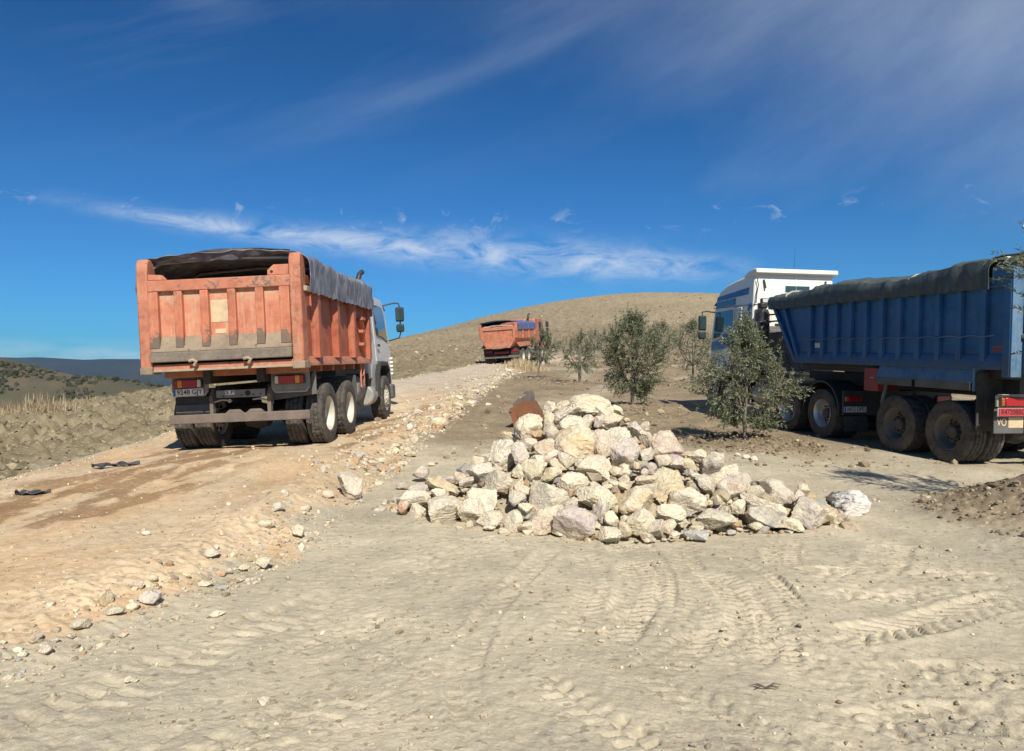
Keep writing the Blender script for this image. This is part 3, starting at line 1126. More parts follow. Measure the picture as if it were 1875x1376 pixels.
HEAP = [  # px, py, width, height, tone, tilt in degrees (+ = right side up)
    (771, 865, 28, 22, 'v', 0), (737, 890, 22, 12, 'g', -8), (771, 899, 42, 24, 'g', -10), (806, 889, 64, 24, 'o', -24), (807, 906, 34, 22, 'c', -12),
    (760, 915, 50, 32, 'w', 0), (738, 930, 20, 22, 'r', 0), (760, 941, 34, 32, 'w', 0), (808, 951, 76, 50, 'g', 6), (864, 937, 50, 48, 'c', -12),
    (887, 914, 62, 50, 'w', -15), (844, 874, 26, 20, 'g', 0), (854, 883, 27, 16, 'c', 18), (882, 867, 50, 32, 'g', 8), (913, 887, 50, 46, 'v', -20),
    (915, 832, 58, 60, 'w', -25), (872, 846, 26, 18, 'o', 15), (898, 953, 46, 32, 'g', 8), (938, 957, 34, 44, 'c', 0), (947, 912, 28, 30, 'g', -20),
    (898, 969, 24, 8, 'c', -5), (923, 976, 20, 14, 'c', -10), (841, 968, 15, 10, 'o', 0), (797, 921, 20, 12, 'o', 10), (945, 892, 26, 38, 'o', -35),
    (975, 786, 60, 52, 'c', -18), (932, 804, 38, 24, 'o', -5), (1007, 748, 24, 32, 'c', 5), (1008, 772, 22, 36, 'c', 5), (1030, 744, 26, 18, 'o', 15),
    (1041, 758, 58, 32, 'g', 30), (1080, 742, 66, 36, 'c', -6), (1105, 751, 34, 30, 'c', -15), (1045, 780, 52, 36, 'w', 5), (1075, 773, 25, 24, 'w', 0),
    (1094, 774, 20, 21, 'g', 0), (1057, 812, 74, 68, 'o', 0), (1104, 815, 36, 56, 'p', 18), (999, 817, 38, 38, 'p', 20), (1013, 793, 26, 28, 'p', 10),
    (972, 817, 30, 24, 'g', -10), (952, 834, 30, 46, 'g', 15), (985, 842, 32, 24, 'w', -12), (1014, 835, 22, 22, 'p', 0), (1003, 842, 14, 13, 'p', 0),
    (1040, 844, 40, 26, 'g', -38), (1020, 852, 42, 20, 'o', -5), (1008, 868, 38, 24, 'o', 5), (976, 866, 46, 52, 'c', -30), (1090, 858, 72, 44, 'c', -14),
    (1060, 848, 17, 14, 'c', 0), (947, 866, 24, 26, 'c', 20), (1121, 772, 43, 28, 'c', 8), (1127, 753, 24, 18, 'c', -20), (1147, 772, 14, 10, 'o', 0),
    (1127, 800, 50, 40, 'w', 18), (1168, 790, 34, 34, 'g', 10), (1183, 781, 18, 17, 'c', 0), (1186, 803, 32, 26, 'b', -20), (1224, 815, 66, 52, 'p', -8),
    (1144, 833, 56, 58, 'g', 10), (1181, 831, 30, 27, 'g', 0), (1176, 821, 12, 12, 'r', 0), (1280, 836, 34, 24, 'o', -18), (1302, 848, 54, 40, 'd', 32),
    (1213, 843, 30, 23, 'c', 10), (1237, 846, 40, 22, 'v', -12), (1264, 850, 26, 22, 'o', -20), (1181, 854, 20, 15, 'd', -10), (1194, 858, 18, 17, 'b', -10),
    (1181, 867, 14, 14, 'b', 0), (1195, 871, 16, 13, 'd', -10), (1167, 857, 15, 20, 'o', 20), (1142, 868, 24, 20, 'c', 0), (999, 910, 76, 62, 'g', 10),
    (1049, 885, 58, 42, 'c', -8), (1092, 913, 72, 44, 'w', -15), (1045, 926, 40, 46, 'b', -10), (1004, 955, 70, 52, 'p', 10), (1055, 973, 78, 58, 'v', -14),
    (1115, 980, 44, 32, 'g', 0), (1086, 964, 27, 17, 'c', -12), (1085, 944, 16, 24, 'd', 0), (1105, 934, 34, 52, 'g', 10), (1122, 952, 26, 28, 'c', 0),
    (1143, 969, 27, 29, 'o', 0), (1065, 944, 22, 24, 'c', 0), (1162, 921, 66, 62, 'o', 0), (962, 934, 30, 30, 'c', 10), (958, 898, 36, 20, 'o', -35),
    (962, 966, 26, 17, 'o', 10), (1127, 864, 20, 18, 'c', 0), (1145, 880, 22, 20, 'c', 0), (1125, 887, 20, 13, 'c', 10), (1141, 892, 20, 14, 'o', -20),
    (1089, 891, 22, 15, 'c', 0), (1110, 894, 22, 12, 'c', 0), (1220, 890, 60, 78, 'o', 12), (1262, 917, 62, 52, 'w', -10), (1173, 955, 50, 46, 'c', -10),
    (1227, 941, 54, 31, 'w', -4), (1203, 969, 34, 30, 'g', 0), (1227, 966, 24, 24, 'p', 0), (1308, 954, 78, 34, 'g', -4), (1274, 970, 28, 11, 'o', 4),
    (1238, 981, 17, 11, 'w', 0), (1353, 932, 34, 34, 'c', -15), (1341, 897, 50, 48, 'v', 10), (1313, 880, 28, 42, 'c', -30), (1334, 862, 32, 27, 'w', -10),
    (1295, 888, 42, 28, 'g', -15), (1311, 916, 22, 28, 'o', -35), (1294, 912, 13, 10, 'o', 0), (1297, 923, 16, 11, 'o', 0), (1262, 868, 18, 15, 'd', 0),
    (1276, 872, 24, 12, 'w', -10), (1327, 936, 16, 15, 'b', 0), (1182, 883, 38, 20, 'p', 5), (1177, 899, 42, 26, 'g', 10), (1356, 877, 38, 30, 'g', -30),
    (1404, 887, 34, 16, 'c', 0), (1426, 905, 58, 48, 'g', -10), (1460, 911, 24, 26, 'c', 0), (1472, 896, 21, 22, 'o', 0), (1394, 924, 70, 28, 'c', -8),
    (1396, 950, 90, 38, 'd', -3), (1385, 966, 23, 15, 'c', 0), (1454, 963, 38, 22, 'c', -12), (1481, 948, 64, 56, 'b', -30), (1512, 943, 34, 44, 'o', -35),
    (1381, 899, 36, 24, 'g', 0), (1250, 945, 20, 16, 'c', 0), (1380, 936, 20, 16, 'o', 0), (1426, 934, 36, 22, 'c', -6),
]


def place_heap():
    for i, (px, py, w_, h_, tone, tilt) in enumerate(HEAP):
        x, y, z = ray_to_heap(px, py)
        s = y / FPX * 0.5
        hx, hz = w_ * s * 1.17, h_ * s * 1.17
        hy = (hx * 0.55 + hz * 0.45) * random.Random(i).uniform(0.85, 1.1)
        big = max(w_, h_)
        sub = 5 if big > 30 else 4 if big > 16 else 3
        gz = base_height(np.array([x]), np.array([y]))[0]
        # sit into the heap, not above it, and never sink through the yard
        zc = max(z - 0.15 * hz, gz + hz * 0.78)
        o = add_rock('heap_rock', (x, y + hy * 0.35, zc), (hx, hy, hz), 100 + i * 7, sub, tone, R(tilt), -math.atan2(x, y))
        ROCKS.append(dict(o=o, px=px, py=py, w=w_, h=h_, tone=tone, zone='heap'))


place_heap()

# ---- single boulders and stones lying on the ground (px, py of the centre, size, tone)
LOOSE = [
    (1559, 931, 80, 56, 'd', 'yard'), (640, 899, 54, 62, 'g', 'edge'), (480, 1036, 34, 24, 'c', 'edge'), (388, 1018, 32, 20, 'g', 'edge'), (275, 1106, 48, 28, 'g', 'edge'),
    (143, 1152, 38, 24, 'c', 'edge'), (190, 1107, 28, 32, 'o', 'edge'), (546, 982, 30, 28, 'c', 'edge'), (490, 966, 36, 22, 'c', 'edge'), (62, 1173, 26, 24, 'r', 'edge'),
    (202, 1132, 42, 20, 'g', 'edge'), (80, 1199, 24, 22, 'g', 'edge'), (240, 1118, 24, 18, 'c', 'edge'), (393, 1123, 36, 15, 'c', 'yard'), (239, 1241, 26, 13, 'w', 'yard'),
    (600, 915, 24, 16, 'c', 'edge'), (268, 980, 20, 11, 'w', 'road'), (443, 1045, 18, 15, 'c', 'edge'), (420, 1052, 18, 13, 'g', 'edge'), (375, 1074, 28, 12, 'c', 'edge'),
    (278, 1066, 18, 16, 'c', 'edge'), (252, 1081, 24, 20, 'p', 'edge'), (520, 915, 22, 16, 'c', 'edge'), (508, 938, 26, 18, 'g', 'edge'), (558, 940, 20, 14, 'c', 'edge'),
    (585, 912, 16, 14, 'o', 'edge'), (40, 1205, 20, 14, 'c', 'edge'), (100, 1180, 16, 12, 'g', 'edge'), (128, 1170, 18, 12, 'g', 'edge'), (470, 1040, 14, 10, 'c', 'edge'),
    (800, 779, 38, 22, 'o', 'bank'), (820, 765, 22, 13, 'c', 'bank'), (838, 746, 22, 12, 'c', 'bank'), (757, 806, 28, 14, 'o', 'bank'), (750, 835, 26, 12, 'o', 'bank'),
    (720, 822, 24, 14, 'c', 'bank'), (840, 732, 18, 10, 'c', 'bank'), (870, 722, 18, 9, 'c', 'bank'), (893, 742, 14, 8, 'c', 'bank'), (862, 740, 16, 9, 'o', 'bank'),
    (700, 843, 22, 12, 'c', 'bank'), (680, 850, 20, 12, 'c', 'bank'), (735, 848, 20, 10, 'o', 'bank'), (922, 690, 12, 6, 'w', 'bank'), (930, 683, 14, 7, 'c', 'bank'),
    (1352, 837, 13, 8, 'c', 'yard'), (1367, 840, 14, 9, 'w', 'yard'), (1381, 844, 15, 10, 'w', 'yard'), (1328, 1155, 16, 10, 'c', 'yard'), (790, 850, 14, 9, 'c', 'yard'),
]


def streaked_mat():
    m, t, b = new_mat('streaked_boulder')
    p = t.new('ShaderNodeTexCoord').outputs['Object']
    x, y, z = t.sep(p)
    n = t.noise(p, 9.0, 7, 0.7, 1.2)
    n2 = t.noise(p, 45.0, 5, 0.65)
    crust = t.mapr(t.math('ADD', n, t.math('SUBTRACT', t.math('MULTIPLY', z, 0.7), t.math('MULTIPLY', x, 0.75))), 0.50, 0.66)
    c = t.mix(crust, t.mix(n2, (0.62, 0.56, 0.48), (0.78, 0.73, 0.65)), (0.10, 0.085, 0.075))
    t.put(b.inputs['Base Color'], c)
    b.inputs['Roughness'].default_value = 0.95
    t.put(b.inputs['Normal'], t.bump(t.math('ADD', n, t.math('MULTIPLY', n2, 0.5)), 0.9, 0.03))
    return m


STREAKED = streaked_mat()


def ray_to_ground(px, py):
    u, v = (px - 937.5) / FPX, (690.0 - py) / FPX
    ys = np.geomspace(2.2, 70, 900)
    xs, zs = u * ys, CAMZ + v * ys
    d = zs - base_height(xs, ys)
    below = np.where(d <= 0)[0]
    k = below[0] if len(below) else int(np.argmin(d))
    return xs[k], ys[k]


def place_loose():
    for i, (px, py, w_, h_, tone, zone) in enumerate(LOOSE):
        x, y = ray_to_ground(px, py + h_ * 0.34)
        s = y / FPX * 0.5
        hx, hz = w_ * s, h_ * s
        hy = (hx + hz) / 2
        big = max(w_, h_)
        o = add_rock('boulder' if big > 45 else 'stone', (x, y + hy * 0.4, ground_z(x, y + hy * 0.4) + hz * 0.72), (hx, hy, hz), 1000 + i * 11, 5 if big > 45 else 4 if big > 26 else 3, tone,
                     R(random.Random(i).uniform(-8, 8)), -math.atan2(x, y))
        if i == 0:
            o.data.materials[0] = STREAKED
        ROCKS.append(dict(o=o, px=px, py=py, w=w_, h=h_, tone=tone, zone=zone))


place_loose()


# ---- masses of small stones and clods (nobody could count them)
def scatter(name, pts, sizes, mat, label, cat, flat=0.75, cols=None, sub=1, sink=0.25, seed=1, nshape=14, smooth=False):
    rg = np.random.RandomState(seed)
    n = len(pts)
    shapes = []
    for k in range(nshape):
        v, f = rock_shape(seed * 50 + k, sub, 9)
        shapes.append((v, f))
    V, F, C = [], [], []
    base = 0
    kinds = rg.randint(0, nshape, n)
    for k in range(nshape):
        ids = np.where(kinds == k)[0]
        if len(ids) == 0:
            continue
        v, f = shapes[k]
        a = rg.rand(len(ids)) * 6.283
        ca, sa = np.cos(a), np.sin(a)
        st = rg.uniform(0.7, 1.3, (len(ids), 3)) * np.array([1, 1, flat])
        q = v[None, :, :] * st[:, None, :] * np.asarray(sizes)[ids][:, None, None]
        x = q[:, :, 0] * ca[:, None] - q[:, :, 1] * sa[:, None]
        y = q[:, :, 0] * sa[:, None] + q[:, :, 1] * ca[:, None]
        z = q[:, :, 2] + (st[:, 2] * np.asarray(sizes)[ids] * (1 - 2 * sink))[:, None]
        w_ = np.stack([x, y, z], -1) + np.asarray(pts)[ids][:, None, :]
        V.append(w_.reshape(-1, 3))
        F.append((f[None] + (np.arange(len(ids)) * len(v))[:, None, None] + base).reshape(-1, 3))
        base += len(ids) * len(v)
        if cols is not None:
            C.append(np.repeat(np.asarray(cols)[ids], len(v), axis=0))
    me = np_mesh(name, np.vstack(V), np.vstack(F), smooth)
    if cols is not None:
        set_col(me, np.vstack(C))
    o = mesh_obj(name, me, mat)
    tag(o, label, cat, kind='stuff')
    return o


def loose_mat():
    m, t, b = new_mat('loose_stone')
    col = t.new('ShaderNodeVertexColor')
    col.layer_name = 'Col'
    p = t.new('ShaderNodeTexCoord').outputs['Object']
    n = t.noise(p, 30.0, 5, 0.65)
    k = t.mapr(n, 0.3, 0.7, 0.7, 1.2)
    t.put(b.inputs['Base Color'], t.mix(1.0, col.outputs[0], t.comb(k, k, k), 'MULTIPLY'))
    b.inputs['Roughness'].default_value = 0.95
    b.inputs['Specular IOR Level'].default_value = 0.15
    t.put(b.inputs['Normal'], t.bump(n, 0.5, 0.02))
    return m


LOOSE_MAT = loose_mat()


def pick_cols(rg, n, table, jit=0.14):
    t = np.array([c for c, _ in table])
    p = np.array([q for _, q in table], float)
    c = t[rg.choice(len(t), n, p=p / p.sum())]
    return c * (1 + jit * rg.normal(size=(n, 1))).clip(0.6, 1.4) * (1 + 0.018 * rg.normal(size=(n, 3)))


STONE_TABLE = [((0.62, 0.53, 0.38), 5), ((0.52, 0.43, 0.29), 4), ((0.45, 0.42, 0.37), 2), ((0.50, 0.345, 0.20), 2), ((0.33, 0.26, 0.18), 1)]
FIELD_TABLE = [((0.25, 0.205, 0.125), 5), ((0.30, 0.25, 0.155), 3), ((0.19, 0.155, 0.10), 3)]


def with_z(x, y):
    return np.stack([x, y, ground_z(x, y)], 1)


def place_masses():
    rg = np.random.RandomState(5)
    # rubble along the right-hand shoulder of the road
    n = 5200
    y = 2.5 * np.exp(rg.rand(n) * math.log(46 / 2.5))
    off = rg.gamma(1.5, 0.22, n) - 0.14
    x = ip(y, RIGHT_EDGE) - off * (0.75 + 0.03 * y) + 0.10
    clump = fbm2(x * 1.3, y * 0.9, 3, 0.6, 140)
    keep = clump + rg.normal(size=n) * 0.25 > -0.02
    x, y = x[keep], y[keep]
    s = 0.004 + 0.0095 * rg.gamma(1.2, 0.8, len(x)) * (0.55 + 0.05 * y)
    s = np.minimum(s, 0.10)
    scatter('shoulder_rubble', with_z(x, y), s, LOOSE_MAT, 'cream and tan rubble strewn along the shoulder of the haul road', 'rubble', cols=pick_cols(rg, len(x), STONE_TABLE) * 0.9, seed=2, sink=0.36)
    # the pale bank of tipped rubble beyond the parked truck
    n = 3000
    y = 9.5 + 34 * rg.rand(n) ** 1.2
    x = ip(y, RIGHT_EDGE) + 0.15 - np.abs(rg.normal(size=n)) * 0.62 * (0.8 + 0.012 * y)
    keep = fbm2(x * 1.1, y * 0.7, 3, 0.6, 145) + rg.normal(size=n) * 0.2 > -0.25
    x, y = x[keep], y[keep]
    s = np.minimum(0.008 + 0.019 * rg.gamma(1.2, 0.8, len(x)), 0.11)
    scatter('bank_rubble', with_z(x, y), s, LOOSE_MAT, 'pale rubble tipped on the bank between the road and the orchard', 'rubble', cols=pick_cols(rg, len(x), STONE_TABLE) * 0.93, seed=12, sink=0.36)
    # loose gravel on the road itself and along its left edge
    n = 5200
    y = 3.0 * np.exp(rg.rand(n) * math.log(50 / 3.0))
    xr, xl = ip(y, RIGHT_EDGE), ip(y, LEFT_EDGE)
    t_ = rg.rand(n)
    t_ = np.where(rg.rand(n) < 0.45, 0.02 + 0.07 * rg.rand(n), t_)
    x = xl + (xr - xl) * t_
    s = 0.003 + 0.006 * rg.gamma(1.1, 0.8, n) * (0.5 + 0.04 * y)
    scatter('road_gravel', with_z(x, y), np.minimum(s, 0.06), LOOSE_MAT, 'loose tan gravel scattered over the haul road surface', 'gravel', cols=pick_cols(rg, n, STONE_TABLE), seed=3)
    # crumbs of dry soil on the yard
    n = 9000
    y = 2.3 * np.exp(rg.rand(n) * math.log(14 / 2.3))
    x = (rg.rand(n) * 2 - 1) * 0.78 * y + 0.3
    ok = (x > ip(y, RIGHT_EDGE) + 0.1)
    keep = ok & (fbm2(x * 1.1, y * 1.1, 3, 0.6, 150) + rg.normal(size=n) * 0.35 > 0.05)
    x, y = x[keep], y[keep]
    s = 0.0025 + 0.0048 * rg.gamma(1.1, 0.8, len(x)) * (0.6 + 0.12 * y)
    tab = [((0.47, 0.40, 0.275), 7), ((0.38, 0.31, 0.20), 3), ((0.60, 0.52, 0.39), 1), ((0.24, 0.19, 0.12), 1)]
    scatter('soil_crumbs', with_z(x, y), np.minimum(s, 0.03), LOOSE_MAT, 'small dry soil crumbs scattered over the pale yard', 'soil', cols=pick_cols(rg, len(x), tab), seed=4)
    # clods of the ploughed field
    n = 8000
    y = 6.0 * np.exp(rg.rand(n) * math.log(60 / 6.0))
    x = ip(y, LEFT_EDGE) - 0.3 - rg.rand(n) ** 0.8 * (8 + 0.16 * y)
    s = 0.010 + 0.022 * rg.gamma(1.3, 0.8, n)
    scatter('field_clods', with_z(x, y), np.minimum(s, 0.11), LOOSE_MAT, 'brown clods of the ploughed field left of the road', 'soil', cols=pick_cols(rg, n, FIELD_TABLE), seed=6, sub=1, sink=0.4)
    # clods on the tree mounds and in the orchard
    P, S = [], []
    for mx, my, mr, mh in MOUNDS:
        k = 1100 if my < 20 else 300
        a, d = rg.rand(k) * 6.283, np.sqrt(rg.rand(k)) * mr * 1.12
        P.append(np.stack([mx + d * np.cos(a), my + d * np.sin(a)], 1))
        S.append(0.006 + 0.0125 * rg.gamma(1.3, 0.8, k) * (0.7 + 0.02 * my))
    n = 2500
    y = 12 + 45 * rg.rand(n) ** 1.3
    x = ip(y, RIGHT_EDGE) + 0.6 + rg.rand(n) * (8 + y * 0.35)
    P.append(np.stack([x, y], 1))
    S.append(0.010 + 0.020 * rg.gamma(1.1, 0.8, n))
    P, S = np.vstack(P), np.minimum(np.concatenate(S), 0.14)
    tab = [((0.24, 0.185, 0.115), 6), ((0.31, 0.245, 0.155), 3), ((0.17, 0.128, 0.08), 2), ((0.42, 0.35, 0.24), 1)]
    scatter('orchard_clods', with_z(P[:, 0], P[:, 1]), S, LOOSE_MAT, 'dark crumbly clods around the olive trees', 'soil', cols=pick_cols(rg, len(P), tab), seed=8, sink=0.35)
    # stones and clods all over the bare hill
    n = 8500
    y = 52 + 150 * rg.rand(n) ** 1.25
    x = -0.34 * y + rg.rand(n) * 0.85 * y
    s = 0.03 + 0.042 * rg.gamma(1.1, 0.8, n)
    tab = [((0.31, 0.245, 0.145), 7), ((0.37, 0.30, 0.18), 3), ((0.20, 0.155, 0.092), 4), ((0.47, 0.40, 0.28), 1)]
    scatter('hill_clods', with_z(x, y), np.minimum(s, 0.28), LOOSE_MAT, 'pale stones and clods covering the bare tilled hill', 'soil', cols=pick_cols(rg, n, tab), seed=9, sink=0.4)
    # small stones filling the gaps of the heap
    n = 3200
    x = -1.7 + rg.rand(n) * 5.3
    y = 6.9 + rg.rand(n) * 3.6
    hgt = heap(x, y)
    keep = hgt > 0.07
    x, y, hgt = x[keep], y[keep], hgt[keep]
    s = 0.012 + 0.026 * rg.gamma(1.2, 0.8, len(x))
    z = base_height(x, y) + hgt - 0.15
    z = np.maximum(z, base_height(x, y) - 0.01)
    scatter('heap_fill', np.stack([x, y, z], 1), np.minimum(s, 0.11), LOOSE_MAT, 'small cream stones and grit between the rocks of the heap', 'stones', cols=pick_cols(rg, len(x), STONE_TABLE) * 0.8, seed=10)  # stone colours darkened to paint shade into the gaps
    # closed body under the heap so no light falls through
    gx, gy = np.meshgrid(np.linspace(-1.8, 3.7, 90), np.linspace(6.7, 10.9, 70))
    gz = base_height(gx.ravel(), gy.ravel()) + np.maximum(heap(gx.ravel(), gy.ravel()) - 0.24, -0.15) + 0.03 * noise2(gx.ravel() * 9, gy.ravel() * 9, 3)
    idx = np.arange(gx.size).reshape(gx.shape)
    f = np.stack([idx[:-1, :-1], idx[:-1, 1:], idx[1:, 1:], idx[1:, :-1]], -1).reshape(-1, 4)
    me = np_mesh('heap_core', np.stack([gx.ravel(), gy.ravel(), gz], 1), f, True)
    set_col(me, np.tile(np.array([[0.42, 0.35, 0.24]]), (gx.size, 1)))
    tag(mesh_obj('heap_core', me, LOOSE_MAT), 'packed grit core inside the rock heap', 'grit', kind='stuff')


place_masses()


# ================================================================ VEHICLES
M_ORANGE = paint('orange_paint', (0.455, 0.112, 0.050), 0.55, 0.42, (0.47, 0.33, 0.21), 0.16, (0.14, 0.10, 0.075), streak=0.5, zd=(1.25, 1.75, 0.6), rust=0.7, var=0.35)
M_ORANGE_RIB = paint('orange_rib_paint', (0.47, 0.120, 0.055), 0.55, 0.42, (0.47, 0.33, 0.21), 0.12, (0.15, 0.115, 0.085), streak=0.35, rust=0.5, var=0.3, zw=(1.66, 2.05, 0.30))
M_ORANGE_WORN = paint('scraped_orange_paint', (0.48, 0.135, 0.068), 0.6, 0.5, (0.43, 0.32, 0.21), 0.46, (0.155, 0.125, 0.095), rust=0.4, scale=2.0)
M_ORANGE_DARK = paint('orange_side_paint', (0.40, 0.080, 0.032), 0.5, 0.36, (0.38, 0.23, 0.14), 0.16, (0.12, 0.065, 0.04), streak=0.45, zd=(1.3, 1.60, 0.7), rust=0.75, var=0.35)
M_ORANGE_PALE = paint('tailgate_panel_paint', (0.53, 0.150, 0.080), 0.6, 0.45, (0.53, 0.41, 0.26), 0.14, (0.30, 0.09, 0.05), streak=0.6, scale=2.2, zd=(2.55, 2.22, 0.95), rust=0.35, var=0.25)
M_PILLAR = paint('scuffed_pillar_paint', (0.44, 0.110, 0.050), 0.6, 0.55, (0.40, 0.29, 0.19), 0.30, (0.17, 0.125, 0.085), streak=0.6, rust=0.7, scale=3.4, var=0.35)
M_LEDGE = paint('grimy_ledge', (0.25, 0.185, 0.125), 0.85, 0.65, (0.38, 0.30, 0.20), 0.35, (0.11, 0.085, 0.062), scale=4, bump=0.4)
M_WORN = paint('worn_dark_steel', (0.145, 0.118, 0.092), 0.7, 0.50, (0.33, 0.27, 0.19), 0.20, (0.06, 0.05, 0.04), scale=5, bump=0.4)
M_DUSTY_STEEL = paint('dusty_sill', (0.34, 0.27, 0.185), 0.8, 0.5, (0.42, 0.35, 0.25), 0.25, (0.12, 0.09, 0.065), scale=5, bump=0.4)
M_FRAME = paint('chassis_black', (0.022, 0.021, 0.020), 0.6, 0.28, (0.13, 0.105, 0.08), 0.0, scale=4)
M_BROWN_BEAM = paint('brown_bumper', (0.135, 0.105, 0.085), 0.7, 0.45, (0.26, 0.20, 0.145), 0.1, (0.06, 0.05, 0.04), scale=4, bump=0.3)
M_GREY_STEEL = paint('grey_steel', (0.20, 0.205, 0.19), 0.55, 0.4, (0.36, 0.31, 0.23), 0.05, scale=4)
M_RUBBER = paint('black_rubber', (0.030, 0.030, 0.031), 0.75, 0.55, (0.135, 0.118, 0.095), 0.0, scale=2.5, bump=0.2, spec=0.3)
M_TREAD = paint('tyre_rubber', (0.042, 0.040, 0.038), 0.8, 0.75, (0.185, 0.155, 0.118), 0.0, scale=4, bump=0.3, spec=0.25)
M_RIM_CREAM = paint('cream_rim', (0.56, 0.52, 0.42), 0.5, 0.35, (0.42, 0.34, 0.24), 0.1, (0.18, 0.12, 0.08), scale=6)
M_RIM_SILVER = paint('silver_rim', (0.60, 0.60, 0.58), 0.32, 0.25, (0.36, 0.31, 0.24), 0.0, metal=0.75, scale=6)
M_RIM_DARK = paint('dark_rim', (0.13, 0.115, 0.095), 0.6, 0.5, (0.22, 0.175, 0.125), 0.1, scale=6)
M_HUB = paint('hub_black', (0.05, 0.046, 0.042), 0.6, 0.4, (0.2, 0.16, 0.12), scale=8)
M_WHITE = paint('white_cab_paint', (0.62, 0.62, 0.60), 0.35, 0.22, (0.50, 0.44, 0.34), 0.0, var=0.04, bump=0.03, coat=0.3)
M_CREAM_CAB = paint('cream_cab_paint', (0.78, 0.755, 0.68), 0.35, 0.08, (0.52, 0.45, 0.34), 0.0, var=0.04, bump=0.03, coat=0.3)
M_CAB_GREY = paint('grey_cab_skirt', (0.135, 0.132, 0.128), 0.5, 0.25, (0.3, 0.26, 0.2), 0.0, var=0.1, bump=0.05)
M_CAB_BLUE = paint('blue_cab_stripe', (0.012, 0.085, 0.27), 0.35, 0.12, (0.3, 0.28, 0.25), 0.0, var=0.1, bump=0.02, coat=0.3)
M_BLUE = paint('blue_tipper_paint', (0.012, 0.108, 0.262), 0.40, 0.22, (0.085, 0.10, 0.10), 0.10, (0.14, 0.085, 0.055), streak=0.32, zd=(1.60, 1.88, 0.75), rust=0.35, var=0.3)
M_BLUE_LIGHT = paint('dusty_blue_paint', (0.050, 0.150, 0.265), 0.5, 0.40, (0.30, 0.29, 0.26), 0.08, (0.12, 0.09, 0.07), streak=0.3)
M_PLASTIC = paint('black_plastic', (0.022, 0.022, 0.023), 0.5, 0.25, (0.12, 0.105, 0.085), 0.0)
M_GREY_FLAP = paint('grey_rubber_flap', (0.085, 0.088, 0.085), 0.7, 0.4, (0.20, 0.175, 0.14), 0.0, scale=3)
M_STEELBARE = paint('bare_steel', (0.42, 0.40, 0.36), 0.5, 0.35, (0.4, 0.33, 0.25), 0.0, metal=0.4, scale=5)
M_RED_BOX = paint('red_box_paint', (0.30, 0.028, 0.030), 0.5, 0.2, (0.2, 0.14, 0.1), 0.0)
M_PLATE = paint('plate_white', (0.74, 0.72, 0.66), 0.5, 0.12, (0.48, 0.41, 0.3), 0.0, var=0.04, bump=0.02)
M_PLATE_RED = paint('plate_red', (0.48, 0.03, 0.035), 0.5, 0.1, (0.5, 0.3, 0.25), 0.0, var=0.08, bump=0.02)
M_INK_AND_HOLE = paint('ink_and_hole_black', (0.012, 0.012, 0.013), 0.6, 0.0, bump=0.0)  # plate lettering, and black discs that paint the dark inside holes
M_EU = paint('plate_blue', (0.03, 0.13, 0.42), 0.5, 0.1, bump=0.0)
M_STICKER = paint('peeled_sticker', (0.60, 0.46, 0.28), 0.8, 0.35, (0.45, 0.30, 0.18), 0.25, (0.45, 0.14, 0.08), scale=7)
M_GLASS = glass_mat('cab_glass', (0.020, 0.035, 0.036))
M_GLASS_GREEN = glass_mat('green_cab_glass', (0.030, 0.062, 0.055))
M_LENS_RED = lens_mat('red_lens', (0.42, 0.010, 0.018))
M_LENS_AMBER = lens_mat('amber_lens', (0.85, 0.30, 0.02))
M_LENS_DIM = lens_mat('dusty_amber_lens', (0.36, 0.12, 0.03))
M_LENS_WHITE = lens_mat('white_lens', (0.72, 0.72, 0.70))
M_BEACON = lens_mat('amber_beacon', (0.55, 0.16, 0.04))
M_LOAD = paint('load_soil', (0.50, 0.42, 0.30), 0.95, 0.3, (0.42, 0.33, 0.22), bump=0.6, scale=4)


def tarp_mat(name, col, dust, dustamt, rough=0.45, trans=0.0):
    m, t, b = new_mat(name)
    p = t.new('ShaderNodeTexCoord').outputs['Object']
    x, y, z = t.sep(p)
    n1 = t.noise(p, 2.4, 6, 0.65, 0.5)
    n2 = t.noise(t.comb(t.math('MULTIPLY', x, 3.0), t.math('MULTIPLY', y, 9.0), t.math('MULTIPLY', z, 2.5)), 1.0, 6, 0.65, 0.8)
    n3 = t.noise(p, 30.0, 4, 0.6)
    c = t.mix(t.mapr(n1, 0.3, 0.7), tuple(q * 0.65 for q in col), tuple(q * 1.35 for q in col))
    c = t.mix(t.math('MULTIPLY', t.mapr(n2, 0.45, 0.72), dustamt), c, dust)
    t.put(b.inputs['Base Color'], c)
    t.put(b.inputs['Roughness'], t.mapr(n1, 0.3, 0.7, rough, rough + 0.25))
    h = t.math('ADD', t.math('MULTIPLY', n2, 0.7), t.math('MULTIPLY', n3, 0.12))
    t.put(b.inputs['Normal'], t.bump(h, 0.5, 0.03))
    return m


M_TARP_GREY = tarp_mat('grey_blue_tarp', (0.115, 0.120, 0.150), (0.46, 0.42, 0.38), 0.75, 0.36)
M_TARP_GREEN = tarp_mat('dark_green_tarp', (0.040, 0.054, 0.052), (0.15, 0.155, 0.135), 0.45)
M_TARP_BLUE = tarp_mat('blue_tarp', (0.085, 0.105, 0.235), (0.30, 0.29, 0.30), 0.35)


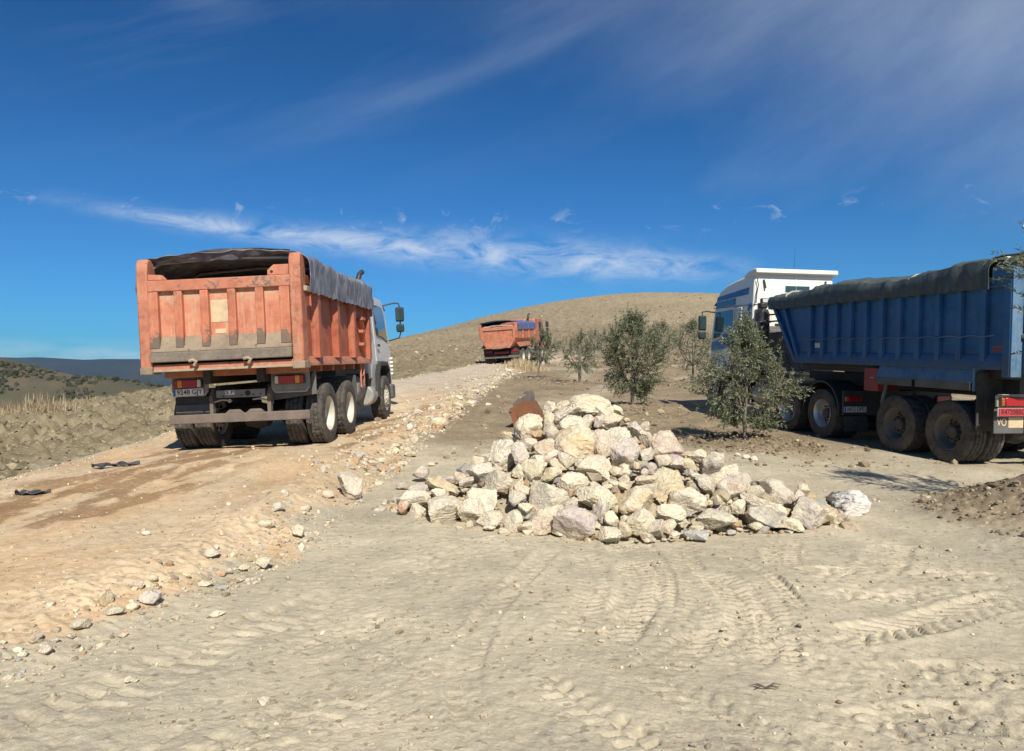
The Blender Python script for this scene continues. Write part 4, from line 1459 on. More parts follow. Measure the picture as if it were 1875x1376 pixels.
def wheel_meshes(tag_, rad, width, dish, rim_m, nuts=10):
    """tyre with cut tread, rim with dish (+ = pushed in), nuts and black discs painting the dark of the vent holes; axis x, outside at +x"""
    hw = width / 2
    rr = rad * 0.56
    tp = [(-hw * 0.80, rr), (-hw * 0.98, rr * 1.12), (-hw * 1.02, rad * 0.80), (-hw * 0.97, rad * 0.93), (-hw * 0.88, rad * 0.985)]
    tread = [(-hw * 0.80, 1), (-hw * 0.56, 1), (-hw * 0.52, 0), (-hw * 0.42, 0), (-hw * 0.38, 1), (-hw * 0.05, 1), (0.0, 0), (hw * 0.05, 1), (hw * 0.38, 1),
             (hw * 0.42, 0), (hw * 0.52, 0), (hw * 0.56, 1), (hw * 0.80, 1)]
    prof = list(tp)
    flag = [9] * len(tp)
    for i, (x, g) in enumerate(tread):
        prof.append((x, rad - (0.0 if g else 0.016)))
        flag.append(i if g else -1)
    for x, r_ in reversed(tp):
        prof.append((-x, r_))
        flag.append(9)
    nseg = 100

    def rf(i, k, r_):
        if 5 <= i < 5 + len(tread):
            row = (i - 5) // 4
            if (k + row * 2 + int(abs(prof[i][0]) * 40)) % 4 == 0:
                return r_ - 0.016
        return r_
    tyre = MB().lathe(prof, n=nseg, rfun=rf)
    me_t = tyre.mesh('tyre', True, 30)
    # rim
    xo = hw * 0.86
    xd = xo - dish
    rp = [(-hw * 0.80, rr * 1.0), (-hw * 0.3, rr * 0.90), (xd - 0.01, rr * 0.88), (xo - 0.05, rr * 0.90), (xo - 0.02, rr * 0.98), (xo, rr * 1.045), (xo + 0.008, rr * 1.02),
          (xo - 0.03, rr * 0.93), (xd + 0.03, rr * 0.865), (xd + 0.012, rr * 0.80), (xd + (0.03 if dish > 0.05 else 0.05), rr * 0.55), (xd + (0.02 if dish > 0.05 else 0.06), rr * 0.46), (xd + 0.02, 0.001)]
    rim = MB().lathe(rp, n=56)
    me_r = rim.mesh('wheel', True, 40)
    hub = MB()
    xh = xd + 0.02
    ext = 0.11 if dish > 0.05 else 0.07
    hub.lathe([(xh - 0.01, rr * 0.40), (xh + ext * 0.8, rr * 0.36), (xh + ext, rr * 0.28), (xh + ext, 0.001)], n=28)
    for i in range(nuts):
        a = 2 * math.pi * i / nuts
        hub.cyl((xh, math.cos(a) * rr * 0.52, math.sin(a) * rr * 0.52), (xh + 0.055, math.cos(a) * rr * 0.52, math.sin(a) * rr * 0.52), 0.017, n=6)
    me_h = hub.mesh('hub', True, 35)
    hol = MB()
    for i in range(8):
        a = 2 * math.pi * (i + 0.5) / 8
        c = Vector((xd + 0.024, math.cos(a) * rr * 0.70, math.sin(a) * rr * 0.70))
        hol.cyl(c - Vector((0.03, 0, 0)), c + Vector((0.004, 0, 0)), rr * 0.085, n=12)  # solid black disc: shade of an uncut hole put into colour
    me_o = hol.mesh('vent_hole', True, 35)
    me_t.materials.append(M_TREAD)
    me_r.materials.append(rim_m)
    me_h.materials.append(M_HUB if rim_m is not M_RIM_CREAM else M_RIM_CREAM)
    me_o.materials.append(M_INK_AND_HOLE)
    return me_r, me_t, me_h, me_o


def add_wheel(meshes, parent, x, y, z, side, yaw=0.0):
    me_r, me_t, me_h, me_o = meshes
    w_ = mesh_obj('wheel', me_r, None, parent)
    w_.location = (x, y, z)
    w_.rotation_euler = (random.Random(x * 7 + y).uniform(0, 6), 0, (0 if side > 0 else math.pi) + yaw)
    for nm, me in (('tyre', me_t), ('hub', me_h), ('painted_vent_holes', me_o)):
        c_ = mesh_obj(nm, me, None, w_)
        if nm == 'painted_vent_holes':
            c_['kind'] = 'stuff'
    return w_


WR = 0.515
W_REAR_CREAM = wheel_meshes('a', WR, 0.29, 0.20, M_RIM_CREAM)
W_FRONT_CREAM = wheel_meshes('b', WR, 0.30, 0.03, M_RIM_CREAM)
W_REAR_SILVER = wheel_meshes('c', WR, 0.29, 0.20, M_RIM_SILVER)
W_FRONT_SILVER = wheel_meshes('d', WR, 0.30, 0.03, M_RIM_SILVER)
W_TRAILER = wheel_meshes('e', WR, 0.30, 0.18, M_RIM_DARK)


def dual(meshes, parent, y, half=1.25, z=WR - 0.012):
    for s in (-1, 1):
        add_wheel(meshes, parent, s * (half - 0.15), y, z, s)
        add_wheel(meshes, parent, s * (half - 0.49), y, z, s)


def axle(parent, y, half=1.1, z=WR):
    mb = MB().cyl((-half, y, z), (half, y, z), 0.075, n=14)
    mb.lathe([(-0.26, 0.08), (-0.18, 0.19), (0.0, 0.23), (0.18, 0.19), (0.26, 0.08)], (0, y, z), 20)
    return mb.build('axle', M_FRAME, parent)


def plate(parent, text, x, y, z, w_, h_, mat=None, yaw=0.0, eu=True, ink=None, tilt=0.0):
    """a number plate facing -y (turned by yaw): base > lettering"""
    o = MB().box(-w_ / 2, w_ / 2, -0.004, 0.004, -h_ / 2, h_ / 2).build('number_plate', mat or M_PLATE, parent, 0.002)
    o.location = (x, y, z)
    o.rotation_euler = (0, tilt, yaw)
    if eu:
        MB().box(-w_ / 2 + 0.004, -w_ / 2 + w_ * 0.085, -0.0062, -0.0045, -h_ / 2 + 0.004, h_ / 2 - 0.004).build('country_band', M_EU, o)
    text_obj('lettering', text, h_ * 0.98, ink or M_INK_AND_HOLE, o, (w_ * (0.045 if eu else 0), -0.0058, 0), (R(90), 0, 0), w_ * (0.84 if eu else 0.86))
    return o


def drape_tarp(name, mat, parent, y0, y1, half, hem, top, arch=0.12, wr=0.03, seed=1, topfn=None, thick=0.012, hemfn=None, nv=90, drop_side=0.0):
    """a sheet thrown over the load: both sides hang, hoops show, cloth is creased"""
    rg = random.Random(seed)
    sideh = top - hem
    tot = sideh * 2 + half * 2

    def fn(u, v):
        y = y0 + (y1 - y0) * v
        s = u * tot
        tp = topfn(v) if topfn else 0.0
        rad = 0.14
        if s < sideh:
            q = s / sideh
            x, z = -half, hem + s
            x -= 0.02 * math.sin(q * 3.14)
            n = Vector((-1, 0, 0))
            edge = 1 - q
            sgn = -1
        elif s > tot - sideh:
            q = (tot - s) / sideh
            x, z = half, hem + (tot - s)
            n = Vector((1, 0, 0))
            edge = 1 - q
            sgn = 1
        else:
            q = (s - sideh) / (half * 2)
            x = -half + q * half * 2
            z = top + arch * math.sin(q * math.pi)
            n = Vector((0, 0, 1))
            edge = 0
            sgn = 0
        # round the shoulders
        cz, cx = top - rad, half - rad
        if z > cz and abs(x) > cx:
            dx_, dz_ = abs(x) - cx, z - cz
            L = math.hypot(dx_, dz_)
            if L > rad * 0.999:
                k = min(1.0, rad / L) * 1.0
                x = math.copysign(cx + dx_ * k, x)
                z = cz + dz_ * k
                n = Vector((math.copysign(dx_ / L, x), 0, dz_ / L))
        if hemfn and sgn and edge > 0:
            z += hemfn(v) * edge
        z += tp * (1 if sgn == 0 else 1 - edge)
        a = noise2(np.array([y * 3.1 + seed]), np.array([s * 2.2]), seed)[0]
        b = noise2(np.array([y * 7.5 + s * 3.0]), np.array([s * 3.4 + seed]), seed + 3)[0]
        ridge = abs(noise2(np.array([y * 4.2 - s * 2.0]), np.array([s * 1.4 - y * 0.6 + seed]), seed + 5)[0])
        hoop = max(0.0, math.cos((y - y0) * 2 * math.pi / 0.78)) ** 6
        dsp = wr * (0.75 * a + 0.45 * b + 0.9 * (0.35 - ridge)) + 0.014 * hoop * (1.0 if sgn else 1.3) - (0.03 * (1 - hoop) if sgn == 0 else 0)
        p = Vector((x, y, z)) + n * dsp
        if sgn and edge > 0.8:
            p.z += 0.012 * math.sin(y * 21 + seed) * (edge - 0.8) / 0.2
        return p, n
    return MB().sheet(fn, 70, nv, thick).build(name, mat, parent, sharp=60)


# ---------------------------------------------------------------- near orange tipper (rear view)
def place(root, name, loc):
    for c in root.children:
        if c.name.split('.')[0] == name:
            c.location = loc
            c.rotation_euler = (0, 0, R(90))


def build_orange_truck():
    t = empty('tipper_truck')
    pose_apply(t, POSE1)
    tag(t, 'large orange tipper truck with grey tarp and white cab, parked nearest on the haul road', 'truck', 'tipper trucks')
    # ---- running gear
    for s in (-1, 1):
        bx('chassis_rail', M_FRAME, t, s * 0.43 - 0.04, s * 0.43 + 0.04, 0.75, 7.2, 0.78, 1.06)
        bx('tipping_rail', M_FRAME, t, s * 0.43 - 0.06, s * 0.43 + 0.06, 0.35, 4.6, 1.10, 1.31)
    for y in (2.0, 3.3, 4.4):
        bx('crossmember', M_FRAME, t, -0.39, 0.39, y, y + 0.1, 0.82, 1.0)
    for y in (1.34, 2.74):
        dual(W_REAR_CREAM, t, y)
        axle(t, y)
    axle(t, 6.3, 0.95)
    for s in (-1, 1):
        add_wheel(W_FRONT_CREAM, t, s * 1.08, 6.3, WR - 0.012, s)
        # leaf springs
        MB().prism([(1.0, 0.62), (2.04, 0.80), (3.1, 0.62), (3.1, 0.57), (2.04, 0.70), (1.0, 0.57)], 'x', s * 0.52 - 0.045, s * 0.52 + 0.045).build('leaf_spring', M_FRAME, t)
    MB().cyl((0, 2.7, 0.6), (0, 5.0, 0.85), 0.06, n=12).build('drive_shaft', M_FRAME, t)
    # ---- dump box
    floor = bx('box_floor', M_DUSTY_STEEL, t, -1.2, 1.2, 0.06, 4.60, 1.33, 1.41, 0.01)
    for y in np.linspace(0.5, 4.3, 6):
        bx('floor_bearer', M_ORANGE_DARK, t, -1.15, 1.15, y - 0.05, y + 0.05, 1.22, 1.325)
    for s in (-1, 1):
        # side wall: thin panel + top rail + bottom rail + pressed ribs
        w_ = bx('side_wall', M_ORANGE_DARK, t, s * 1.17 - 0.02, s * 1.17 + 0.02, 0.1, 4.62, 1.42, 2.70, 0.004)
        bx('top_rail', M_ORANGE_DARK, t, s * 1.19 - 0.045, s * 1.19 + 0.06, 0.12, 4.66, 2.60, 2.74, 0.012)
        MB().prism([(s * 1.14, 1.32), (s * 1.26, 1.32), (s * 1.26, 1.37), (s * 1.20, 1.47), (s * 1.14, 1.47)], 'y', 0.1, 4.66).build('bottom_rail', M_ORANGE, t, 0.006)
        for y, hwid in ((0.80, 0.17), (2.00, 0.17), (3.20, 0.17)):
            xi, xo = s * 1.188, s * 1.30
            MB().hexa([(xi, y - hwid, 1.44), (xo, y - hwid * 0.45, 1.44), (xo, y + hwid * 0.45, 1.44), (xi, y + hwid, 1.44),
                       (xi, y - hwid, 2.60), (xo, y - hwid * 0.45, 2.60), (xo, y + hwid * 0.45, 2.60), (xi, y + hwid, 2.60)]).build('rib', M_ORANGE_DARK, t, 0.012)
        bx('front_post', M_ORANGE_DARK, t, s * 1.23 - 0.05, s * 1.23 + 0.05, 4.50, 4.66, 1.40, 2.62, 0.012)
        # rear pillar with rounded head
        px0, px1 = sorted((s * 1.09, s * 1.27))
        prof = [(-0.05, 1.30), (0.22, 1.30), (0.22, 2.85), (0.19, 2.98), (0.10, 3.06), (0.02, 3.06), (-0.03, 2.98), (-0.05, 2.85)]
        pil = MB().prism(prof, 'x', px0, px1).build('rear_pillar', M_PILLAR, t, 0.02)
        bx('pillar_foot', M_LEDGE, pil, px0 - 0.006, px1 + 0.006, -0.06, 0.24, 1.285, 1.40, 0.012)
        # hinge arm bracket outside the pillar
        if s > 0:
            bx('rope_bracket', M_DUSTY_STEEL, t, 1.275, 1.33, 0.05, 0.36, 2.47, 2.55, 0.008)
    bx('front_wall', M_ORANGE_DARK, t, -1.15, 1.15, 4.60, 4.66, 1.4, 2.78)
    MB().box(-1.2, 1.2, 4.66, 4.78, 2.62, 2.74).build('headboard_rail', M_ORANGE_DARK, t, 0.01)
    # ---- tailgate
    gate = bx('tailgate', M_ORANGE_PALE, t, -1.085, 1.085, 0.015, 0.055, 1.60, 2.60, 0.003)
    bx('top_beam', M_ORANGE_WORN, gate, -1.10, 1.10, -0.055, 0.075, 2.545, 2.72, 0.015)
    MB().prism([(0.012, 1.86), (-0.065, 1.66), (-0.065, 1.62), (0.012, 1.62)], 'x', -1.087, 1.087).build('sloping_ledge', M_LEDGE, gate, 0.006)
    bx('lower_beam', M_WORN, gate, -1.09, 1.09, -0.10, 0.03, 1.465, 1.617, 0.015)
    for xc in (-1.02, -0.63, -0.225, 0.195, 0.625, 1.01):
        wv = 0.062 if abs(xc) < 1 else 0.078
        bx('tailgate_rib', M_ORANGE_RIB, gate, xc - wv, xc + wv, -0.065, 0.012, 1.68, 2.543, 0.010)
    bx('sticker', M_STICKER, gate, -0.155, 0.125, 0.0095, 0.013, 2.05, 2.39, 0.001)
    bx('sticker', M_STICKER, gate, -0.10, 0.07, 0.0095, 0.013, 1.875, 1.945, 0.001)
    sill = bx('rear_sill', M_ORANGE, t, -1.085, 1.085, -0.02, 0.10, 1.325, 1.435, 0.012)
    bx('dusty_lip', M_DUSTY_STEEL, sill, -1.083, 1.083, -0.026, 0.02, 1.318, 1.352, 0.006)
    for xc in (-0.42, 0.42):
        MB().tube([(xc - 0.06, -0.11, 1.47), (xc, -0.115, 1.485), (xc + 0.05, -0.11, 1.46), (xc + 0.01, -0.10, 1.40)], 0.026, 8).build('latch_hook', M_DUSTY_STEEL, t)
    # lugs either side above the gate
    MB().prism([(0.76, 2.725), (1.085, 2.725), (1.085, 2.88), (0.86, 2.88), (0.76, 2.80)], 'y', -0.035, 0.02).build('corner_plate', M_ORANGE, t, 0.006)
    MB().cyl((0.83, -0.040, 2.775), (0.83, -0.030, 2.775), 0.022, n=12).build('painted_bolt_hole', M_INK_AND_HOLE, t)  # no hole is cut; a black disc paints its dark inside
    MB().prism([(-1.085, 2.725), (-0.80, 2.725), (-0.87, 2.80), (-1.085, 2.82)], 'y', -0.035, 0.02).build('corner_plate', M_ORANGE, t, 0.006)
    # ---- tarp over the load
    drape_tarp('tarpaulin', M_TARP_GREY, t, 0.16, 4.78, 1.335, 2.46, 3.05, 0.10, 0.034, 3, topfn=lambda v: 0.03 * math.sin(v * 9) - 0.05 * v)
    # slack flap of tarp at the back edge, sagging to the left
    def lip(u, v):
        x = -1.06 + 2.12 * u
        z = 3.10 + 0.09 * math.sin(u * math.pi * 0.9) - 0.16 * max(0, 0.35 - u) - (0.05 + 0.11 * math.sin(u * math.pi) ** 2) * v
        return Vector((x, 0.16 + 0.10 * v + 0.02 * math.sin(u * 23), z + 0.012 * math.sin(u * 31) * v)), Vector((0, -1, 0.3))
    MB().sheet(lip, 50, 8, 0.01).build('tarp_edge', M_TARP_GREY, t)
    for yy in (0.30, 1.75, 3.2, 4.6):
        MB().tube([(-1.2, yy, 2.72), (-1.2, yy, 2.93), (-1.05, yy, 3.02), (0, yy, 3.07), (1.05, yy, 3.02), (1.2, yy, 2.93), (1.2, yy, 2.72)], 0.022, 8).build('tarp_hoop', M_STEELBARE, t)
    # dark load far down inside
    MB().sheet(lambda u, v: (Vector((-1.14 + 2.28 * u, 0.12 + 4.4 * v, 2.05 + 0.35 * math.sin(v * 3) + 0.05 * noise2(np.array([u * 9]), np.array([v * 17]), 4)[0])), Vector((0, 0, 1))), 24, 40, 0.05).build('load', M_LOAD, t)
    # ---- rear end below the box
    for s in (-1, 1):
        x0, x1 = (-1.13, -0.53) if s < 0 else (0.50, 1.13)
        lp = MB().prism([(x0, 1.27), (x1, 1.27), (x1, 0.98), (x1 - 0.05, 0.91), (x0 + 0.05, 0.91), (x0, 0.98)], 'y', 0.62, 0.65).build('lamp_panel', M_GREY_STEEL, t, 0.008)
        MB().prism([(x0 + 0.01, 0.99), (x0 + 0.06, 0.905), (x1 - 0.06, 0.905), (x1 - 0.01, 0.99), (x1 - 0.035, 0.99), (x1 - 0.07, 0.93), (x0 + 0.07, 0.93), (x0 + 0.035, 0.99)], 'y', 0.605, 0.619).build('bright_rim', M_STEELBARE, lp, 0.004)
        lx0, lx1 = (-1.06, -0.62) if s < 0 else (0.58, 1.05)
        hs_ = bx('tail_light', M_PLASTIC, t, lx0 - 0.015, lx1 + 0.015, 0.56, 0.618, 1.045, 1.185, 0.01)
        cells = [('R', 0.0, 0.12), ('A', 0.12, 0.30), ('R', 0.30, 0.86), ('W', 0.86, 1.0)]
        for cc, a, b_ in cells:
            if s > 0:
                a, b_ = 1 - b_, 1 - a
            xa, xb = lx0 + (lx1 - lx0) * a, lx0 + (lx1 - lx0) * b_
            mm = {'R': M_LENS_RED, 'A': M_LENS_AMBER, 'W': M_LENS_WHITE}[cc]
            nm = {'R': 'red_lens', 'A': 'amber_lens', 'W': 'white_lens'}[cc]
            bx(nm, mm, hs_, xa + 0.002, xb - 0.002, 0.545, 0.575, 1.055, 1.175, 0.006)
    plate(t, '9248 GJY', -0.85, 0.595, 0.975, 0.50, 0.112, tilt=R(-1))
    bx('mud_flap', M_RUBBER, t, -1.12, -0.52, 0.70, 0.715, 0.62, 0.90, 0.004)
    bx('flap_weight', M_GREY_FLAP, t, -1.12, -0.52, 0.69, 0.699, 0.64, 0.765, 0.004)
    MB().prism([(0.42, 0.78), (1.21, 0.86), (1.21, 1.26), (1.17, 1.22), (1.02, 0.98), (0.42, 0.92)], 'y', 0.70, 0.722).build('mud_flap', M_GREY_FLAP, t, 0.004)
    bx('tow_beam', M_GREY_STEEL, t, -0.40, 0.40, 0.60, 0.68, 0.86, 0.985, 0.006)
    MB().cyl((0.12, 0.592, 0.925), (0.12, 0.61, 0.925), 0.045, n=18).build('painted_tow_hole', M_INK_AND_HOLE, t)  # black disc on the beam paints the shade inside the hole
    for xh, zh in ((-0.28, 0.89), (0.02, 0.895), (0.21, 0.895), (0.33, 0.90)):
        MB().cyl((xh, 0.594, zh), (xh, 0.61, zh), 0.013, n=10).build('painted_bolt_hole', M_INK_AND_HOLE, t)  # small black discs paint the dark of holes not cut
    sp = plate(t, 'S P', -0.17, 0.594, 0.945, 0.15, 0.072, eu=False)
    for s in (-1, 1):
        MB().prism([(0.56, 0.60), (0.64, 0.60), (0.72, 0.95), (0.66, 1.02), (0.56, 0.90)], 'x', s * 0.47 - 0.03, s * 0.47 + 0.03).build('bumper_bracket', M_BROWN_BEAM, t, 0.006)
        MB().tube([(s * 0.44, 0.6, 0.80), (s * 0.30, 0.59, 0.83), (s * 0.20, 0.6, 0.82)], 0.014, 8).build('air_line', M_STEELBARE, t)
    MB().cyl((-0.17, 0.56, 0.81), (-0.17, 0.60, 0.81), 0.03, n=14).build('air_coupling', M_STEELBARE, t)
    bx('rear_bumper', M_BROWN_BEAM, t, -1.14, 1.14, 0.50, 0.60, 0.47, 0.615, 0.012)
    for xa, xb in ((-0.20, 0.02), (0.14, 0.36)):
        MB().prism([(xa - 0.04, 0.615), (xb + 0.04, 0.615), (xb - 0.03, 0.67), (xa + 0.03, 0.67)], 'y', 0.53, 0.58).build('bumper_step', M_BROWN_BEAM, t, 0.006)
    # ---- right-hand side equipment
    for z in (1.72, 1.98, 2.24):
        st = bx('step', M_ORANGE, t, 1.20, 1.30, 3.84, 4.10, z - 0.03, z + 0.03, 0.006)
        MB().prism([(3.86, z - 0.03), (3.90, z - 0.03), (4.06, z - 0.19), (4.02, z - 0.19)], 'x', 1.20, 1.285).build('step_bracket', M_ORANGE, st, 0.004)
    lad = MB()
    for yy in (3.86, 4.12):
        lad.box(1.19, 1.225, yy - 0.02, yy + 0.02, 0.84, 1.33)
    lad.box(1.192, 1.223, 3.86, 4.12, 1.06, 1.10).box(1.192, 1.223, 3.86, 4.12, 0.84, 0.88)
    lad.build('hanging_ladder', M_ORANGE, t, 0.005)
    MB().lathe([(-0.34, 0.001), (-0.34, 0.25), (-0.30, 0.29), (0.30, 0.29), (0.34, 0.25), (0.34, 0.001)], n=28).build('fuel_tank', M_GREY_STEEL, t)
    place(t, 'fuel_tank', (0.88, 4.05, 0.80))
    MB().lathe([(-0.25, 0.001), (-0.25, 0.20), (-0.22, 0.23), (0.22, 0.23), (0.25, 0.20), (0.25, 0.001)], n=28).build('air_tank', M_STEELBARE, t)
    place(t, 'air_tank', (0.98, 5.18, 0.62))
    bx('battery_box', M_FRAME, t, 0.62, 1.10, 4.95, 5.55, 0.75, 1.10, 0.02)
    MB().prism([(3.30, 1.10), (3.36, 1.10), (3.46, 0.60), (3.40, 0.60)], 'x', 0.55, 1.22).build('mud_flap', M_GREY_FLAP, t, 0.004)
    # ---- cab
    cab_half = 1.14
    side = [(5.05, 0.98), (5.55, 0.98), (5.68, 1.22), (5.95, 1.32), (6.60, 1.32), (6.86, 1.20), (6.95, 0.80), (7.42, 0.62), (7.50, 0.80), (7.50, 1.60), (7.30, 2.55), (7.02, 2.86), (5.10, 2.90), (5.05, 2.84)]
    cb = MB()
    n = len(side)
    def xh(z):
        return cab_half if z < 1.9 else cab_half - (z - 1.9) * 0.10
    ring = [[(sg * xh(z), y, z) for y, z in side] for sg in (-1, 1)]
    cb.add(ring[0] + ring[1], [tuple(range(n - 1, -1, -1)), tuple(range(n, 2 * n))] + [(i, (i + 1) % n, (i + 1) % n + n, i + n) for i in range(n)])
    cab = cb.build('cab', M_WHITE, t, 0.035)
    for s in (-1, 1):
        xs = lambda z: s * (xh(z) + 0.006)
        def quad(name, pts, m_, th=0.012):
            q = MB()
            k = len(pts)
            q.add([(xs(z), y, z) for y, z in pts] + [(xs(z) - s * th, y, z) for y, z in pts], [tuple(range(k)), tuple(range(2 * k - 1, k - 1, -1))] + [(i, (i + 1) % k, (i + 1) % k + k, i + k) for i in range(k)])
            return q.build(name, m_, cab, 0.003)
        dr = quad('door', [(5.75, 1.36), (7.05, 1.36), (7.18, 1.9), (7.10, 2.62), (6.92, 2.76), (5.75, 2.76)], M_WHITE)
        quad('side_window', [(5.90, 1.98), (6.60, 1.94), (7.12, 1.80), (7.05, 2.55), (6.90, 2.68), (5.90, 2.68)], M_GLASS, 0.004)
        bx('door_handle', M_PLASTIC, cab, *sorted((s * (cab_half + 0.02), s * (cab_half + 0.045))), 5.82, 6.02, 1.70, 1.76)
        # wheel arch and steps
        MB().prism([(5.60, 0.55), (5.66, 0.55), (5.72, 1.10), (5.92, 1.26), (6.62, 1.26), (6.84, 1.12), (6.90, 0.80), (6.97, 0.80), (6.92, 1.18), (6.66, 1.34), (5.88, 1.34), (5.64, 1.14)], 'x', *sorted((s * 0.85, s * 1.22))).build('front_fender', M_PLASTIC, t, 0.01)
        MB().prism([(5.22, 0.55), (5.58, 0.55), (5.62, 1.30), (5.40, 1.30), (5.22, 1.05)], 'x', *sorted((s * 1.0, s * 1.2))).build('fender_panel', M_GREY_FLAP, t, 0.01)
        # mirrors
        mx = s * 1.45
        arm = MB().tube([(s * 1.05, 7.18, 2.74), (s * 1.30, 7.30, 2.80), (mx - s * 0.03, 7.30, 2.79), (mx, 7.30, 2.70), (mx, 7.30, 2.05), (mx - s * 0.04, 7.30, 1.93), (s * 1.16, 7.22, 1.86)], 0.018, 8).build('mirror_arm', M_PLASTIC, t)
        bx('mirror', M_PLASTIC, arm, mx - 0.105, mx + 0.105, 7.22, 7.32, 2.33, 2.69, 0.035)
        bx('mirror_glass', M_GLASS, arm, mx - 0.085, mx + 0.085, 7.214, 7.222, 2.36, 2.66, 0.01)
        bx('wide_mirror', M_PLASTIC, arm, mx - 0.10, mx + 0.10, 7.22, 7.33, 2.07, 2.27, 0.045)
        bx('wide_mirror_glass', M_GLASS, arm, mx - 0.08, mx + 0.08, 7.214, 7.222, 2.10, 2.24, 0.02)
        for i in range(5):
            bx('grille_slat', M_CREAM_CAB, cab, *sorted((s * 1.10, s * 1.19)), 7.40, 7.47, 1.02 + i * 0.095, 1.07 + i * 0.095, 0.01)
    bx('sun_visor', M_PLASTIC, cab, -1.05, 1.05, 7.20, 7.46, 2.66, 2.70, 0.01, rot=(R(-22), 0, 0))
    MB().add([(-1.0, 7.475, 1.72), (1.0, 7.475, 1.72), (0.93, 7.305, 2.56), (-0.93, 7.305, 2.56), (-1.0, 7.49, 1.72), (1.0, 7.49, 1.72), (0.93, 7.32, 2.56), (-0.93, 7.32, 2.56)],
             [(0, 1, 2, 3), (4, 7, 6, 5), (0, 4, 5, 1), (1, 5, 6, 2), (2, 6, 7, 3), (3, 7, 4, 0)]).build('windscreen', M_GLASS, cab)
    MB().add([(-0.55, 5.044, 2.0), (0.55, 5.044, 2.0), (0.55, 5.044, 2.6), (-0.55, 5.044, 2.6), (-0.55, 5.03, 2.0), (0.55, 5.03, 2.0), (0.55, 5.03, 2.6), (-0.55, 5.03, 2.6)],
             [(0, 1, 2, 3), (4, 7, 6, 5), (0, 4, 5, 1), (1, 5, 6, 2), (2, 6, 7, 3), (3, 7, 4, 0)]).build('rear_window', M_GLASS, cab)
    bx('front_bumper', M_GREY_FLAP, t, -1.2, 1.2, 7.25, 7.58, 0.42, 0.78, 0.05)
    # exhaust stack and air intake between cab and box
    MB().tube([(1.0, 4.90, 1.1), (1.0, 4.90, 3.02), (1.0, 4.92, 3.17), (1.02, 4.98, 3.28), (1.06, 5.08, 3.34)], 0.055, 14).build('exhaust_stack', M_PLASTIC, t)
    bx('air_intake', M_PLASTIC, t, 0.55, 0.88, 4.82, 5.02, 1.2, 2.70, 0.03)
    MB().cyl((1.16, 4.72, 2.42), (1.30, 4.72, 2.42), 0.10, n=18).build('tarp_crank', M_RED_BOX, t)
    return t


build_orange_truck()


# ---------------------------------------------------------------- blue semi-trailer
def pose_shift(pose, fwd):
    h, p = R(pose[3]), R(pose[4])
    return (pose[0] + math.sin(h) * math.cos(p) * fwd, pose[1] + math.cos(h) * math.cos(p) * fwd, pose[2] + math.sin(p) * fwd) + tuple(pose[3:])


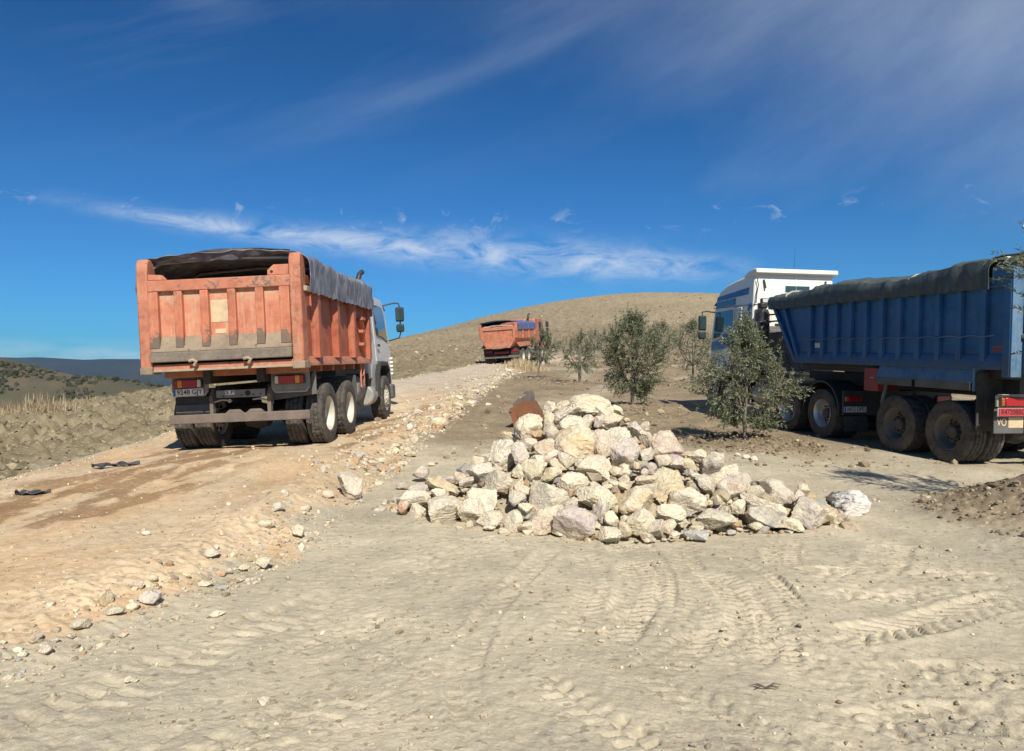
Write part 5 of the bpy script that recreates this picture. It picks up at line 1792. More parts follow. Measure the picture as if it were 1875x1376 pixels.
def build_blue_trailer():
    t = empty('semi_trailer')
    pose_apply(t, POSE2)
    tag(t, 'blue ribbed tipping semi-trailer covered with a dark green tarp at the right edge', 'trailer')
    for y in (0.0, 1.27):
        dual(W_TRAILER, t, y, 1.27)
        axle(t, y)
    for s in (-1, 1):
        bx('chassis_rail', M_FRAME, t, s * 0.45 - 0.05, s * 0.45 + 0.05, -1.0, 5.2, 1.08, 1.36)
        MB().prism([(-0.7, 0.66), (0.64, 0.86), (1.95, 0.66), (1.95, 0.60), (0.64, 0.76), (-0.7, 0.60)], 'x', s * 0.62 - 0.045, s * 0.62 + 0.045).build('leaf_spring', M_FRAME, t)
    for y in (-0.7, 0.6, 2.2, 3.4, 4.6):
        bx('crossmember', M_FRAME, t, -0.40, 0.40, y, y + 0.1, 1.1, 1.3)
    bx('underbody', M_FRAME, t, -1.05, 1.05, -1.0, 4.6, 1.40, 1.54)
    # box with a raked front
    bx('box_floor', M_BLUE, t, -1.2, 1.2, -1.1, 4.55, 1.545, 1.60)
    for s in (-1, 1):
        xi, xo = s * 1.16, s * 1.185
        pts = [(-1.12, 1.62), (4.56, 1.62), (5.58, 2.86), (-1.12, 2.86)]
        MB().prism(pts, 'x', *sorted((xi, xo))).build('side_wall', M_BLUE, t, 0.004)
        MB().prism([(s * 1.12, 1.545), (s * 1.255, 1.545), (s * 1.255, 1.66), (s * 1.20, 1.78), (s * 1.12, 1.78)], 'y', -1.12, 4.66).build('bottom_rail', M_BLUE, t, 0.008)
        bx('top_rail', M_BLUE, t, *sorted((s * 1.12, s * 1.25)), -1.10, 5.62, 2.80, 2.93, 0.012)
        for y in (4.50, 4.05, 3.60, 3.13, 2.66, 2.20, 1.73, 1.26, 0.79, 0.32, -0.15, -0.64):
            y2 = y + (0.62 if y > 4.2 else 0.0)
            hw = 0.05
            xb = s * 1.255
            MB().hexa([(s * 1.187, y - hw * 1.25, 1.64), (xb, y - hw, 1.64), (xb, y + hw, 1.64), (s * 1.187, y + hw * 1.25, 1.64),
                       (s * 1.187, y2 - hw * 1.25, 2.80), (xb, y2 - hw, 2.80), (xb, y2 + hw, 2.80), (s * 1.187, y2 + hw * 1.25, 2.80)]).build('rib', M_BLUE, t, 0.006)
        MB().tube([(s * 1.262, -0.9 + i * 0.235, 2.06 + 0.012 * math.cos(i * math.pi)) for i in range(23)], 0.008, 6).build('side_rope', M_BLUE_LIGHT, t)
        MB().hexa([(s * 1.14, 4.56, 1.60), (s * 1.26, 4.56, 1.60), (s * 1.26, 4.68, 1.60), (s * 1.14, 4.68, 1.60),
                   (s * 1.14, 5.54, 2.90), (s * 1.26, 5.54, 2.90), (s * 1.26, 5.66, 2.90), (s * 1.14, 5.66, 2.90)]).build('front_post', M_BLUE, t, 0.01)
        # rear pillar
        p_ = bx('rear_pillar', M_BLUE, t, *sorted((s * 1.10, s * 1.29)), -1.20, -1.06, 1.44, 2.90, 0.012)
        bx('pillar_edge', M_BLUE_LIGHT, p_, *sorted((s * 1.10, s * 1.285)), -1.225, -1.202, 1.44, 3.06, 0.006)
        bx('pillar_head', M_BLUE, p_, *sorted((s * 1.12, s * 1.28)), -1.20, -0.86, 2.93, 3.08, 0.01)
    for z in (1.95, 2.0):
        bx('reflective_mark', M_RED_BOX if z < 1.98 else M_BROWN_BEAM, t, -1.192, -1.187, -1.02, -0.78, z - 0.125, z - 0.085, 0.0)
    bx('data_plate', M_PLATE, t, -1.193, -1.186, 3.72, 3.92, 1.88, 1.98, 0.0)
    bx('door_seam', M_BLUE, t, -1.20, -1.186, -0.10, 0.27, 2.50, 2.52, 0.0)
    MB().hexa([(-1.15, 4.56, 1.60), (1.15, 4.56, 1.60), (1.15, 4.62, 1.60), (-1.15, 4.62, 1.60), (-1.15, 5.54, 2.88), (1.15, 5.54, 2.88), (1.15, 5.60, 2.88), (-1.15, 5.60, 2.88)]).build('front_wall', M_BLUE, t, 0.006)
    # tailgate in the lighter dusty blue
    g = bx('tailgate', M_BLUE_LIGHT, t, -1.06, 1.12, -1.30, -1.24, 1.52, 2.96, 0.01)
    bx('gate_edge', M_BLUE, g, -1.09, -1.03, -1.36, -1.20, 1.50, 2.98, 0.01)
    bx('gate_beam', M_BLUE_LIGHT, g, -1.02, 1.12, -1.37, -1.302, 2.82, 2.96, 0.01)
    bx('gate_beam', M_BLUE_LIGHT, g, -1.02, 1.12, -1.37, -1.302, 1.52, 1.66, 0.01)
    for xc in (-0.5, 0.05, 0.6):
        bx('gate_rib', M_BLUE_LIGHT, g, xc - 0.05, xc + 0.05, -1.36, -1.302, 1.67, 2.81, 0.008)
    bx('reflective_strip', M_STICKER, g, -0.98, -0.60, -1.305, -1.3015, 1.70, 1.80, 0.0)
    bx('hinge_pin', M_STEELBARE, t, -1.13, -1.02, -1.29, -1.23, 2.02, 2.08)
    MB().tube([(-1.08, -1.34, 1.50), (-0.9, -1.36, 1.46), (-0.7, -1.37, 1.48), (-0.5, -1.36, 1.47)], 0.03, 8).build('seal_rope', M_DUSTY_STEEL, t)
    # tarp, hoops, open back end
    drape_tarp('tarpaulin', M_TARP_GREEN, t, -0.80, 5.72, 1.295, 2.78, 3.17, 0.11, 0.022, 8, topfn=lambda v: 0.05 * math.sin(v * 11 + 1) + 0.07 * (1 - v) ** 2 - 0.02, nv=110)
    MB().sheet(lambda u, v: (Vector((-1.27 + 2.54 * u, -1.18 + 0.42 * v + 0.02 * math.sin(u * 25), 3.19 + 0.13 * math.sin(u * math.pi) + 0.03 * math.sin(u * 17) + 0.02 * v)), Vector((0, -0.2, 1))), 40, 8, 0.012).build('tarp_end', M_TARP_GREEN, t)
    for y in (-0.84, 1.0, 3.0, 5.0):
        MB().tube([(-1.26, y, 2.86), (-1.26, y, 3.08), (-1.12, y, 3.16), (0, y, 3.24), (1.12, y, 3.15), (1.26, y, 3.08), (1.26, y, 2.86)], 0.024, 8).build('tarp_hoop', M_BLUE_LIGHT if y < 0 else M_STEELBARE, t)
    MB().lathe([(-0.02, 0.022), (-0.02, 0.05), (0.02, 0.05), (0.02, 0.022), (-0.02, 0.022)], n=20).build('roller_ring', M_PLATE, t)
    rr_ = [c for c in t.children if c.name.startswith('roller_ring')][0]
    rr_.location = (-1.18, -1.0, 3.20)
    rr_.rotation_euler = (0, 0, R(70))
    MB().tube([(-1.16, -1.02, 3.18), (-1.17, -1.0, 3.0), (-1.15, -0.98, 2.94)], 0.010, 6).build('tarp_strap', M_PLATE, t)
    bx('ledge_rail', M_STEELBARE, t, -1.28, -1.20, -1.05, -0.86, 2.905, 2.925, 0.004)
    MB().sheet(lambda u, v: (Vector((-1.14 + 2.28 * u, -1.0 + 6.0 * v, 2.45 + 0.3 * math.sin(v * 3) + 0.05 * noise2(np.array([u * 9]), np.array([v * 17]), 6)[0])), Vector((0, 0, 1))), 20, 44, 0.05).build('load', M_LOAD, t)
    # tarp winding gear at the front left corner
    gear = MB().tube([(-1.30, 5.75, 2.62), (-1.30, 5.75, 2.44)], 0.03, 8)
    gear.tube([(-1.28, 5.35, 2.66), (-1.28, 5.78, 2.66)], 0.02, 8).tube([(-1.28, 5.25, 2.50), (-1.28, 5.78, 2.50)], 0.02, 8)
    gear.build('winding_bracket', M_PLASTIC, t)
    MB().lathe([(-0.03, 0.001), (-0.03, 0.10), (0.03, 0.10), (0.03, 0.001)], n=20).build('winding_wheel', M_PLASTIC, t)
    ww = [c for c in t.children if c.name.startswith('winding_wheel')][0]
    ww.location = (-1.31, 5.86, 2.64)
    ww.rotation_euler = (0, 0, R(50))
    # fenders, boxes and rear lights, left and right
    for s in (-1, 1):
        xo, xi = s * 1.30, s * 0.92
        f = MB().hexa([(xi, -0.52, 1.55), (xo - s * 0.10, -0.52, 1.55), (xo - s * 0.10, 1.76, 1.55), (xi, 1.76, 1.55), (xi, -0.52, 1.57), (xo - s * 0.10, -0.52, 1.57), (xo - s * 0.10, 1.76, 1.57), (xi, 1.76, 1.57)]).build('fender', M_BLUE_LIGHT, t, 0.003)
        MB().hexa([(xo - s * 0.10, -0.52, 1.535), (xo, -0.52, 1.33), (xo, 1.76, 1.33), (xo - s * 0.10, 1.76, 1.535), (xo - s * 0.085, -0.52, 1.572), (xo + s * 0.012, -0.52, 1.335), (xo + s * 0.012, 1.76, 1.335), (xo - s * 0.085, 1.76, 1.572)]).build('fender_side', M_BLUE_LIGHT, f, 0.003)
        for ya, yb in ((-0.50, 0.72), (0.80, 1.74)):
            bx('fender_skirt', M_GREY_FLAP, f, *sorted((xo, xo + s * 0.016)), ya, yb, 1.205, 1.334, 0.004)
        bx('fender_end', M_BLUE_LIGHT, f, *sorted((xo - s * 0.34, xo)), -0.55, -0.525, 1.20, 1.56, 0.004)
        bx('mud_flap', M_RUBBER, t, *sorted((s * 0.62, s * 1.27)), -0.60, -0.575, 0.58, 1.50, 0.006)
        bx('flap_guard', M_GREY_FLAP, t, *sorted((s * 0.72, s * 1.25)), -0.92, -0.90, 0.57, 0.95, 0.02)
        lb = bx('light_bar', M_STEELBARE, t, *sorted((s * 0.55, s * 1.22)), -0.93, -0.89, 0.98, 1.16, 0.008)
        bx('tail_light', M_LENS_RED, lb, *sorted((s * 0.78, s * 1.13)), -1.00, -0.932, 0.99, 1.13, 0.02)
        bx('amber_lens', M_LENS_DIM, lb, *sorted((s * 1.135, s * 1.19)), -0.995, -0.932, 0.995, 1.125, 0.012)
        bx('bar_cover', M_BROWN_BEAM, lb, *sorted((s * 0.58, s * 0.76)), -0.97, -0.932, 0.98, 1.13, 0.01)
        bx('lamp_visor', M_STEELBARE, lb, *sorted((s * 0.75, s * 1.22)), -1.02, -0.93, 1.165, 1.175, 0.003)
        bx('lamp_bracket', M_PLASTIC, t, *sorted((s * 0.70, s * 0.80)), -0.90, -0.60, 1.0, 1.40)
    plate(t, 'R4720BBG', -1.00, -1.00, 0.905, 0.48, 0.115, M_PLATE_RED, eu=False)
    bx('plate_backing', M_STEELBARE, t, -1.26, -0.66, -0.99, -0.975, 0.84, 0.97, 0.003)
    text_obj('flap_lettering', 'VO', 0.16, M_STICKER, t, (-1.12, -0.926, 0.74), (R(90), 0, 0), 0.17)
    bx('faded_strip', M_STICKER, t, -1.00, -0.74, -0.9245, -0.9215, 0.66, 0.82, 0.0)
    bx('rear_bumper', M_BROWN_BEAM, t, -0.52, 1.2, -0.98, -0.90, 0.62, 0.76, 0.01)
    bx('bumper_post', M_PLATE_RED, t, -0.50, -0.42, -0.97, -0.88, 0.77, 1.30, 0.006)
    bx('tool_box', M_RED_BOX, t, -1.22, -0.75, 1.82, 2.22, 1.06, 1.50, 0.015)
    bx('box_latch', M_STEELBARE, t, -1.232, -1.221, 1.92, 2.02, 1.30, 1.325, 0.002)
    MB().tube([(-1.05, 1.80, 1.20), (-1.06, 1.88, 0.85), (-1.05, 1.84, 0.62), (-1.02, 1.78, 0.58)], 0.035, 8).build('stay_bar', M_GREY_STEEL, t)
    return t


# ---------------------------------------------------------------- white tractor unit in front of the trailer
def build_tractor():
    OY = 5.6
    t = empty('tractor_unit')
    pose_apply(t, pose_shift(POSE2, OY))
    tag(t, 'white high-roof tractor unit with blue stripes coupled to the blue trailer', 'truck')

    def Y(v):
        return v - OY
    for y in (3.55, 4.88):
        dual(W_REAR_SILVER, t, Y(y), 1.25)
        axle(t, Y(y))
    axle(t, Y(7.8), 0.95)
    for s in (-1, 1):
        add_wheel(W_FRONT_SILVER, t, s * 1.09, Y(7.8), WR - 0.012, s)
        bx('chassis_rail', M_FRAME, t, s * 0.40 - 0.04, s * 0.40 + 0.04, Y(2.8), Y(8.9), 0.76, 1.02)
        # arched fenders over both rear wheels
        for yc, a0, a1 in ((3.55, -8, 175), (4.88, 25, 168)):
            pts_o = [(Y(yc) - 0.64 * math.cos(R(a)), WR + 0.06 + 0.62 * math.sin(R(a))) for a in np.linspace(a0, a1, 18)]
            pts_i = [(Y(yc) - 0.605 * math.cos(R(a)), WR + 0.06 + 0.585 * math.sin(R(a))) for a in np.linspace(a0, a1, 18)]
            MB().prism(pts_o + pts_i[::-1], 'x', *sorted((s * 0.66, s * 1.27))).build('rear_fender', M_PLASTIC, t, 0.004)
        bx('fender_bridge', M_PLASTIC, t, *sorted((s * 0.68, s * 1.24)), Y(4.10), Y(4.34), 0.98, 1.03, 0.006)
        bx('mud_flap', M_RUBBER, t, *sorted((s * 0.70, s * 1.22)), Y(2.78), Y(2.80), 0.20, 0.50, 0.004)
        bx('tail_light', M_LENS_RED, t, *sorted((s * 0.86, s * 1.16)), Y(2.76), Y(2.80), 0.80, 0.91, 0.01)
        bx('amber_lens', M_LENS_DIM, t, *sorted((s * 1.165, s * 1.22)), Y(2.76), Y(2.80), 0.80, 0.91, 0.01)
    bx('rear_panel', M_PLASTIC, t, -1.24, 1.24, Y(2.81), Y(2.86), 0.52, 1.02, 0.01)
    plate(t, '0852 DPD', -0.98, Y(2.795), 0.64, 0.50, 0.112)
    MB().lathe([(-0.09, 0.001), (-0.09, 0.42), (0.02, 0.44), (0.05, 0.40), (0.05, 0.001)], n=28).build('fifth_wheel', M_FRAME, t)
    fw = [c for c in t.children if c.name.startswith('fifth_wheel')][0]
    fw.location = (0, Y(4.2), 1.12)
    fw.rotation_euler = (0, R(-90), 0)
    for s in (-1, 1):
        MB().lathe([(-0.42, 0.001), (-0.42, 0.26), (-0.38, 0.30), (0.38, 0.30), (0.42, 0.26), (0.42, 0.001)], n=28).build('fuel_tank', M_STEELBARE, t)
    for i, c in enumerate([c for c in t.children if c.name.startswith('fuel_tank')]):
        c.location = ((-0.86, 0.86)[i], Y(6.25), 0.72)
        c.rotation_euler = (0, 0, R(90))
    # ---- cab shell
    half = 1.17
    side = [(6.76, 1.20), (7.10, 1.12), (7.22, 1.02), (7.38, 1.10), (7.62, 1.18), (8.0, 1.18), (8.24, 1.08), (8.36, 0.80), (8.38, 0.42), (8.98, 0.36), (9.08, 0.55), (9.07, 1.60), (9.00, 2.30), (8.90, 2.95),
            (8.84, 3.22), (8.66, 3.42), (8.30, 3.57), (7.70, 3.67), (7.05, 3.74), (6.76, 3.76)]
    n = len(side)

    def xh(z):
        return half if z < 2.2 else half - (z - 2.2) * 0.055
    cb = MB()
    rings = [[(sg * xh(z), Y(y), z) for y, z in side] for sg in (-1, 1)]
    cb.add(rings[0] + rings[1], [tuple(range(n - 1, -1, -1)), tuple(range(n, 2 * n))] + [(i, (i + 1) % n, (i + 1) % n + n, i + n) for i in range(n)])
    cab = cb.build('cab', M_CREAM_CAB, t, 0.05)

    def skin(name, pts, m_, s, off=0.008, th=0.010):
        k = len(pts)
        q = MB()
        q.add([(s * (xh(z) + off), Y(y), z) for y, z in pts] + [(s * (xh(z) + off - th), Y(y), z) for y, z in pts],
              [tuple(range(k)), tuple(range(2 * k - 1, k - 1, -1))] + [(i, (i + 1) % k, (i + 1) % k + k, i + k) for i in range(k)])
        return q.build(name, m_, cab, 0.003)
    for s in (-1, 1):
        skin('door', [(7.68, 1.22), (8.30, 1.22), (8.88, 1.30), (8.93, 2.20), (8.84, 2.95), (7.68, 2.97)], M_CREAM_CAB, s, 0.006)
        skin('window_surround', [(7.70, 2.30), (8.25, 2.27), (8.45, 2.12), (8.90, 2.05), (8.84, 2.92), (7.70, 2.95)], M_PLATE, s, 0.012)
        skin('side_window', [(7.76, 2.37), (8.27, 2.34), (8.48, 2.18), (8.86, 2.12), (8.81, 2.86), (7.76, 2.89)], M_GLASS_GREEN, s, 0.016)
        skin('blue_stripe', [(7.02, 3.25), (8.80, 3.16), (8.76, 3.28), (7.02, 3.42)], M_CAB_BLUE, s)
        skin('upper_window', [(7.72, 3.01), (8.82, 2.99), (8.80, 3.14), (7.72, 3.19)], M_GLASS, s, 0.010)
        skin('blue_band', [(7.25, 1.86), (8.02, 1.93), (8.26, 1.84), (8.98, 1.80), (8.95, 2.03), (8.44, 2.10), (8.24, 2.25), (7.25, 2.27)], M_CAB_BLUE, s, 0.010)
        skin('rear_stripe', [(6.86, 2.20), (7.06, 2.20), (6.98, 3.0), (6.86, 3.02)], M_CAB_BLUE, s)
        for i in range(6):
            z = 2.38 + i * 0.095
            bx('vent_louvre', M_WHITE, cab, *sorted((s * (xh(z) + 0.004), s * (xh(z) + 0.03))), Y(7.28), Y(7.62), z, z + 0.075, 0.02)
        bx('roof_gutter', M_CAB_GREY, cab, *sorted((s * (xh(2.98) - 0.01), s * (xh(2.98) + 0.012))), Y(6.78), Y(8.88), 2.965, 2.985, 0.004)
        # lower steps, fender and fairing
        MB().prism([(Y(7.12), 0.45), (Y(7.20), 0.45), (Y(7.26), 0.95), (Y(7.45), 1.16), (Y(8.12), 1.16), (Y(8.30), 0.98), (Y(8.38), 0.60), (Y(8.44), 0.60), (Y(8.38), 1.02), (Y(8.16), 1.24), (Y(7.40), 1.24), (Y(7.16), 1.0)], 'x', *sorted((s * 0.90, s * 1.22))).build('front_fender', M_PLASTIC, t, 0.01)
        bx('step', M_STEELBARE, t, *sorted((s * 1.0, s * 1.2)), Y(8.40), Y(8.95), 0.60, 0.66, 0.01)
        mx = s * 1.42
        arm = MB().tube([(s * 1.10, Y(8.90), 2.86), (s * 1.30, Y(9.06), 2.90), (mx, Y(9.08), 2.88), (mx, Y(9.08), 2.75)], 0.018, 8).build('mirror_arm', M_PLASTIC, t)
        bx('mirror', M_PLASTIC, arm, mx - 0.11, mx + 0.11, Y(9.0), Y(9.12), 2.36, 2.78, 0.04)
        bx('mirror_glass', M_GLASS, arm, mx - 0.085, mx + 0.085, Y(8.992), Y(9.002), 2.39, 2.75, 0.01)
        bx('wide_mirror', M_PLASTIC, arm, mx - 0.11, mx + 0.11, Y(9.0), Y(9.14), 2.12, 2.32, 0.05)
        bx('wide_mirror_glass', M_GLASS, arm, mx - 0.08, mx + 0.08, Y(8.992), Y(9.002), 2.15, 2.29, 0.02)
        # collapsible side deflector strut below the spoiler
        MB().tube([(s * 0.86, Y(6.73), 3.60), (s * 0.82, Y(6.70), 3.38)], 0.022, 8).build('spoiler_strut', M_PLASTIC, t)
    # roof spoiler
    sp = [(Y(7.30), 3.70), (Y(7.05), 3.82), (Y(6.80), 3.87), (Y(6.62), 3.87), (Y(6.60), 3.76), (Y(6.68), 3.75), (Y(6.80), 3.70)]
    MB().prism(sp, 'x', -1.13, 1.13).build('roof_spoiler', M_CREAM_CAB, t, 0.02)
    bx('visor', M_PLASTIC, cab, -1.05, 1.05, Y(8.88), Y(9.12), 3.10, 3.14, 0.01, rot=(R(-25), 0, 0))
    MB().hexa([(-1.05, Y(9.045), 2.02), (1.05, Y(9.045), 2.02), (1.05, Y(9.06), 2.02), (-1.05, Y(9.06), 2.02), (-1.0, Y(8.905), 2.95), (1.0, Y(8.905), 2.95), (1.0, Y(8.92), 2.95), (-1.0, Y(8.92), 2.95)]).build('windscreen', M_GLASS, cab)
    bx('grille', M_PLASTIC, cab, -0.85, 0.85, Y(9.07), Y(9.10), 0.75, 1.75, 0.02)
    bx('front_bumper', M_CAB_GREY, t, -1.2, 1.2, Y(8.82), Y(9.16), 0.34, 0.70, 0.05)
    # cab back: pressed seams, grey lower cover, bump stop
    for xs_ in (-0.62, 0.05, 0.62):
        bx('seam', M_CREAM_CAB, cab, xs_ - 0.012, xs_ + 0.012, Y(6.748), Y(6.762), 2.52, 3.66, 0.003)
    bx('back_seam', M_CAB_GREY, cab, -1.12, 1.12, Y(6.745), Y(6.762), 2.965, 2.985, 0.003)
    low = bx('back_cover', M_CAB_GREY, cab, -1.15, 1.15, Y(6.70), Y(6.765), 1.30, 2.44, 0.03)
    for z in (1.86, 2.06, 2.26):
        bx('pressed_ridge', M_CAB_GREY, low, -0.72, 1.02, Y(6.675), Y(6.702), z, z + 0.085, 0.015)
    bx('bump_stop', M_PLASTIC, cab, -0.52, -0.32, Y(6.70), Y(6.758), 2.42, 2.50, 0.01)
    bx('back_window', M_GLASS, cab, -0.25, 0.42, Y(6.748), Y(6.762), 3.30, 3.46, 0.004)
    # air intake with work lamp at the rear left corner
    MB().prism([(-1.12, 1.2), (-0.86, 1.2), (-0.86, 2.72), (-0.92, 2.84), (-1.06, 2.84), (-1.12, 2.72)], 'y', Y(6.38), Y(6.66)).build('air_intake', M_PLASTIC, t, 0.03)
    for z in (2.1, 2.3, 2.5):
        bx('intake_ring', M_CAB_GREY, t, -1.13, -0.85, Y(6.37), Y(6.67), z, z + 0.03, 0.005)
    bx('intake_cap', M_PLASTIC, t, -1.08, -0.90, Y(6.42), Y(6.62), 2.86, 3.0, 0.03)
    wl = bx('work_lamp', M_PLASTIC, t, -1.0, -0.76, Y(6.56), Y(6.66), 3.0, 3.12, 0.02)
    bx('lamp_lens', M_LENS_WHITE, wl, -0.97, -0.79, Y(6.55), Y(6.562), 3.015, 3.10, 0.005)
    MB().tube([(-1.06, Y(6.70), 3.62), (-1.03, Y(6.69), 3.45), (-1.06, Y(6.70), 3.25), (-1.08, Y(6.70), 3.0)], 0.012, 6).build('cable', M_PLASTIC, t)
    # beacon
    be = MB()
    be.lathe([(0.0, 0.001), (0.0, 0.055), (0.03, 0.06), (0.09, 0.055), (0.125, 0.035), (0.135, 0.001)], n=20)
    bo = be.build('beacon', M_BEACON, t)
    bo.location = (-0.75, Y(7.72), 3.70)
    bo.rotation_euler = (0, R(-90), 0)
    MB().cyl((-0.75, Y(7.72), 3.62), (-0.75, Y(7.72), 3.70), 0.06, n=18).build('beacon_base', M_PLASTIC, t)
    MB().tube([(0.35, Y(7.4), 3.7), (0.36, Y(7.36), 4.5)], [0.006, 0.003], 5).build('aerial', M_PLASTIC, t)
    # air lines between cab and trailer
    for k, xs_ in enumerate((-0.25, 0.0, 0.22)):
        MB().tube([(xs_, Y(6.66), 1.75), (xs_ - 0.05, Y(6.3), 1.35), (xs_ + 0.05, Y(6.0), 1.28), (xs_, Y(5.7), 1.5)], 0.016, 6).build('air_hose', M_PLASTIC, t)
    return t


build_blue_trailer()
build_tractor()


# ---------------------------------------------------------------- far orange tipper with tub body
def build_far_truck():
    t = empty('tipper_truck')
    pose_apply(t, POSE3)
    tag(t, 'far orange tipper truck with rounded tub body and blue tarp, up the haul road', 'truck', 'tipper trucks')
    for y in (1.25, 2.62):
        dual(W_REAR_CREAM, t, y)
        axle(t, y)
    axle(t, 6.3, 0.95)
    for s in (-1, 1):
        add_wheel(W_FRONT_CREAM, t, s * 1.08, 6.3, WR - 0.012, s)
        bx('chassis_rail', M_FRAME, t, s * 0.43 - 0.04, s * 0.43 + 0.04, 0.6, 7.2, 0.76, 1.02)
    prof = [(-1.22, 2.48), (-1.22, 1.66), (-0.80, 1.15), (0.80, 1.15), (1.22, 1.66), (1.22, 2.48)]
    inn = [(1.16, 2.48), (1.16, 1.69), (0.77, 1.21), (-0.77, 1.21), (-1.16, 1.69), (-1.16, 2.48)]
    MB().prism(prof + inn, 'y', 0.06, 4.5).build('tub', M_ORANGE, t, 0.01)
    MB().prism([(-1.16, 2.48), (-1.16, 1.69), (-0.77, 1.21), (0.77, 1.21), (1.16, 1.69), (1.16, 2.48)], 'y', 4.44, 4.5).build('front_wall', M_ORANGE, t, 0.01)
    for s in (-1, 1):
        bx('top_rail', M_ORANGE, t, *sorted((s * 1.16, s * 1.27)), 0.08, 4.52, 2.40, 2.52, 0.01)
        for y in (1.4, 2.9, 4.35):
            MB().hexa([(s * 1.225, y - 0.07, 1.64), (s * 1.28, y - 0.05, 1.66), (s * 1.28, y + 0.05, 1.66), (s * 1.225, y + 0.07, 1.64), (s * 1.225, y - 0.07, 2.40), (s * 1.28, y - 0.05, 2.40), (s * 1.28, y + 0.05, 2.40), (s * 1.225, y + 0.07, 2.40)]).build('rib', M_ORANGE, t)
        MB().prism([(-0.03, 1.70), (0.18, 1.70), (0.18, 2.58), (0.08, 2.68), (-0.03, 2.66)], 'x', *sorted((s * 1.10, s * 1.27))).build('rear_pillar', M_ORANGE, t, 0.015)
        MB().hexa([(s * 0.98, 0.35, 1.50), (s * 1.27, 0.35, 1.12), (s * 1.27, 3.3, 1.12), (s * 0.98, 3.3, 1.50), (s * 1.0, 0.35, 1.56), (s * 1.30, 0.35, 1.14), (s * 1.30, 3.3, 1.14), (s * 1.0, 3.3, 1.56)]).build('side_fender', M_ORANGE_DARK, t, 0.006)
        MB().prism([(0.60, 0.66), (1.20, 0.66), (1.20, 1.1), (0.60, 1.1)] if s > 0 else [(-1.20, 0.66), (-0.60, 0.66), (-0.60, 1.1), (-1.20, 1.1)], 'y', 0.52, 0.56).build('lamp_panel', M_FRAME, t, 0.006)
        bx('tail_light', M_LENS_RED, t, *sorted((s * 0.66, s * 1.06)), 0.48, 0.515, 0.84, 0.94, 0.01)
    g = MB().prism([(-1.12, 2.44), (-1.12, 1.72), (-0.76, 1.14), (0.76, 1.14), (1.12, 1.72), (1.12, 2.44)], 'y', -0.03, 0.04).build('tailgate', M_ORANGE, t, 0.008)
    fr = [(-1.16, 2.46), (-1.16, 1.70), (-0.78, 1.10), (0.78, 1.10), (1.16, 1.70), (1.16, 2.46)]
    fi = [(1.00, 2.24), (1.00, 1.76), (0.68, 1.27), (-0.68, 1.27), (-1.00, 1.76), (-1.00, 2.24)]
    m = MB()
    o_ = fr
    i_ = fi[::-1]
    vs = [(x, -0.10, z) for x, z in o_] + [(x, -0.10, z) for x, z in i_] + [(x, -0.03, z) for x, z in o_] + [(x, -0.03, z) for x, z in i_]
    fs = []
    for k in range(6):
        k2 = (k + 1) % 6
        fs += [(k, k2, k2 + 6, k + 6), (k + 12, k + 18, k2 + 18, k2 + 12), (k, k + 12, k2 + 12, k2), (k + 6, k2 + 6, k2 + 18, k + 18)]
    m.add(vs, fs)
    m.build('tailgate_frame', M_ORANGE_WORN, g, 0.008)
    bx('rear_bumper', M_BROWN_BEAM, t, -1.2, 1.2, 0.40, 0.50, 0.46, 0.62, 0.01)
    bx('tow_beam', M_RED_BOX, t, -0.5, 0.5, 0.5, 0.58, 0.72, 0.86, 0.01)
    drape_tarp('tarpaulin', M_TARP_BLUE, t, 0.12, 4.62, 1.29, 2.22, 2.72, 0.13, 0.02, 12, nv=50)
    MB().sheet(lambda u, v: (Vector((-1.12 + 2.24 * u, 0.14 + 4.2 * v, 2.46 + 0.10 * math.sin(u * 3.1) + 0.04 * noise2(np.array([u * 9]), np.array([v * 17]), 9)[0])), Vector((0, 0, 1))), 24, 40, 0.05).build('load', M_LOAD, t)
    # cab
    half = 1.16
    side = [(4.95, 0.95), (5.60, 0.95), (5.75, 1.25), (6.05, 1.35), (6.62, 1.35), (6.88, 1.2), (6.96, 0.7), (7.45, 0.55), (7.52, 0.8), (7.50, 1.7), (7.32, 2.6), (7.0, 2.90), (5.05, 2.95), (4.95, 2.85)]
    n = len(side)
    cb = MB()
    cb.add([(-half, y, z) for y, z in side] + [(half, y, z) for y, z in side], [tuple(range(n - 1, -1, -1)), tuple(range(n, 2 * n))] + [(i, (i + 1) % n, (i + 1) % n + n, i + n) for i in range(n)])
    cab = cb.build('cab', M_ORANGE, t, 0.04)
    for s in (-1, 1):
        MB().prism([(5.95, 1.95), (6.7, 1.90), (7.15, 1.80), (7.08, 2.60), (6.92, 2.70), (5.95, 2.70)], 'x', *sorted((s * 1.155, s * 1.168))).build('side_window', M_GLASS, cab)
        mx = s * 1.46
        arm = MB().tube([(s * 1.1, 7.15, 2.75), (mx, 7.28, 2.78), (mx, 7.28, 2.0), (s * 1.15, 7.25, 1.9)], 0.018, 6).build('mirror_arm', M_PLASTIC, t)
        bx('mirror', M_PLASTIC, arm, mx - 0.11, mx + 0.11, 7.2, 7.32, 2.30, 2.70, 0.03)
        bx('wide_mirror', M_PLASTIC, arm, mx - 0.10, mx + 0.10, 7.2, 7.32, 2.04, 2.25, 0.03)
        MB().lathe([(-0.36, 0.001), (-0.36, 0.24), (-0.32, 0.28), (0.32, 0.28), (0.36, 0.24), (0.36, 0.001)], n=20).build('fuel_tank', M_GREY_STEEL, t)
        bx('cab_step', M_GREY_FLAP, t, *sorted((s * 0.95, s * 1.2)), 5.05, 5.6, 0.5, 0.95, 0.02)
    for i, c in enumerate([c for c in t.children if c.name.startswith('fuel_tank')]):
        c.location = ((-0.9, 0.9)[i], 4.1, 0.75)
        c.rotation_euler = (0, 0, R(90))
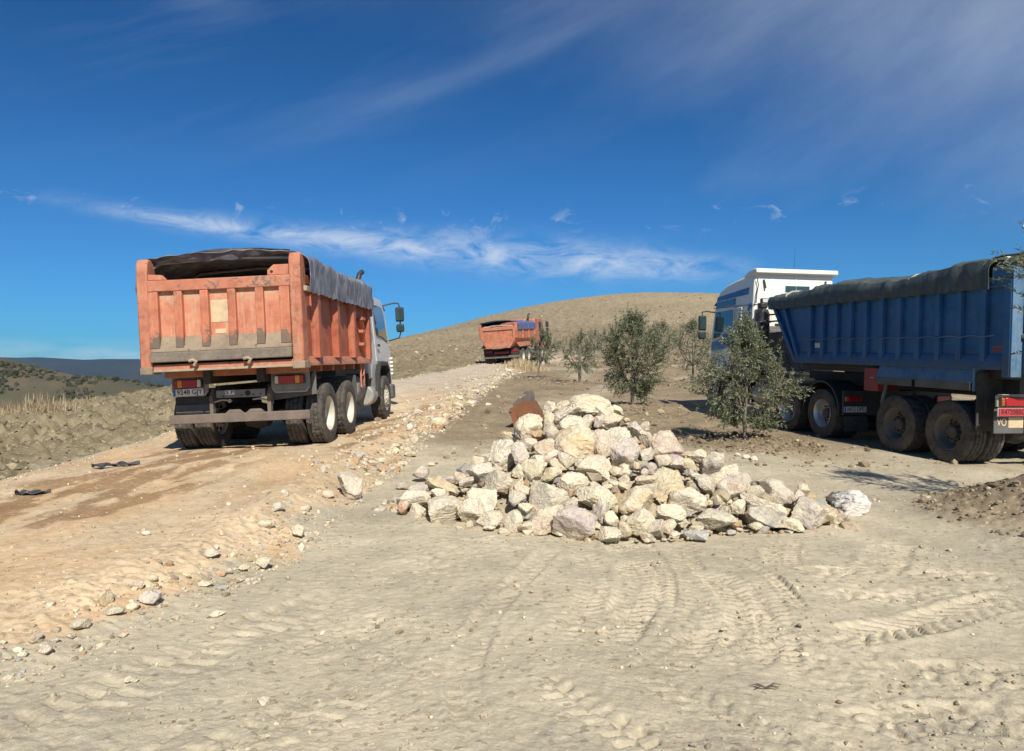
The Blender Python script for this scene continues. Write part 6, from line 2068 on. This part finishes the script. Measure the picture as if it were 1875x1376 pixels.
    MB().hexa([(-1.0, 7.49, 1.75), (1.0, 7.49, 1.75), (1.0, 7.51, 1.75), (-1.0, 7.51, 1.75), (-0.95, 7.33, 2.58), (0.95, 7.33, 2.58), (0.95, 7.35, 2.58), (-0.95, 7.35, 2.58)]).build('windscreen', M_GLASS, cab)
    MB().tube([(0.75, 4.78, 1.1), (0.75, 4.78, 3.08), (0.77, 4.84, 3.20), (0.80, 4.92, 3.28)], 0.07, 10).build('exhaust_stack', M_PLASTIC, t)
    return t


build_far_truck()


# ================================================================ OLIVE TREES AND DRY GRASS
def leaf_mat():
    m, t, b = new_mat('olive_leaf')
    col = t.new('ShaderNodeVertexColor')
    col.layer_name = 'Col'
    geo = t.new('ShaderNodeNewGeometry')
    under = t.mix(1.0, col.outputs[0], (1.75, 1.65, 1.95), 'MULTIPLY')
    c = t.mix(geo.outputs['Backfacing'], col.outputs[0], under)
    t.put(b.inputs['Base Color'], c)
    b.inputs['Roughness'].default_value = 0.45
    b.inputs['Specular IOR Level'].default_value = 0.45
    tr = t.new('ShaderNodeBsdfTranslucent')
    t.put(tr.inputs['Color'], t.mix(1.0, col.outputs[0], (1.1, 1.3, 0.6), 'MULTIPLY'))
    mx = t.new('ShaderNodeMixShader')
    mx.inputs[0].default_value = 0.18
    out = [n for n in t.n if n.type == 'OUTPUT_MATERIAL'][0]
    t.l.new(b.outputs[0], mx.inputs[1])
    t.l.new(tr.outputs[0], mx.inputs[2])
    t.l.new(mx.outputs[0], out.inputs['Surface'])
    return m


LEAF_MAT = leaf_mat()
BARK = paint('olive_bark', (0.155, 0.125, 0.095), 0.9, 0.3, (0.26, 0.22, 0.17), 0.0, scale=14, bump=0.6)
STAKE = paint('weathered_stake', (0.20, 0.175, 0.145), 0.9, 0.3, (0.30, 0.26, 0.2), 0.0, scale=10, bump=0.4)


def leaf_cloud(stems, rg, length, width, step, col):
    """stems: list of polylines (k,3) with leaf start fraction; returns verts and colours, four per leaf"""
    P, D, T = [], [], []
    for pts, start in stems:
        pts = np.asarray(pts)
        seg = np.diff(pts, axis=0)
        ln = np.linalg.norm(seg, axis=1) + 1e-9
        cum = np.concatenate([[0], np.cumsum(ln)])
        L = cum[-1]
        n = int(L * (1 - start) / step)
        if n < 1:
            continue
        s = np.minimum(L * start + (np.arange(n) + rg.rand(n)) * step, L * 0.999)
        s = np.repeat(s, 2)[rg.rand(2 * n) > 0.12]
        k = np.clip(np.searchsorted(cum, s) - 1, 0, len(seg) - 1)
        d = seg[k] / ln[k][:, None]
        P.append(pts[k] + d * (s - cum[k])[:, None])
        D.append(d)
        T.append(np.full(len(s), rg.uniform(0.75, 1.25)))
    P, D, T = np.vstack(P), np.vstack(D), np.concatenate(T)
    n = len(P)

    def unit(v):
        return v / (np.linalg.norm(v, axis=1)[:, None] + 1e-9)
    r_ = rg.normal(size=(n, 3))
    r_ = unit(r_ - D * (r_ * D).sum(1)[:, None])
    a = rg.uniform(0.45, 1.1, n)[:, None]
    ax = D * np.cos(a) + r_ * np.sin(a)
    ax[:, 2] -= 0.08
    ax = unit(ax)
    sd = unit(np.cross(ax, rg.normal(size=(n, 3))))
    up = np.cross(ax, sd)
    l_ = (length * rg.uniform(0.65, 1.15, n))[:, None]
    w_ = (width * rg.uniform(0.8, 1.2, n))[:, None]
    V = np.stack([P, P + ax * l_ * 0.45 + sd * w_ * 0.5 + up * l_ * 0.03, P + ax * l_ - up * l_ * 0.05, P + ax * l_ * 0.45 - sd * w_ * 0.5 + up * l_ * 0.03], 1)
    k_ = T * rg.uniform(0.72, 1.28, n)
    C = np.array(col)[None] * k_[:, None] * np.stack([rg.uniform(0.9, 1.15, n), np.ones(n), rg.uniform(0.8, 1.15, n)], 1)
    return V.reshape(-1, 3), np.repeat(C, 4, axis=0)


def bezier(p0, p1, p2, n=7):
    t = np.linspace(0, 1, n)[:, None]
    return (1 - t) ** 2 * p0 + 2 * t * (1 - t) * p1 + t * t * p2


def olive(loc, label, height, width, seed, trunk=0.5, shoots=120, spire=0.0, low=0.25, lean=(0.0, 0.0), leaf=0.062, step=0.026, skirt=None, belly=0.45, density=1.0, sparse=0.0):
    rg = np.random.RandomState(seed)
    root = empty('olive_tree', loc)
    tag(root, label, 'tree', 'young olive trees')
    mb = MB()
    fork = np.array([lean[0] * trunk, lean[1] * trunk, trunk])
    tp = bezier(np.array([0, 0, -0.08]), np.array([lean[0] * 0.2, lean[1] * 0.2, trunk * 0.5]), fork, 6)
    mb.tube([tuple(p) for p in tp], [0.055, 0.046, 0.042, 0.040, 0.038, 0.040], 9)
    hub = []
    nl = rg.randint(5, 7)
    for i in range(nl):
        a = 2 * math.pi * (i + rg.rand() * 0.6) / nl
        rad = width * 0.5 * rg.uniform(0.35, 0.62)
        end = fork + np.array([math.cos(a) * rad + lean[0] * 0.3, math.sin(a) * rad + lean[1] * 0.3, (height - trunk) * rg.uniform(0.40, 0.68)])
        mid = fork + (end - fork) * np.array([0.75, 0.75, 0.3])
        c = bezier(fork - np.array([0, 0, 0.05 * rg.rand()]), mid, end, 8)
        mb.tube([tuple(p) for p in c], list(np.linspace(0.026, 0.010, 8)), 7)
        hub += [c[k] for k in (2, 3, 4, 5, 6, 7)]
    top = fork + np.array([lean[0] * 0.4, lean[1] * 0.4, (height - trunk) * 0.72])
    c = bezier(fork, fork + (top - fork) * 0.5 + rg.normal(size=3) * 0.05, top, 8)
    mb.tube([tuple(p) for p in c], list(np.linspace(0.028, 0.010, 8)), 7)
    hub += [c[k] for k in range(2, 8)]
    hub = np.array(hub)
    trunk_o = mb.build('trunk', BARK, root, sharp=60)
    stems = []
    tw = MB()
    n = 0
    lobes = [(rg.rand() * 6.283, rg.uniform(0.25, 0.8), rg.uniform(0.72, 1.08)) for _ in range(7)]
    while n < shoots:
        zf = rg.rand()
        z = low + (height - low) * zf
        # outline: widest at the belly, narrowing upward into a loose top
        if zf < belly:
            wd = 0.55 + 0.45 * (zf / belly)
        else:
            q = (zf - belly) / (1 - belly)
            wd = (1 - q ** (1.6 - spire)) * 0.92 + 0.08
        a = rg.rand() * 6.283
        lob = 1.0
        for la, lz, lk in lobes:
            da = math.atan2(math.sin(a - la), math.cos(a - la))
            lob += (lk - 0.9) * math.exp(-(da / 0.7) ** 2 - ((zf - lz) / 0.22) ** 2) * 1.3
        rr_ = width * 0.5 * wd * lob * math.sqrt(rg.uniform(0.10, 1.0))
        end = np.array([math.cos(a) * rr_ + lean[0] * z, math.sin(a) * rr_ + lean[1] * z, z])
        if sparse and noise3((end * 2.3)[None, :], seed)[0] < sparse - 0.5:
            n += 0.35
            continue
        dd = np.linalg.norm((hub - end) * np.array([1, 1, 0.8]) + np.array([0, 0, 0.12]), axis=1)
        st = hub[np.argmin(dd + rg.rand(len(hub)) * 0.25)]
        v = end - st
        L = np.linalg.norm(v)
        if L < 0.12:
            continue
        ctrl = st + v * 0.55 + np.array([0, 0, 0.02 * L]) + rg.normal(size=3) * 0.05 * L
        tipup = end + np.array([0, 0, rg.uniform(0.0, 0.12)]) * (1 if zf > 0.25 else -0.6)
        pts = bezier(st, ctrl, tipup, 7)
        stems.append((pts, 0.12 + 0.2 * rg.rand()))
        tw.tube([tuple(p) for p in pts], list(np.linspace(0.006, 0.002, 7)), 4, caps=False)
        # side twigs
        for _ in range(rg.randint(0, 3)):
            k = rg.randint(2, 6)
            b0 = pts[k]
            dv = v / L * rg.uniform(0.10, 0.28) + rg.normal(size=3) * 0.085
            dv[2] += 0.05
            q = bezier(b0, b0 + dv * 0.5 + np.array([0, 0, 0.01]), b0 + dv, 4)
            stems.append((q, 0.05))
        n += 1
    tw.build('twigs', BARK, root, fix=False, sharp=80)['kind'] = 'stuff'
    if skirt:
        for (sx, sy, sz, sr, cnt) in skirt:
            for _ in range(cnt):
                e = np.array([sx, sy, sz]) + rg.normal(size=3) * sr * np.array([1, 1, 0.8])
                e[2] = max(e[2], 0.06)
                s0 = np.array([lean[0] * 0.1, lean[1] * 0.1, min(trunk * rg.uniform(0.2, 1.0), e[2] + 0.15)])
                stems.append((bezier(s0, (s0 + e) / 2 + np.array([0, 0, 0.06]), e, 6), 0.3))
    V, C = leaf_cloud(stems, rg, leaf, leaf * 0.24, step / density, (0.116, 0.134, 0.070))
    V = np.array(V)
    f = np.arange(len(V)).reshape(-1, 4)
    me = np_mesh('crown', V, f, False)
    set_col(me, np.array(C))
    mesh_obj('crown', me, LEAF_MAT, root)['kind'] = 'stuff'
    return root


def on_ground(x, y):
    return (x, y, ground_z(x, y))


def stake(x, y, h, lab, lean=0.0):
    o = MB().cyl((0, 0, -0.1), (lean * h, 0, h), 0.024, 0.022, 8).build('tree_stake', STAKE, None)
    o.location = on_ground(x, y)
    tag(o, lab, 'stake', 'tree stakes')


olive(on_ground(4.47, 14.35), 'nearest olive tree, broad and silvery, in front of the white cab', 2.22, 2.50, 3, 0.40, 400, spire=0.45, low=0.24, belly=0.36, leaf=0.078, step=0.027,
      skirt=[(0.50, -0.05, 0.42, 0.16, 50), (-0.50, 0.0, 0.50, 0.14, 26)])
olive(on_ground(3.30, 20.5), 'tall dense olive tree on a mound behind the rock heap', 2.48, 2.35, 11, 0.50, 560, spire=0.15, low=0.28, belly=0.58, leaf=0.078, step=0.025,
      skirt=[(0.34, 0.0, 0.28, 0.12, 50), (0.40, 0.0, 0.60, 0.16, 40)])
olive(on_ground(2.78, 31.0), 'small sparse olive tree with a gap in its crown, second beyond the heap', 2.08, 2.25, 23, 0.6, 210, spire=0.4, low=0.38, belly=0.40, leaf=0.090, step=0.032, sparse=0.36)
olive(on_ground(1.18, 34.0), 'slim leaning olive tree right in front of the far orange truck', 2.10, 1.95, 31, 0.75, 190, spire=0.3, low=0.55, belly=0.60, lean=(0.16, 0.0), leaf=0.090, step=0.032, sparse=0.32)
olive(on_ground(5.3, 48.0), 'tiny distant olive tree peeping over the sparse olive', 2.05, 1.3, 37, 0.8, 110, spire=0.3, low=0.7, belly=0.6, leaf=0.10, step=0.045)
olive(on_ground(9.1, 45.0), 'far olive tree showing behind the dense olive on the mound', 2.6, 2.0, 41, 0.8, 150, spire=0.2, low=0.7, belly=0.6, leaf=0.10, step=0.045)
olive(on_ground(7.5, 31.0), 'olive tree half hidden behind the white tractor unit', 2.5, 2.3, 47, 0.6, 240, spire=0.3, low=0.4, belly=0.55, leaf=0.085, step=0.034)
olive(on_ground(6.25, 7.85), 'olive tree cut off by the right edge of the picture', 3.1, 1.9, 53, 0.8, 230, spire=0.25, low=0.75, belly=0.5, leaf=0.066, step=0.026)
stake(4.40, 14.15, 0.60, 'grey stake at the foot of the nearest olive tree')
stake(3.24, 20.32, 0.75, 'dark stake beside the trunk of the tall dense olive tree')
stake(2.84, 30.9, 0.6, 'short stake beside the small sparse olive tree')


def blades(name, pts, hgt, rg, col, label, mat, lean=0.35, width=0.006):
    V, C = [], []
    for (x, y, z), h in zip(pts, hgt):
        a = rg.rand() * 6.283
        l_ = h * lean * rg.rand()
        d = np.array([math.cos(a), math.sin(a), 0]) * l_
        s = np.array([-math.sin(a + rg.rand()), math.cos(a + rg.rand()), 0]) * width * (0.7 + rg.rand())
        b = np.array([x, y, z - 0.02])
        m_ = b + d * 0.35 + np.array([0, 0, h * 0.6])
        e = b + d + np.array([0, 0, h])
        V += [b - s, b + s, m_ + s * 0.8, m_ - s * 0.8, m_ - s * 0.8, m_ + s * 0.8, e + s * 0.2, e - s * 0.2]
        cc = np.array(col) * rg.uniform(0.7, 1.25)
        C += [cc] * 8
    V = np.array(V)
    me = np_mesh(name, V, np.arange(len(V)).reshape(-1, 4), False)
    set_col(me, np.array(C))
    o = mesh_obj(name, me, mat)
    tag(o, label, 'grass', kind='stuff')


def dry_grass():
    m, t, b = new_mat('dry_straw')
    col = t.new('ShaderNodeVertexColor')
    col.layer_name = 'Col'
    t.put(b.inputs['Base Color'], col.outputs[0])
    b.inputs['Roughness'].default_value = 0.8
    rg = np.random.RandomState(77)
    # tussock below the far truck
    n = 1500
    x = 0.75 + rg.normal(size=n) * 0.62
    y = 42.5 + rg.normal(size=n) * 0.9
    h = rg.uniform(0.15, 0.62, n) * np.exp(-((x - 0.75) / 1.3) ** 2)
    blades('dry_tussock', with_z(x, y), h, rg, (0.44, 0.34, 0.19), 'straw coloured tussock of dry grass below the far truck', m, width=0.012)
    # dry stand on the field crest at far left
    n = 3600
    x = -18.5 + rg.rand(n) ** 0.8 * 3.6
    y = 25.5 + rg.normal(size=n) * 1.1
    h = rg.uniform(0.10, 0.42, n) * (0.45 + 0.9 * sstep(-0.3, 0.4, noise2(x * 1.6, y * 1.1, 33))) * sstep(-14.8, -16.0, x)
    blades('dry_field_grass', with_z(x, y), h, rg, (0.33, 0.245, 0.135), 'band of dry brown grass on the crest of the ploughed field', m, width=0.010)
    n = 26
    k = rg.choice([-17.4, -16.6, -15.6, -15.2, -14.8], n)
    x = k + rg.normal(size=n) * 0.10
    y = 25.4 + rg.normal(size=n) * 0.15
    blades('tall_dry_stalks', with_z(x, y), rg.uniform(0.3, 0.75, n), rg, (0.40, 0.34, 0.24), 'tall pale dry weed stalks on the crest of the ploughed field', m, lean=0.22, width=0.009)


dry_grass()


def far_scrub():
    rg = np.random.RandomState(91)
    n = 12000
    x = -360 + rg.rand(n) * 250
    y = 270 + rg.rand(n) * 190
    den = fbm2(x * 0.022, y * 0.022, 4, 0.6, 120) + 0.25 * sstep(-200, -300, x) + 0.30 * sstep(345, 300, y) * sstep(-260, -180, x) - 0.10
    keep = den + rg.normal(size=n) * 0.16 > 0.12
    x, y = x[keep], y[keep]
    s = 0.35 + 0.50 * rg.gamma(1.3, 0.7, len(x))
    tab = [((0.040, 0.044, 0.023), 6), ((0.060, 0.058, 0.031), 4), ((0.085, 0.073, 0.040), 3)]
    z = base_height(x, y)
    scatter('hillside_scrub', np.stack([x, y, z], 1), np.minimum(s, 2.4), LOOSE_MAT, 'dark scrub and bushes on the hill across the valley', 'bushes', flat=0.8, cols=pick_cols(rg, len(x), tab), seed=21, sub=1, sink=0.3)


far_scrub()


# ================================================================ SMALL THINGS
M_BUCKET = paint('bucket_steel', (0.10, 0.092, 0.085), 0.6, 0.3, (0.22, 0.17, 0.12), 0.0, rust=0.7, scale=5)
M_RUST = paint('rusty_steel', (0.19, 0.072, 0.030), 0.85, 0.3, (0.20, 0.12, 0.07), 0.1, (0.09, 0.055, 0.04), scale=5, bump=0.4)
M_SCRAP = paint('black_sheet', (0.030, 0.030, 0.034), 0.45, 0.35, (0.20, 0.18, 0.16), 0.0, scale=6)
M_ROOT = paint('dead_root', (0.075, 0.058, 0.04), 0.9, 0.4, (0.25, 0.2, 0.14), 0.0, scale=20)


def build_bucket():
    gx, gy = 0.42, 17.0
    t = empty('excavator_bucket', (gx, gy, ground_z(gx, gy) - 0.02), (0, 0, R(-14)))
    t.scale = (1.15, 1.15, 1.15)
    tag(t, 'rusty excavator bucket with hooked bracket standing behind the rock heap', 'bucket')
    prof = [(-0.254, 0.0), (-0.318, 0.254), (-0.374, 0.36), (-0.35, 0.42), (-0.30, 0.44), (-0.207, 0.50), (-0.06, 0.565), (0.056, 0.556), (0.16, 0.38), (0.24, 0.238), (0.366, 0.143), (0.20, 0.03), (0.0, 0.0)]
    for y0 in (-0.30, 0.28):
        MB().prism(prof, 'y', y0, y0 + 0.022).build('side_plate', M_RUST, t, 0.004)
    curve = prof[6:11]
    back = prof[0:7]
    for nm, cv, mt in (('shell', curve, M_RUST), ('back_shell', back, M_BUCKET)):
        def fn(u, v, cv=cv):
            f = u * (len(cv) - 1)
            k = min(int(f), len(cv) - 2)
            a, b_ = cv[k], cv[k + 1]
            q = f - k
            d = Vector((b_[0] - a[0], 0, b_[1] - a[1])).normalized()
            return Vector((a[0] + (b_[0] - a[0]) * q, -0.28 + 0.56 * v, a[1] + (b_[1] - a[1]) * q)), Vector((-d.z, 0, d.x))
        MB().sheet(fn, 24, 4, 0.02).build(nm, mt, t)
    MB().prism([(-0.16, 0.12), (-0.20, 0.33), (0.0, 0.44), (0.12, 0.34), (0.20, 0.18), (0.02, 0.08)], 'y', -0.312, -0.301).build('wear_plate', M_RUST, t, 0.004)
    hook = [(-0.30, 0.44), (-0.33, 0.50), (-0.22, 0.60), (-0.06, 0.665), (-0.045, 0.70), (-0.075, 0.705), (-0.115, 0.695), (-0.09, 0.745), (-0.02, 0.765), (0.035, 0.73), (0.055, 0.66), (0.05, 0.555), (-0.06, 0.555), (-0.207, 0.49)]
    for y0 in (-0.16, 0.10):
        MB().prism(hook, 'y', y0, y0 + 0.05).build('hook_bracket', M_BUCKET, t, 0.006)
    MB().cyl((-0.335, -0.33, 0.375), (-0.335, 0.33, 0.375), 0.028, n=14).build('pin', M_BUCKET, t)
    for k in range(4):
        yk = -0.25 + k * 0.165
        MB().hexa([(0.34, yk - 0.035, 0.13), (0.46, yk - 0.012, 0.085), (0.46, yk + 0.012, 0.085), (0.34, yk + 0.035, 0.13), (0.33, yk - 0.035, 0.17), (0.46, yk - 0.012, 0.095), (0.46, yk + 0.012, 0.095), (0.33, yk + 0.035, 0.17)]).build('tooth', M_BUCKET, t, 0.004)


build_bucket()


def scrap(px, py, length, depth, seed, label, rot=0.0):
    x, y = ray_to_ground(px, py)
    rg = random.Random(seed)

    def fn(u, v):
        a = (u - 0.5) * length
        wv = depth * (0.25 + 0.75 * math.sin(math.pi * min(1, max(0, u * 1.02))) ** 0.6)
        b_ = (v - 0.5) * wv + 0.05 * depth * math.sin(u * 9 + seed)
        n_ = noise2(np.array([u * 5 + seed]), np.array([v * 3.0]), seed)[0]
        return Vector((a, b_, 0.022 + 0.03 * n_ + 0.012 * math.sin(u * 17 + v * 5) + 0.01 * math.sin(v * 11))), Vector((0, 0, 1))
    o = MB().sheet(fn, 26, 12, 0.006).build('rubber_scrap', M_SCRAP, None)
    o.location = (x, y, ground_z(x, y) + 0.01)
    o.rotation_euler = (0, 0, rot)
    tag(o, label, 'scrap', 'rubber scraps on the road')


scrap(60, 902, 0.38, 0.16, 3, 'small flat black rubber scrap on the road at far left', 0.15)
scrap(212, 857, 0.62, 0.22, 8, 'longer torn black rubber scrap beside the ploughed field', 0.35)


def root_twig(px, py, label):
    x, y = ray_to_ground(px, py)
    rg = random.Random(4)
    mb = MB()
    for k in range(6):
        a = rg.uniform(-0.5, 0.5) + (0 if k % 2 else math.pi)
        L = rg.uniform(0.05, 0.12)
        mb.tube([(0, 0, 0.010), (math.cos(a) * L * 0.5, math.sin(a) * L * 0.5, 0.022), (math.cos(a) * L, math.sin(a) * L + 0.01, 0.004)], [0.0045, 0.0035, 0.0015], 5)
    o = mb.build('dry_root', M_ROOT, None)
    o.location = (x, y, ground_z(x, y) + 0.002)
    tag(o, label, 'root')


root_twig(1402, 1268, 'small dark dry root lying on the pale yard in the foreground')


# ---- labels for every rock: its look first, then the landmark next to it
LANDMARK = {(808, 951): 'big grey block at the lower left corner of the heap', (915, 832): 'big whitish block on the upper left flank', (1057, 812): 'big ochre boulder just below the summit',
            (1080, 742): 'flat pitted cream rock on the summit', (1041, 758): 'smooth grey slab leaning below the summit', (1224, 815): 'big rounded pinkish rock on the right skyline',
            (1144, 833): 'big rough grey boulder right of centre', (1302, 848): 'dark grey slab on the right shoulder', (999, 910): 'big pale grey rock in the middle of the front',
            (1055, 973): 'big purplish grey rock at the front foot', (1162, 921): 'big ochre brown rock low in the centre', (1220, 890): 'tall ochre boulder right of the centre',
            (1262, 917): 'big whitish rounded rock low on the right', (1308, 954): 'long grey slab along the front foot', (1396, 950): 'long dark grey slab at the right front',
            (1426, 905): 'big grey lump in the right tail', (1481, 948): 'brown grey tilted block at the right end', (1092, 913): 'whitish pitted slab in the front centre',
            (975, 786): 'cream rock right under the excavator bucket', (887, 914): 'big whitish wedge low on the left', (1090, 858): 'long cream slab in the middle',
            (1004, 955): 'broad pinkish rock at the front foot', (760, 915): 'whitish rock at the left end', (1104, 815): 'upright pinkish tongue of rock near the top'}


def label_rocks():
    used = set()
    marks = [(k, v) for k, v in LANDMARK.items()]
    for r_ in ROCKS:
        if r_['zone'] == 'heap' and (r_['px'], r_['py']) in LANDMARK:
            lab = LANDMARK[(r_['px'], r_['py'])]
            if 'heap' not in lab:
                lab += ' of the heap'
            r_['lab'] = lab
            used.add(lab)
    fixed = {(1559, 931): 'lone dark streaked boulder lying right of the rock heap', (640, 899): 'lone rounded grey boulder between road edge and heap', (393, 1123): 'flat cream stone half sunk in the pale yard',
             (239, 1241): 'single whitish stone in the lower left yard', (800, 779): 'ochre boulder on the rubble bank beyond the parked truck', (1328, 1155): 'small cream stone among the curved tyre marks',
             (275, 1106): 'large grey stone at the road edge in the lower left', (480, 1036): 'rounded cream stone at the road edge', (62, 1173): 'rust red stone at the road edge near the left frame',
             (190, 1107): 'upright ochre stone in the road shoulder', (268, 980): 'small white stone lying out on the haul road', (790, 850): 'small cream stone between road bank and heap'}
    for r_ in ROCKS:
        o = r_['o']
        big = max(r_['w'], r_['h'])
        if 'lab' in r_:
            lab = r_['lab']
        elif (r_['px'], r_['py']) in fixed:
            lab = fixed[(r_['px'], r_['py'])]
            used.add(lab)
        else:
            size = 'large' if big > 48 else 'middling' if big > 30 else 'small' if big > 18 else 'tiny'
            asp = r_['w'] / r_['h']
            shp = 'flat ' if asp > 1.7 else 'tall ' if asp < 0.75 else ''
            tone = TONES[r_['tone']][1]
            cand = []
            if r_['zone'] == 'heap':
                near = sorted(marks, key=lambda m: (m[0][0] - r_['px']) ** 2 + (m[0][1] - r_['py']) ** 2)
                for (mx, my), txt in near[:6]:
                    dx_, dy_ = r_['px'] - mx, r_['py'] - my
                    if abs(dx_) > 1.6 * abs(dy_):
                        rel = 'right of' if dx_ > 0 else 'left of'
                    elif abs(dy_) > 1.6 * abs(dx_):
                        rel = 'below' if dy_ > 0 else 'above'
                    else:
                        rel = ('below' if dy_ > 0 else 'above') + (' and right of' if dx_ > 0 else ' and left of')
                    short = ' '.join(txt.split()[:9])
                    cand.append(f'{size} {shp}{tone} rock {rel} the {short}')
            else:
                where = {'edge': 'stone on the road shoulder', 'bank': 'stone on the far rubble bank', 'yard': 'stone on the yard', 'road': 'stone on the road'}[r_['zone']]
                others = [q for q in ROCKS if q is not r_ and (q['px'], q['py']) in fixed]
                others.sort(key=lambda q: (q['px'] - r_['px']) ** 2 + (q['py'] - r_['py']) ** 2)
                for q in others[:6]:
                    dx_, dy_ = r_['px'] - q['px'], r_['py'] - q['py']
                    rel = ('right of' if dx_ > 0 else 'left of') if abs(dx_) > abs(dy_) else ('nearer than' if dy_ > 0 else 'beyond')
                    cand.append(f"{size} {shp}{tone} {where} {rel} the {' '.join(fixed[(q['px'], q['py'])].split()[:5])}")
            lab = next((c for c in cand if c not in used), None)
            if lab is None:
                lab = next(c for k in ('second', 'third', 'fourth', 'fifth', 'sixth') for c in [k + ' ' + cand[0]] if c not in used)
            used.add(lab)
        grp = {'heap': 'rocks of the heap', 'edge': 'stones along the road shoulder', 'bank': 'stones on the rubble bank', 'yard': 'stones on the yard', 'road': 'stones on the yard'}[r_['zone']]
        words = lab.split()
        tag(o, ' '.join(words[:16]), 'rock', grp)


label_rocks()

# ---- the air: thin, even haze over the whole country
def build_haze():
    o = MB().box(-6600, 6600, -6600, 6600, -110, 112).build('haze', None, None, smooth=False)
    m = bpy.data.materials.new('haze_air')
    m.use_nodes = True
    nt = m.node_tree
    nt.nodes.clear()
    out = nt.nodes.new('ShaderNodeOutputMaterial')
    v = nt.nodes.new('ShaderNodeVolumePrincipled')
    v.inputs['Color'].default_value = (0.46, 0.68, 1.0, 1)
    v.inputs['Density'].default_value = 0.00006
    v.inputs['Anisotropy'].default_value = 0.0
    nt.links.new(v.outputs[0], out.inputs['Volume'])
    o.data.materials.append(m)
    tag(o, 'thin pale blue haze filling the air', 'haze', kind='stuff')


build_haze()
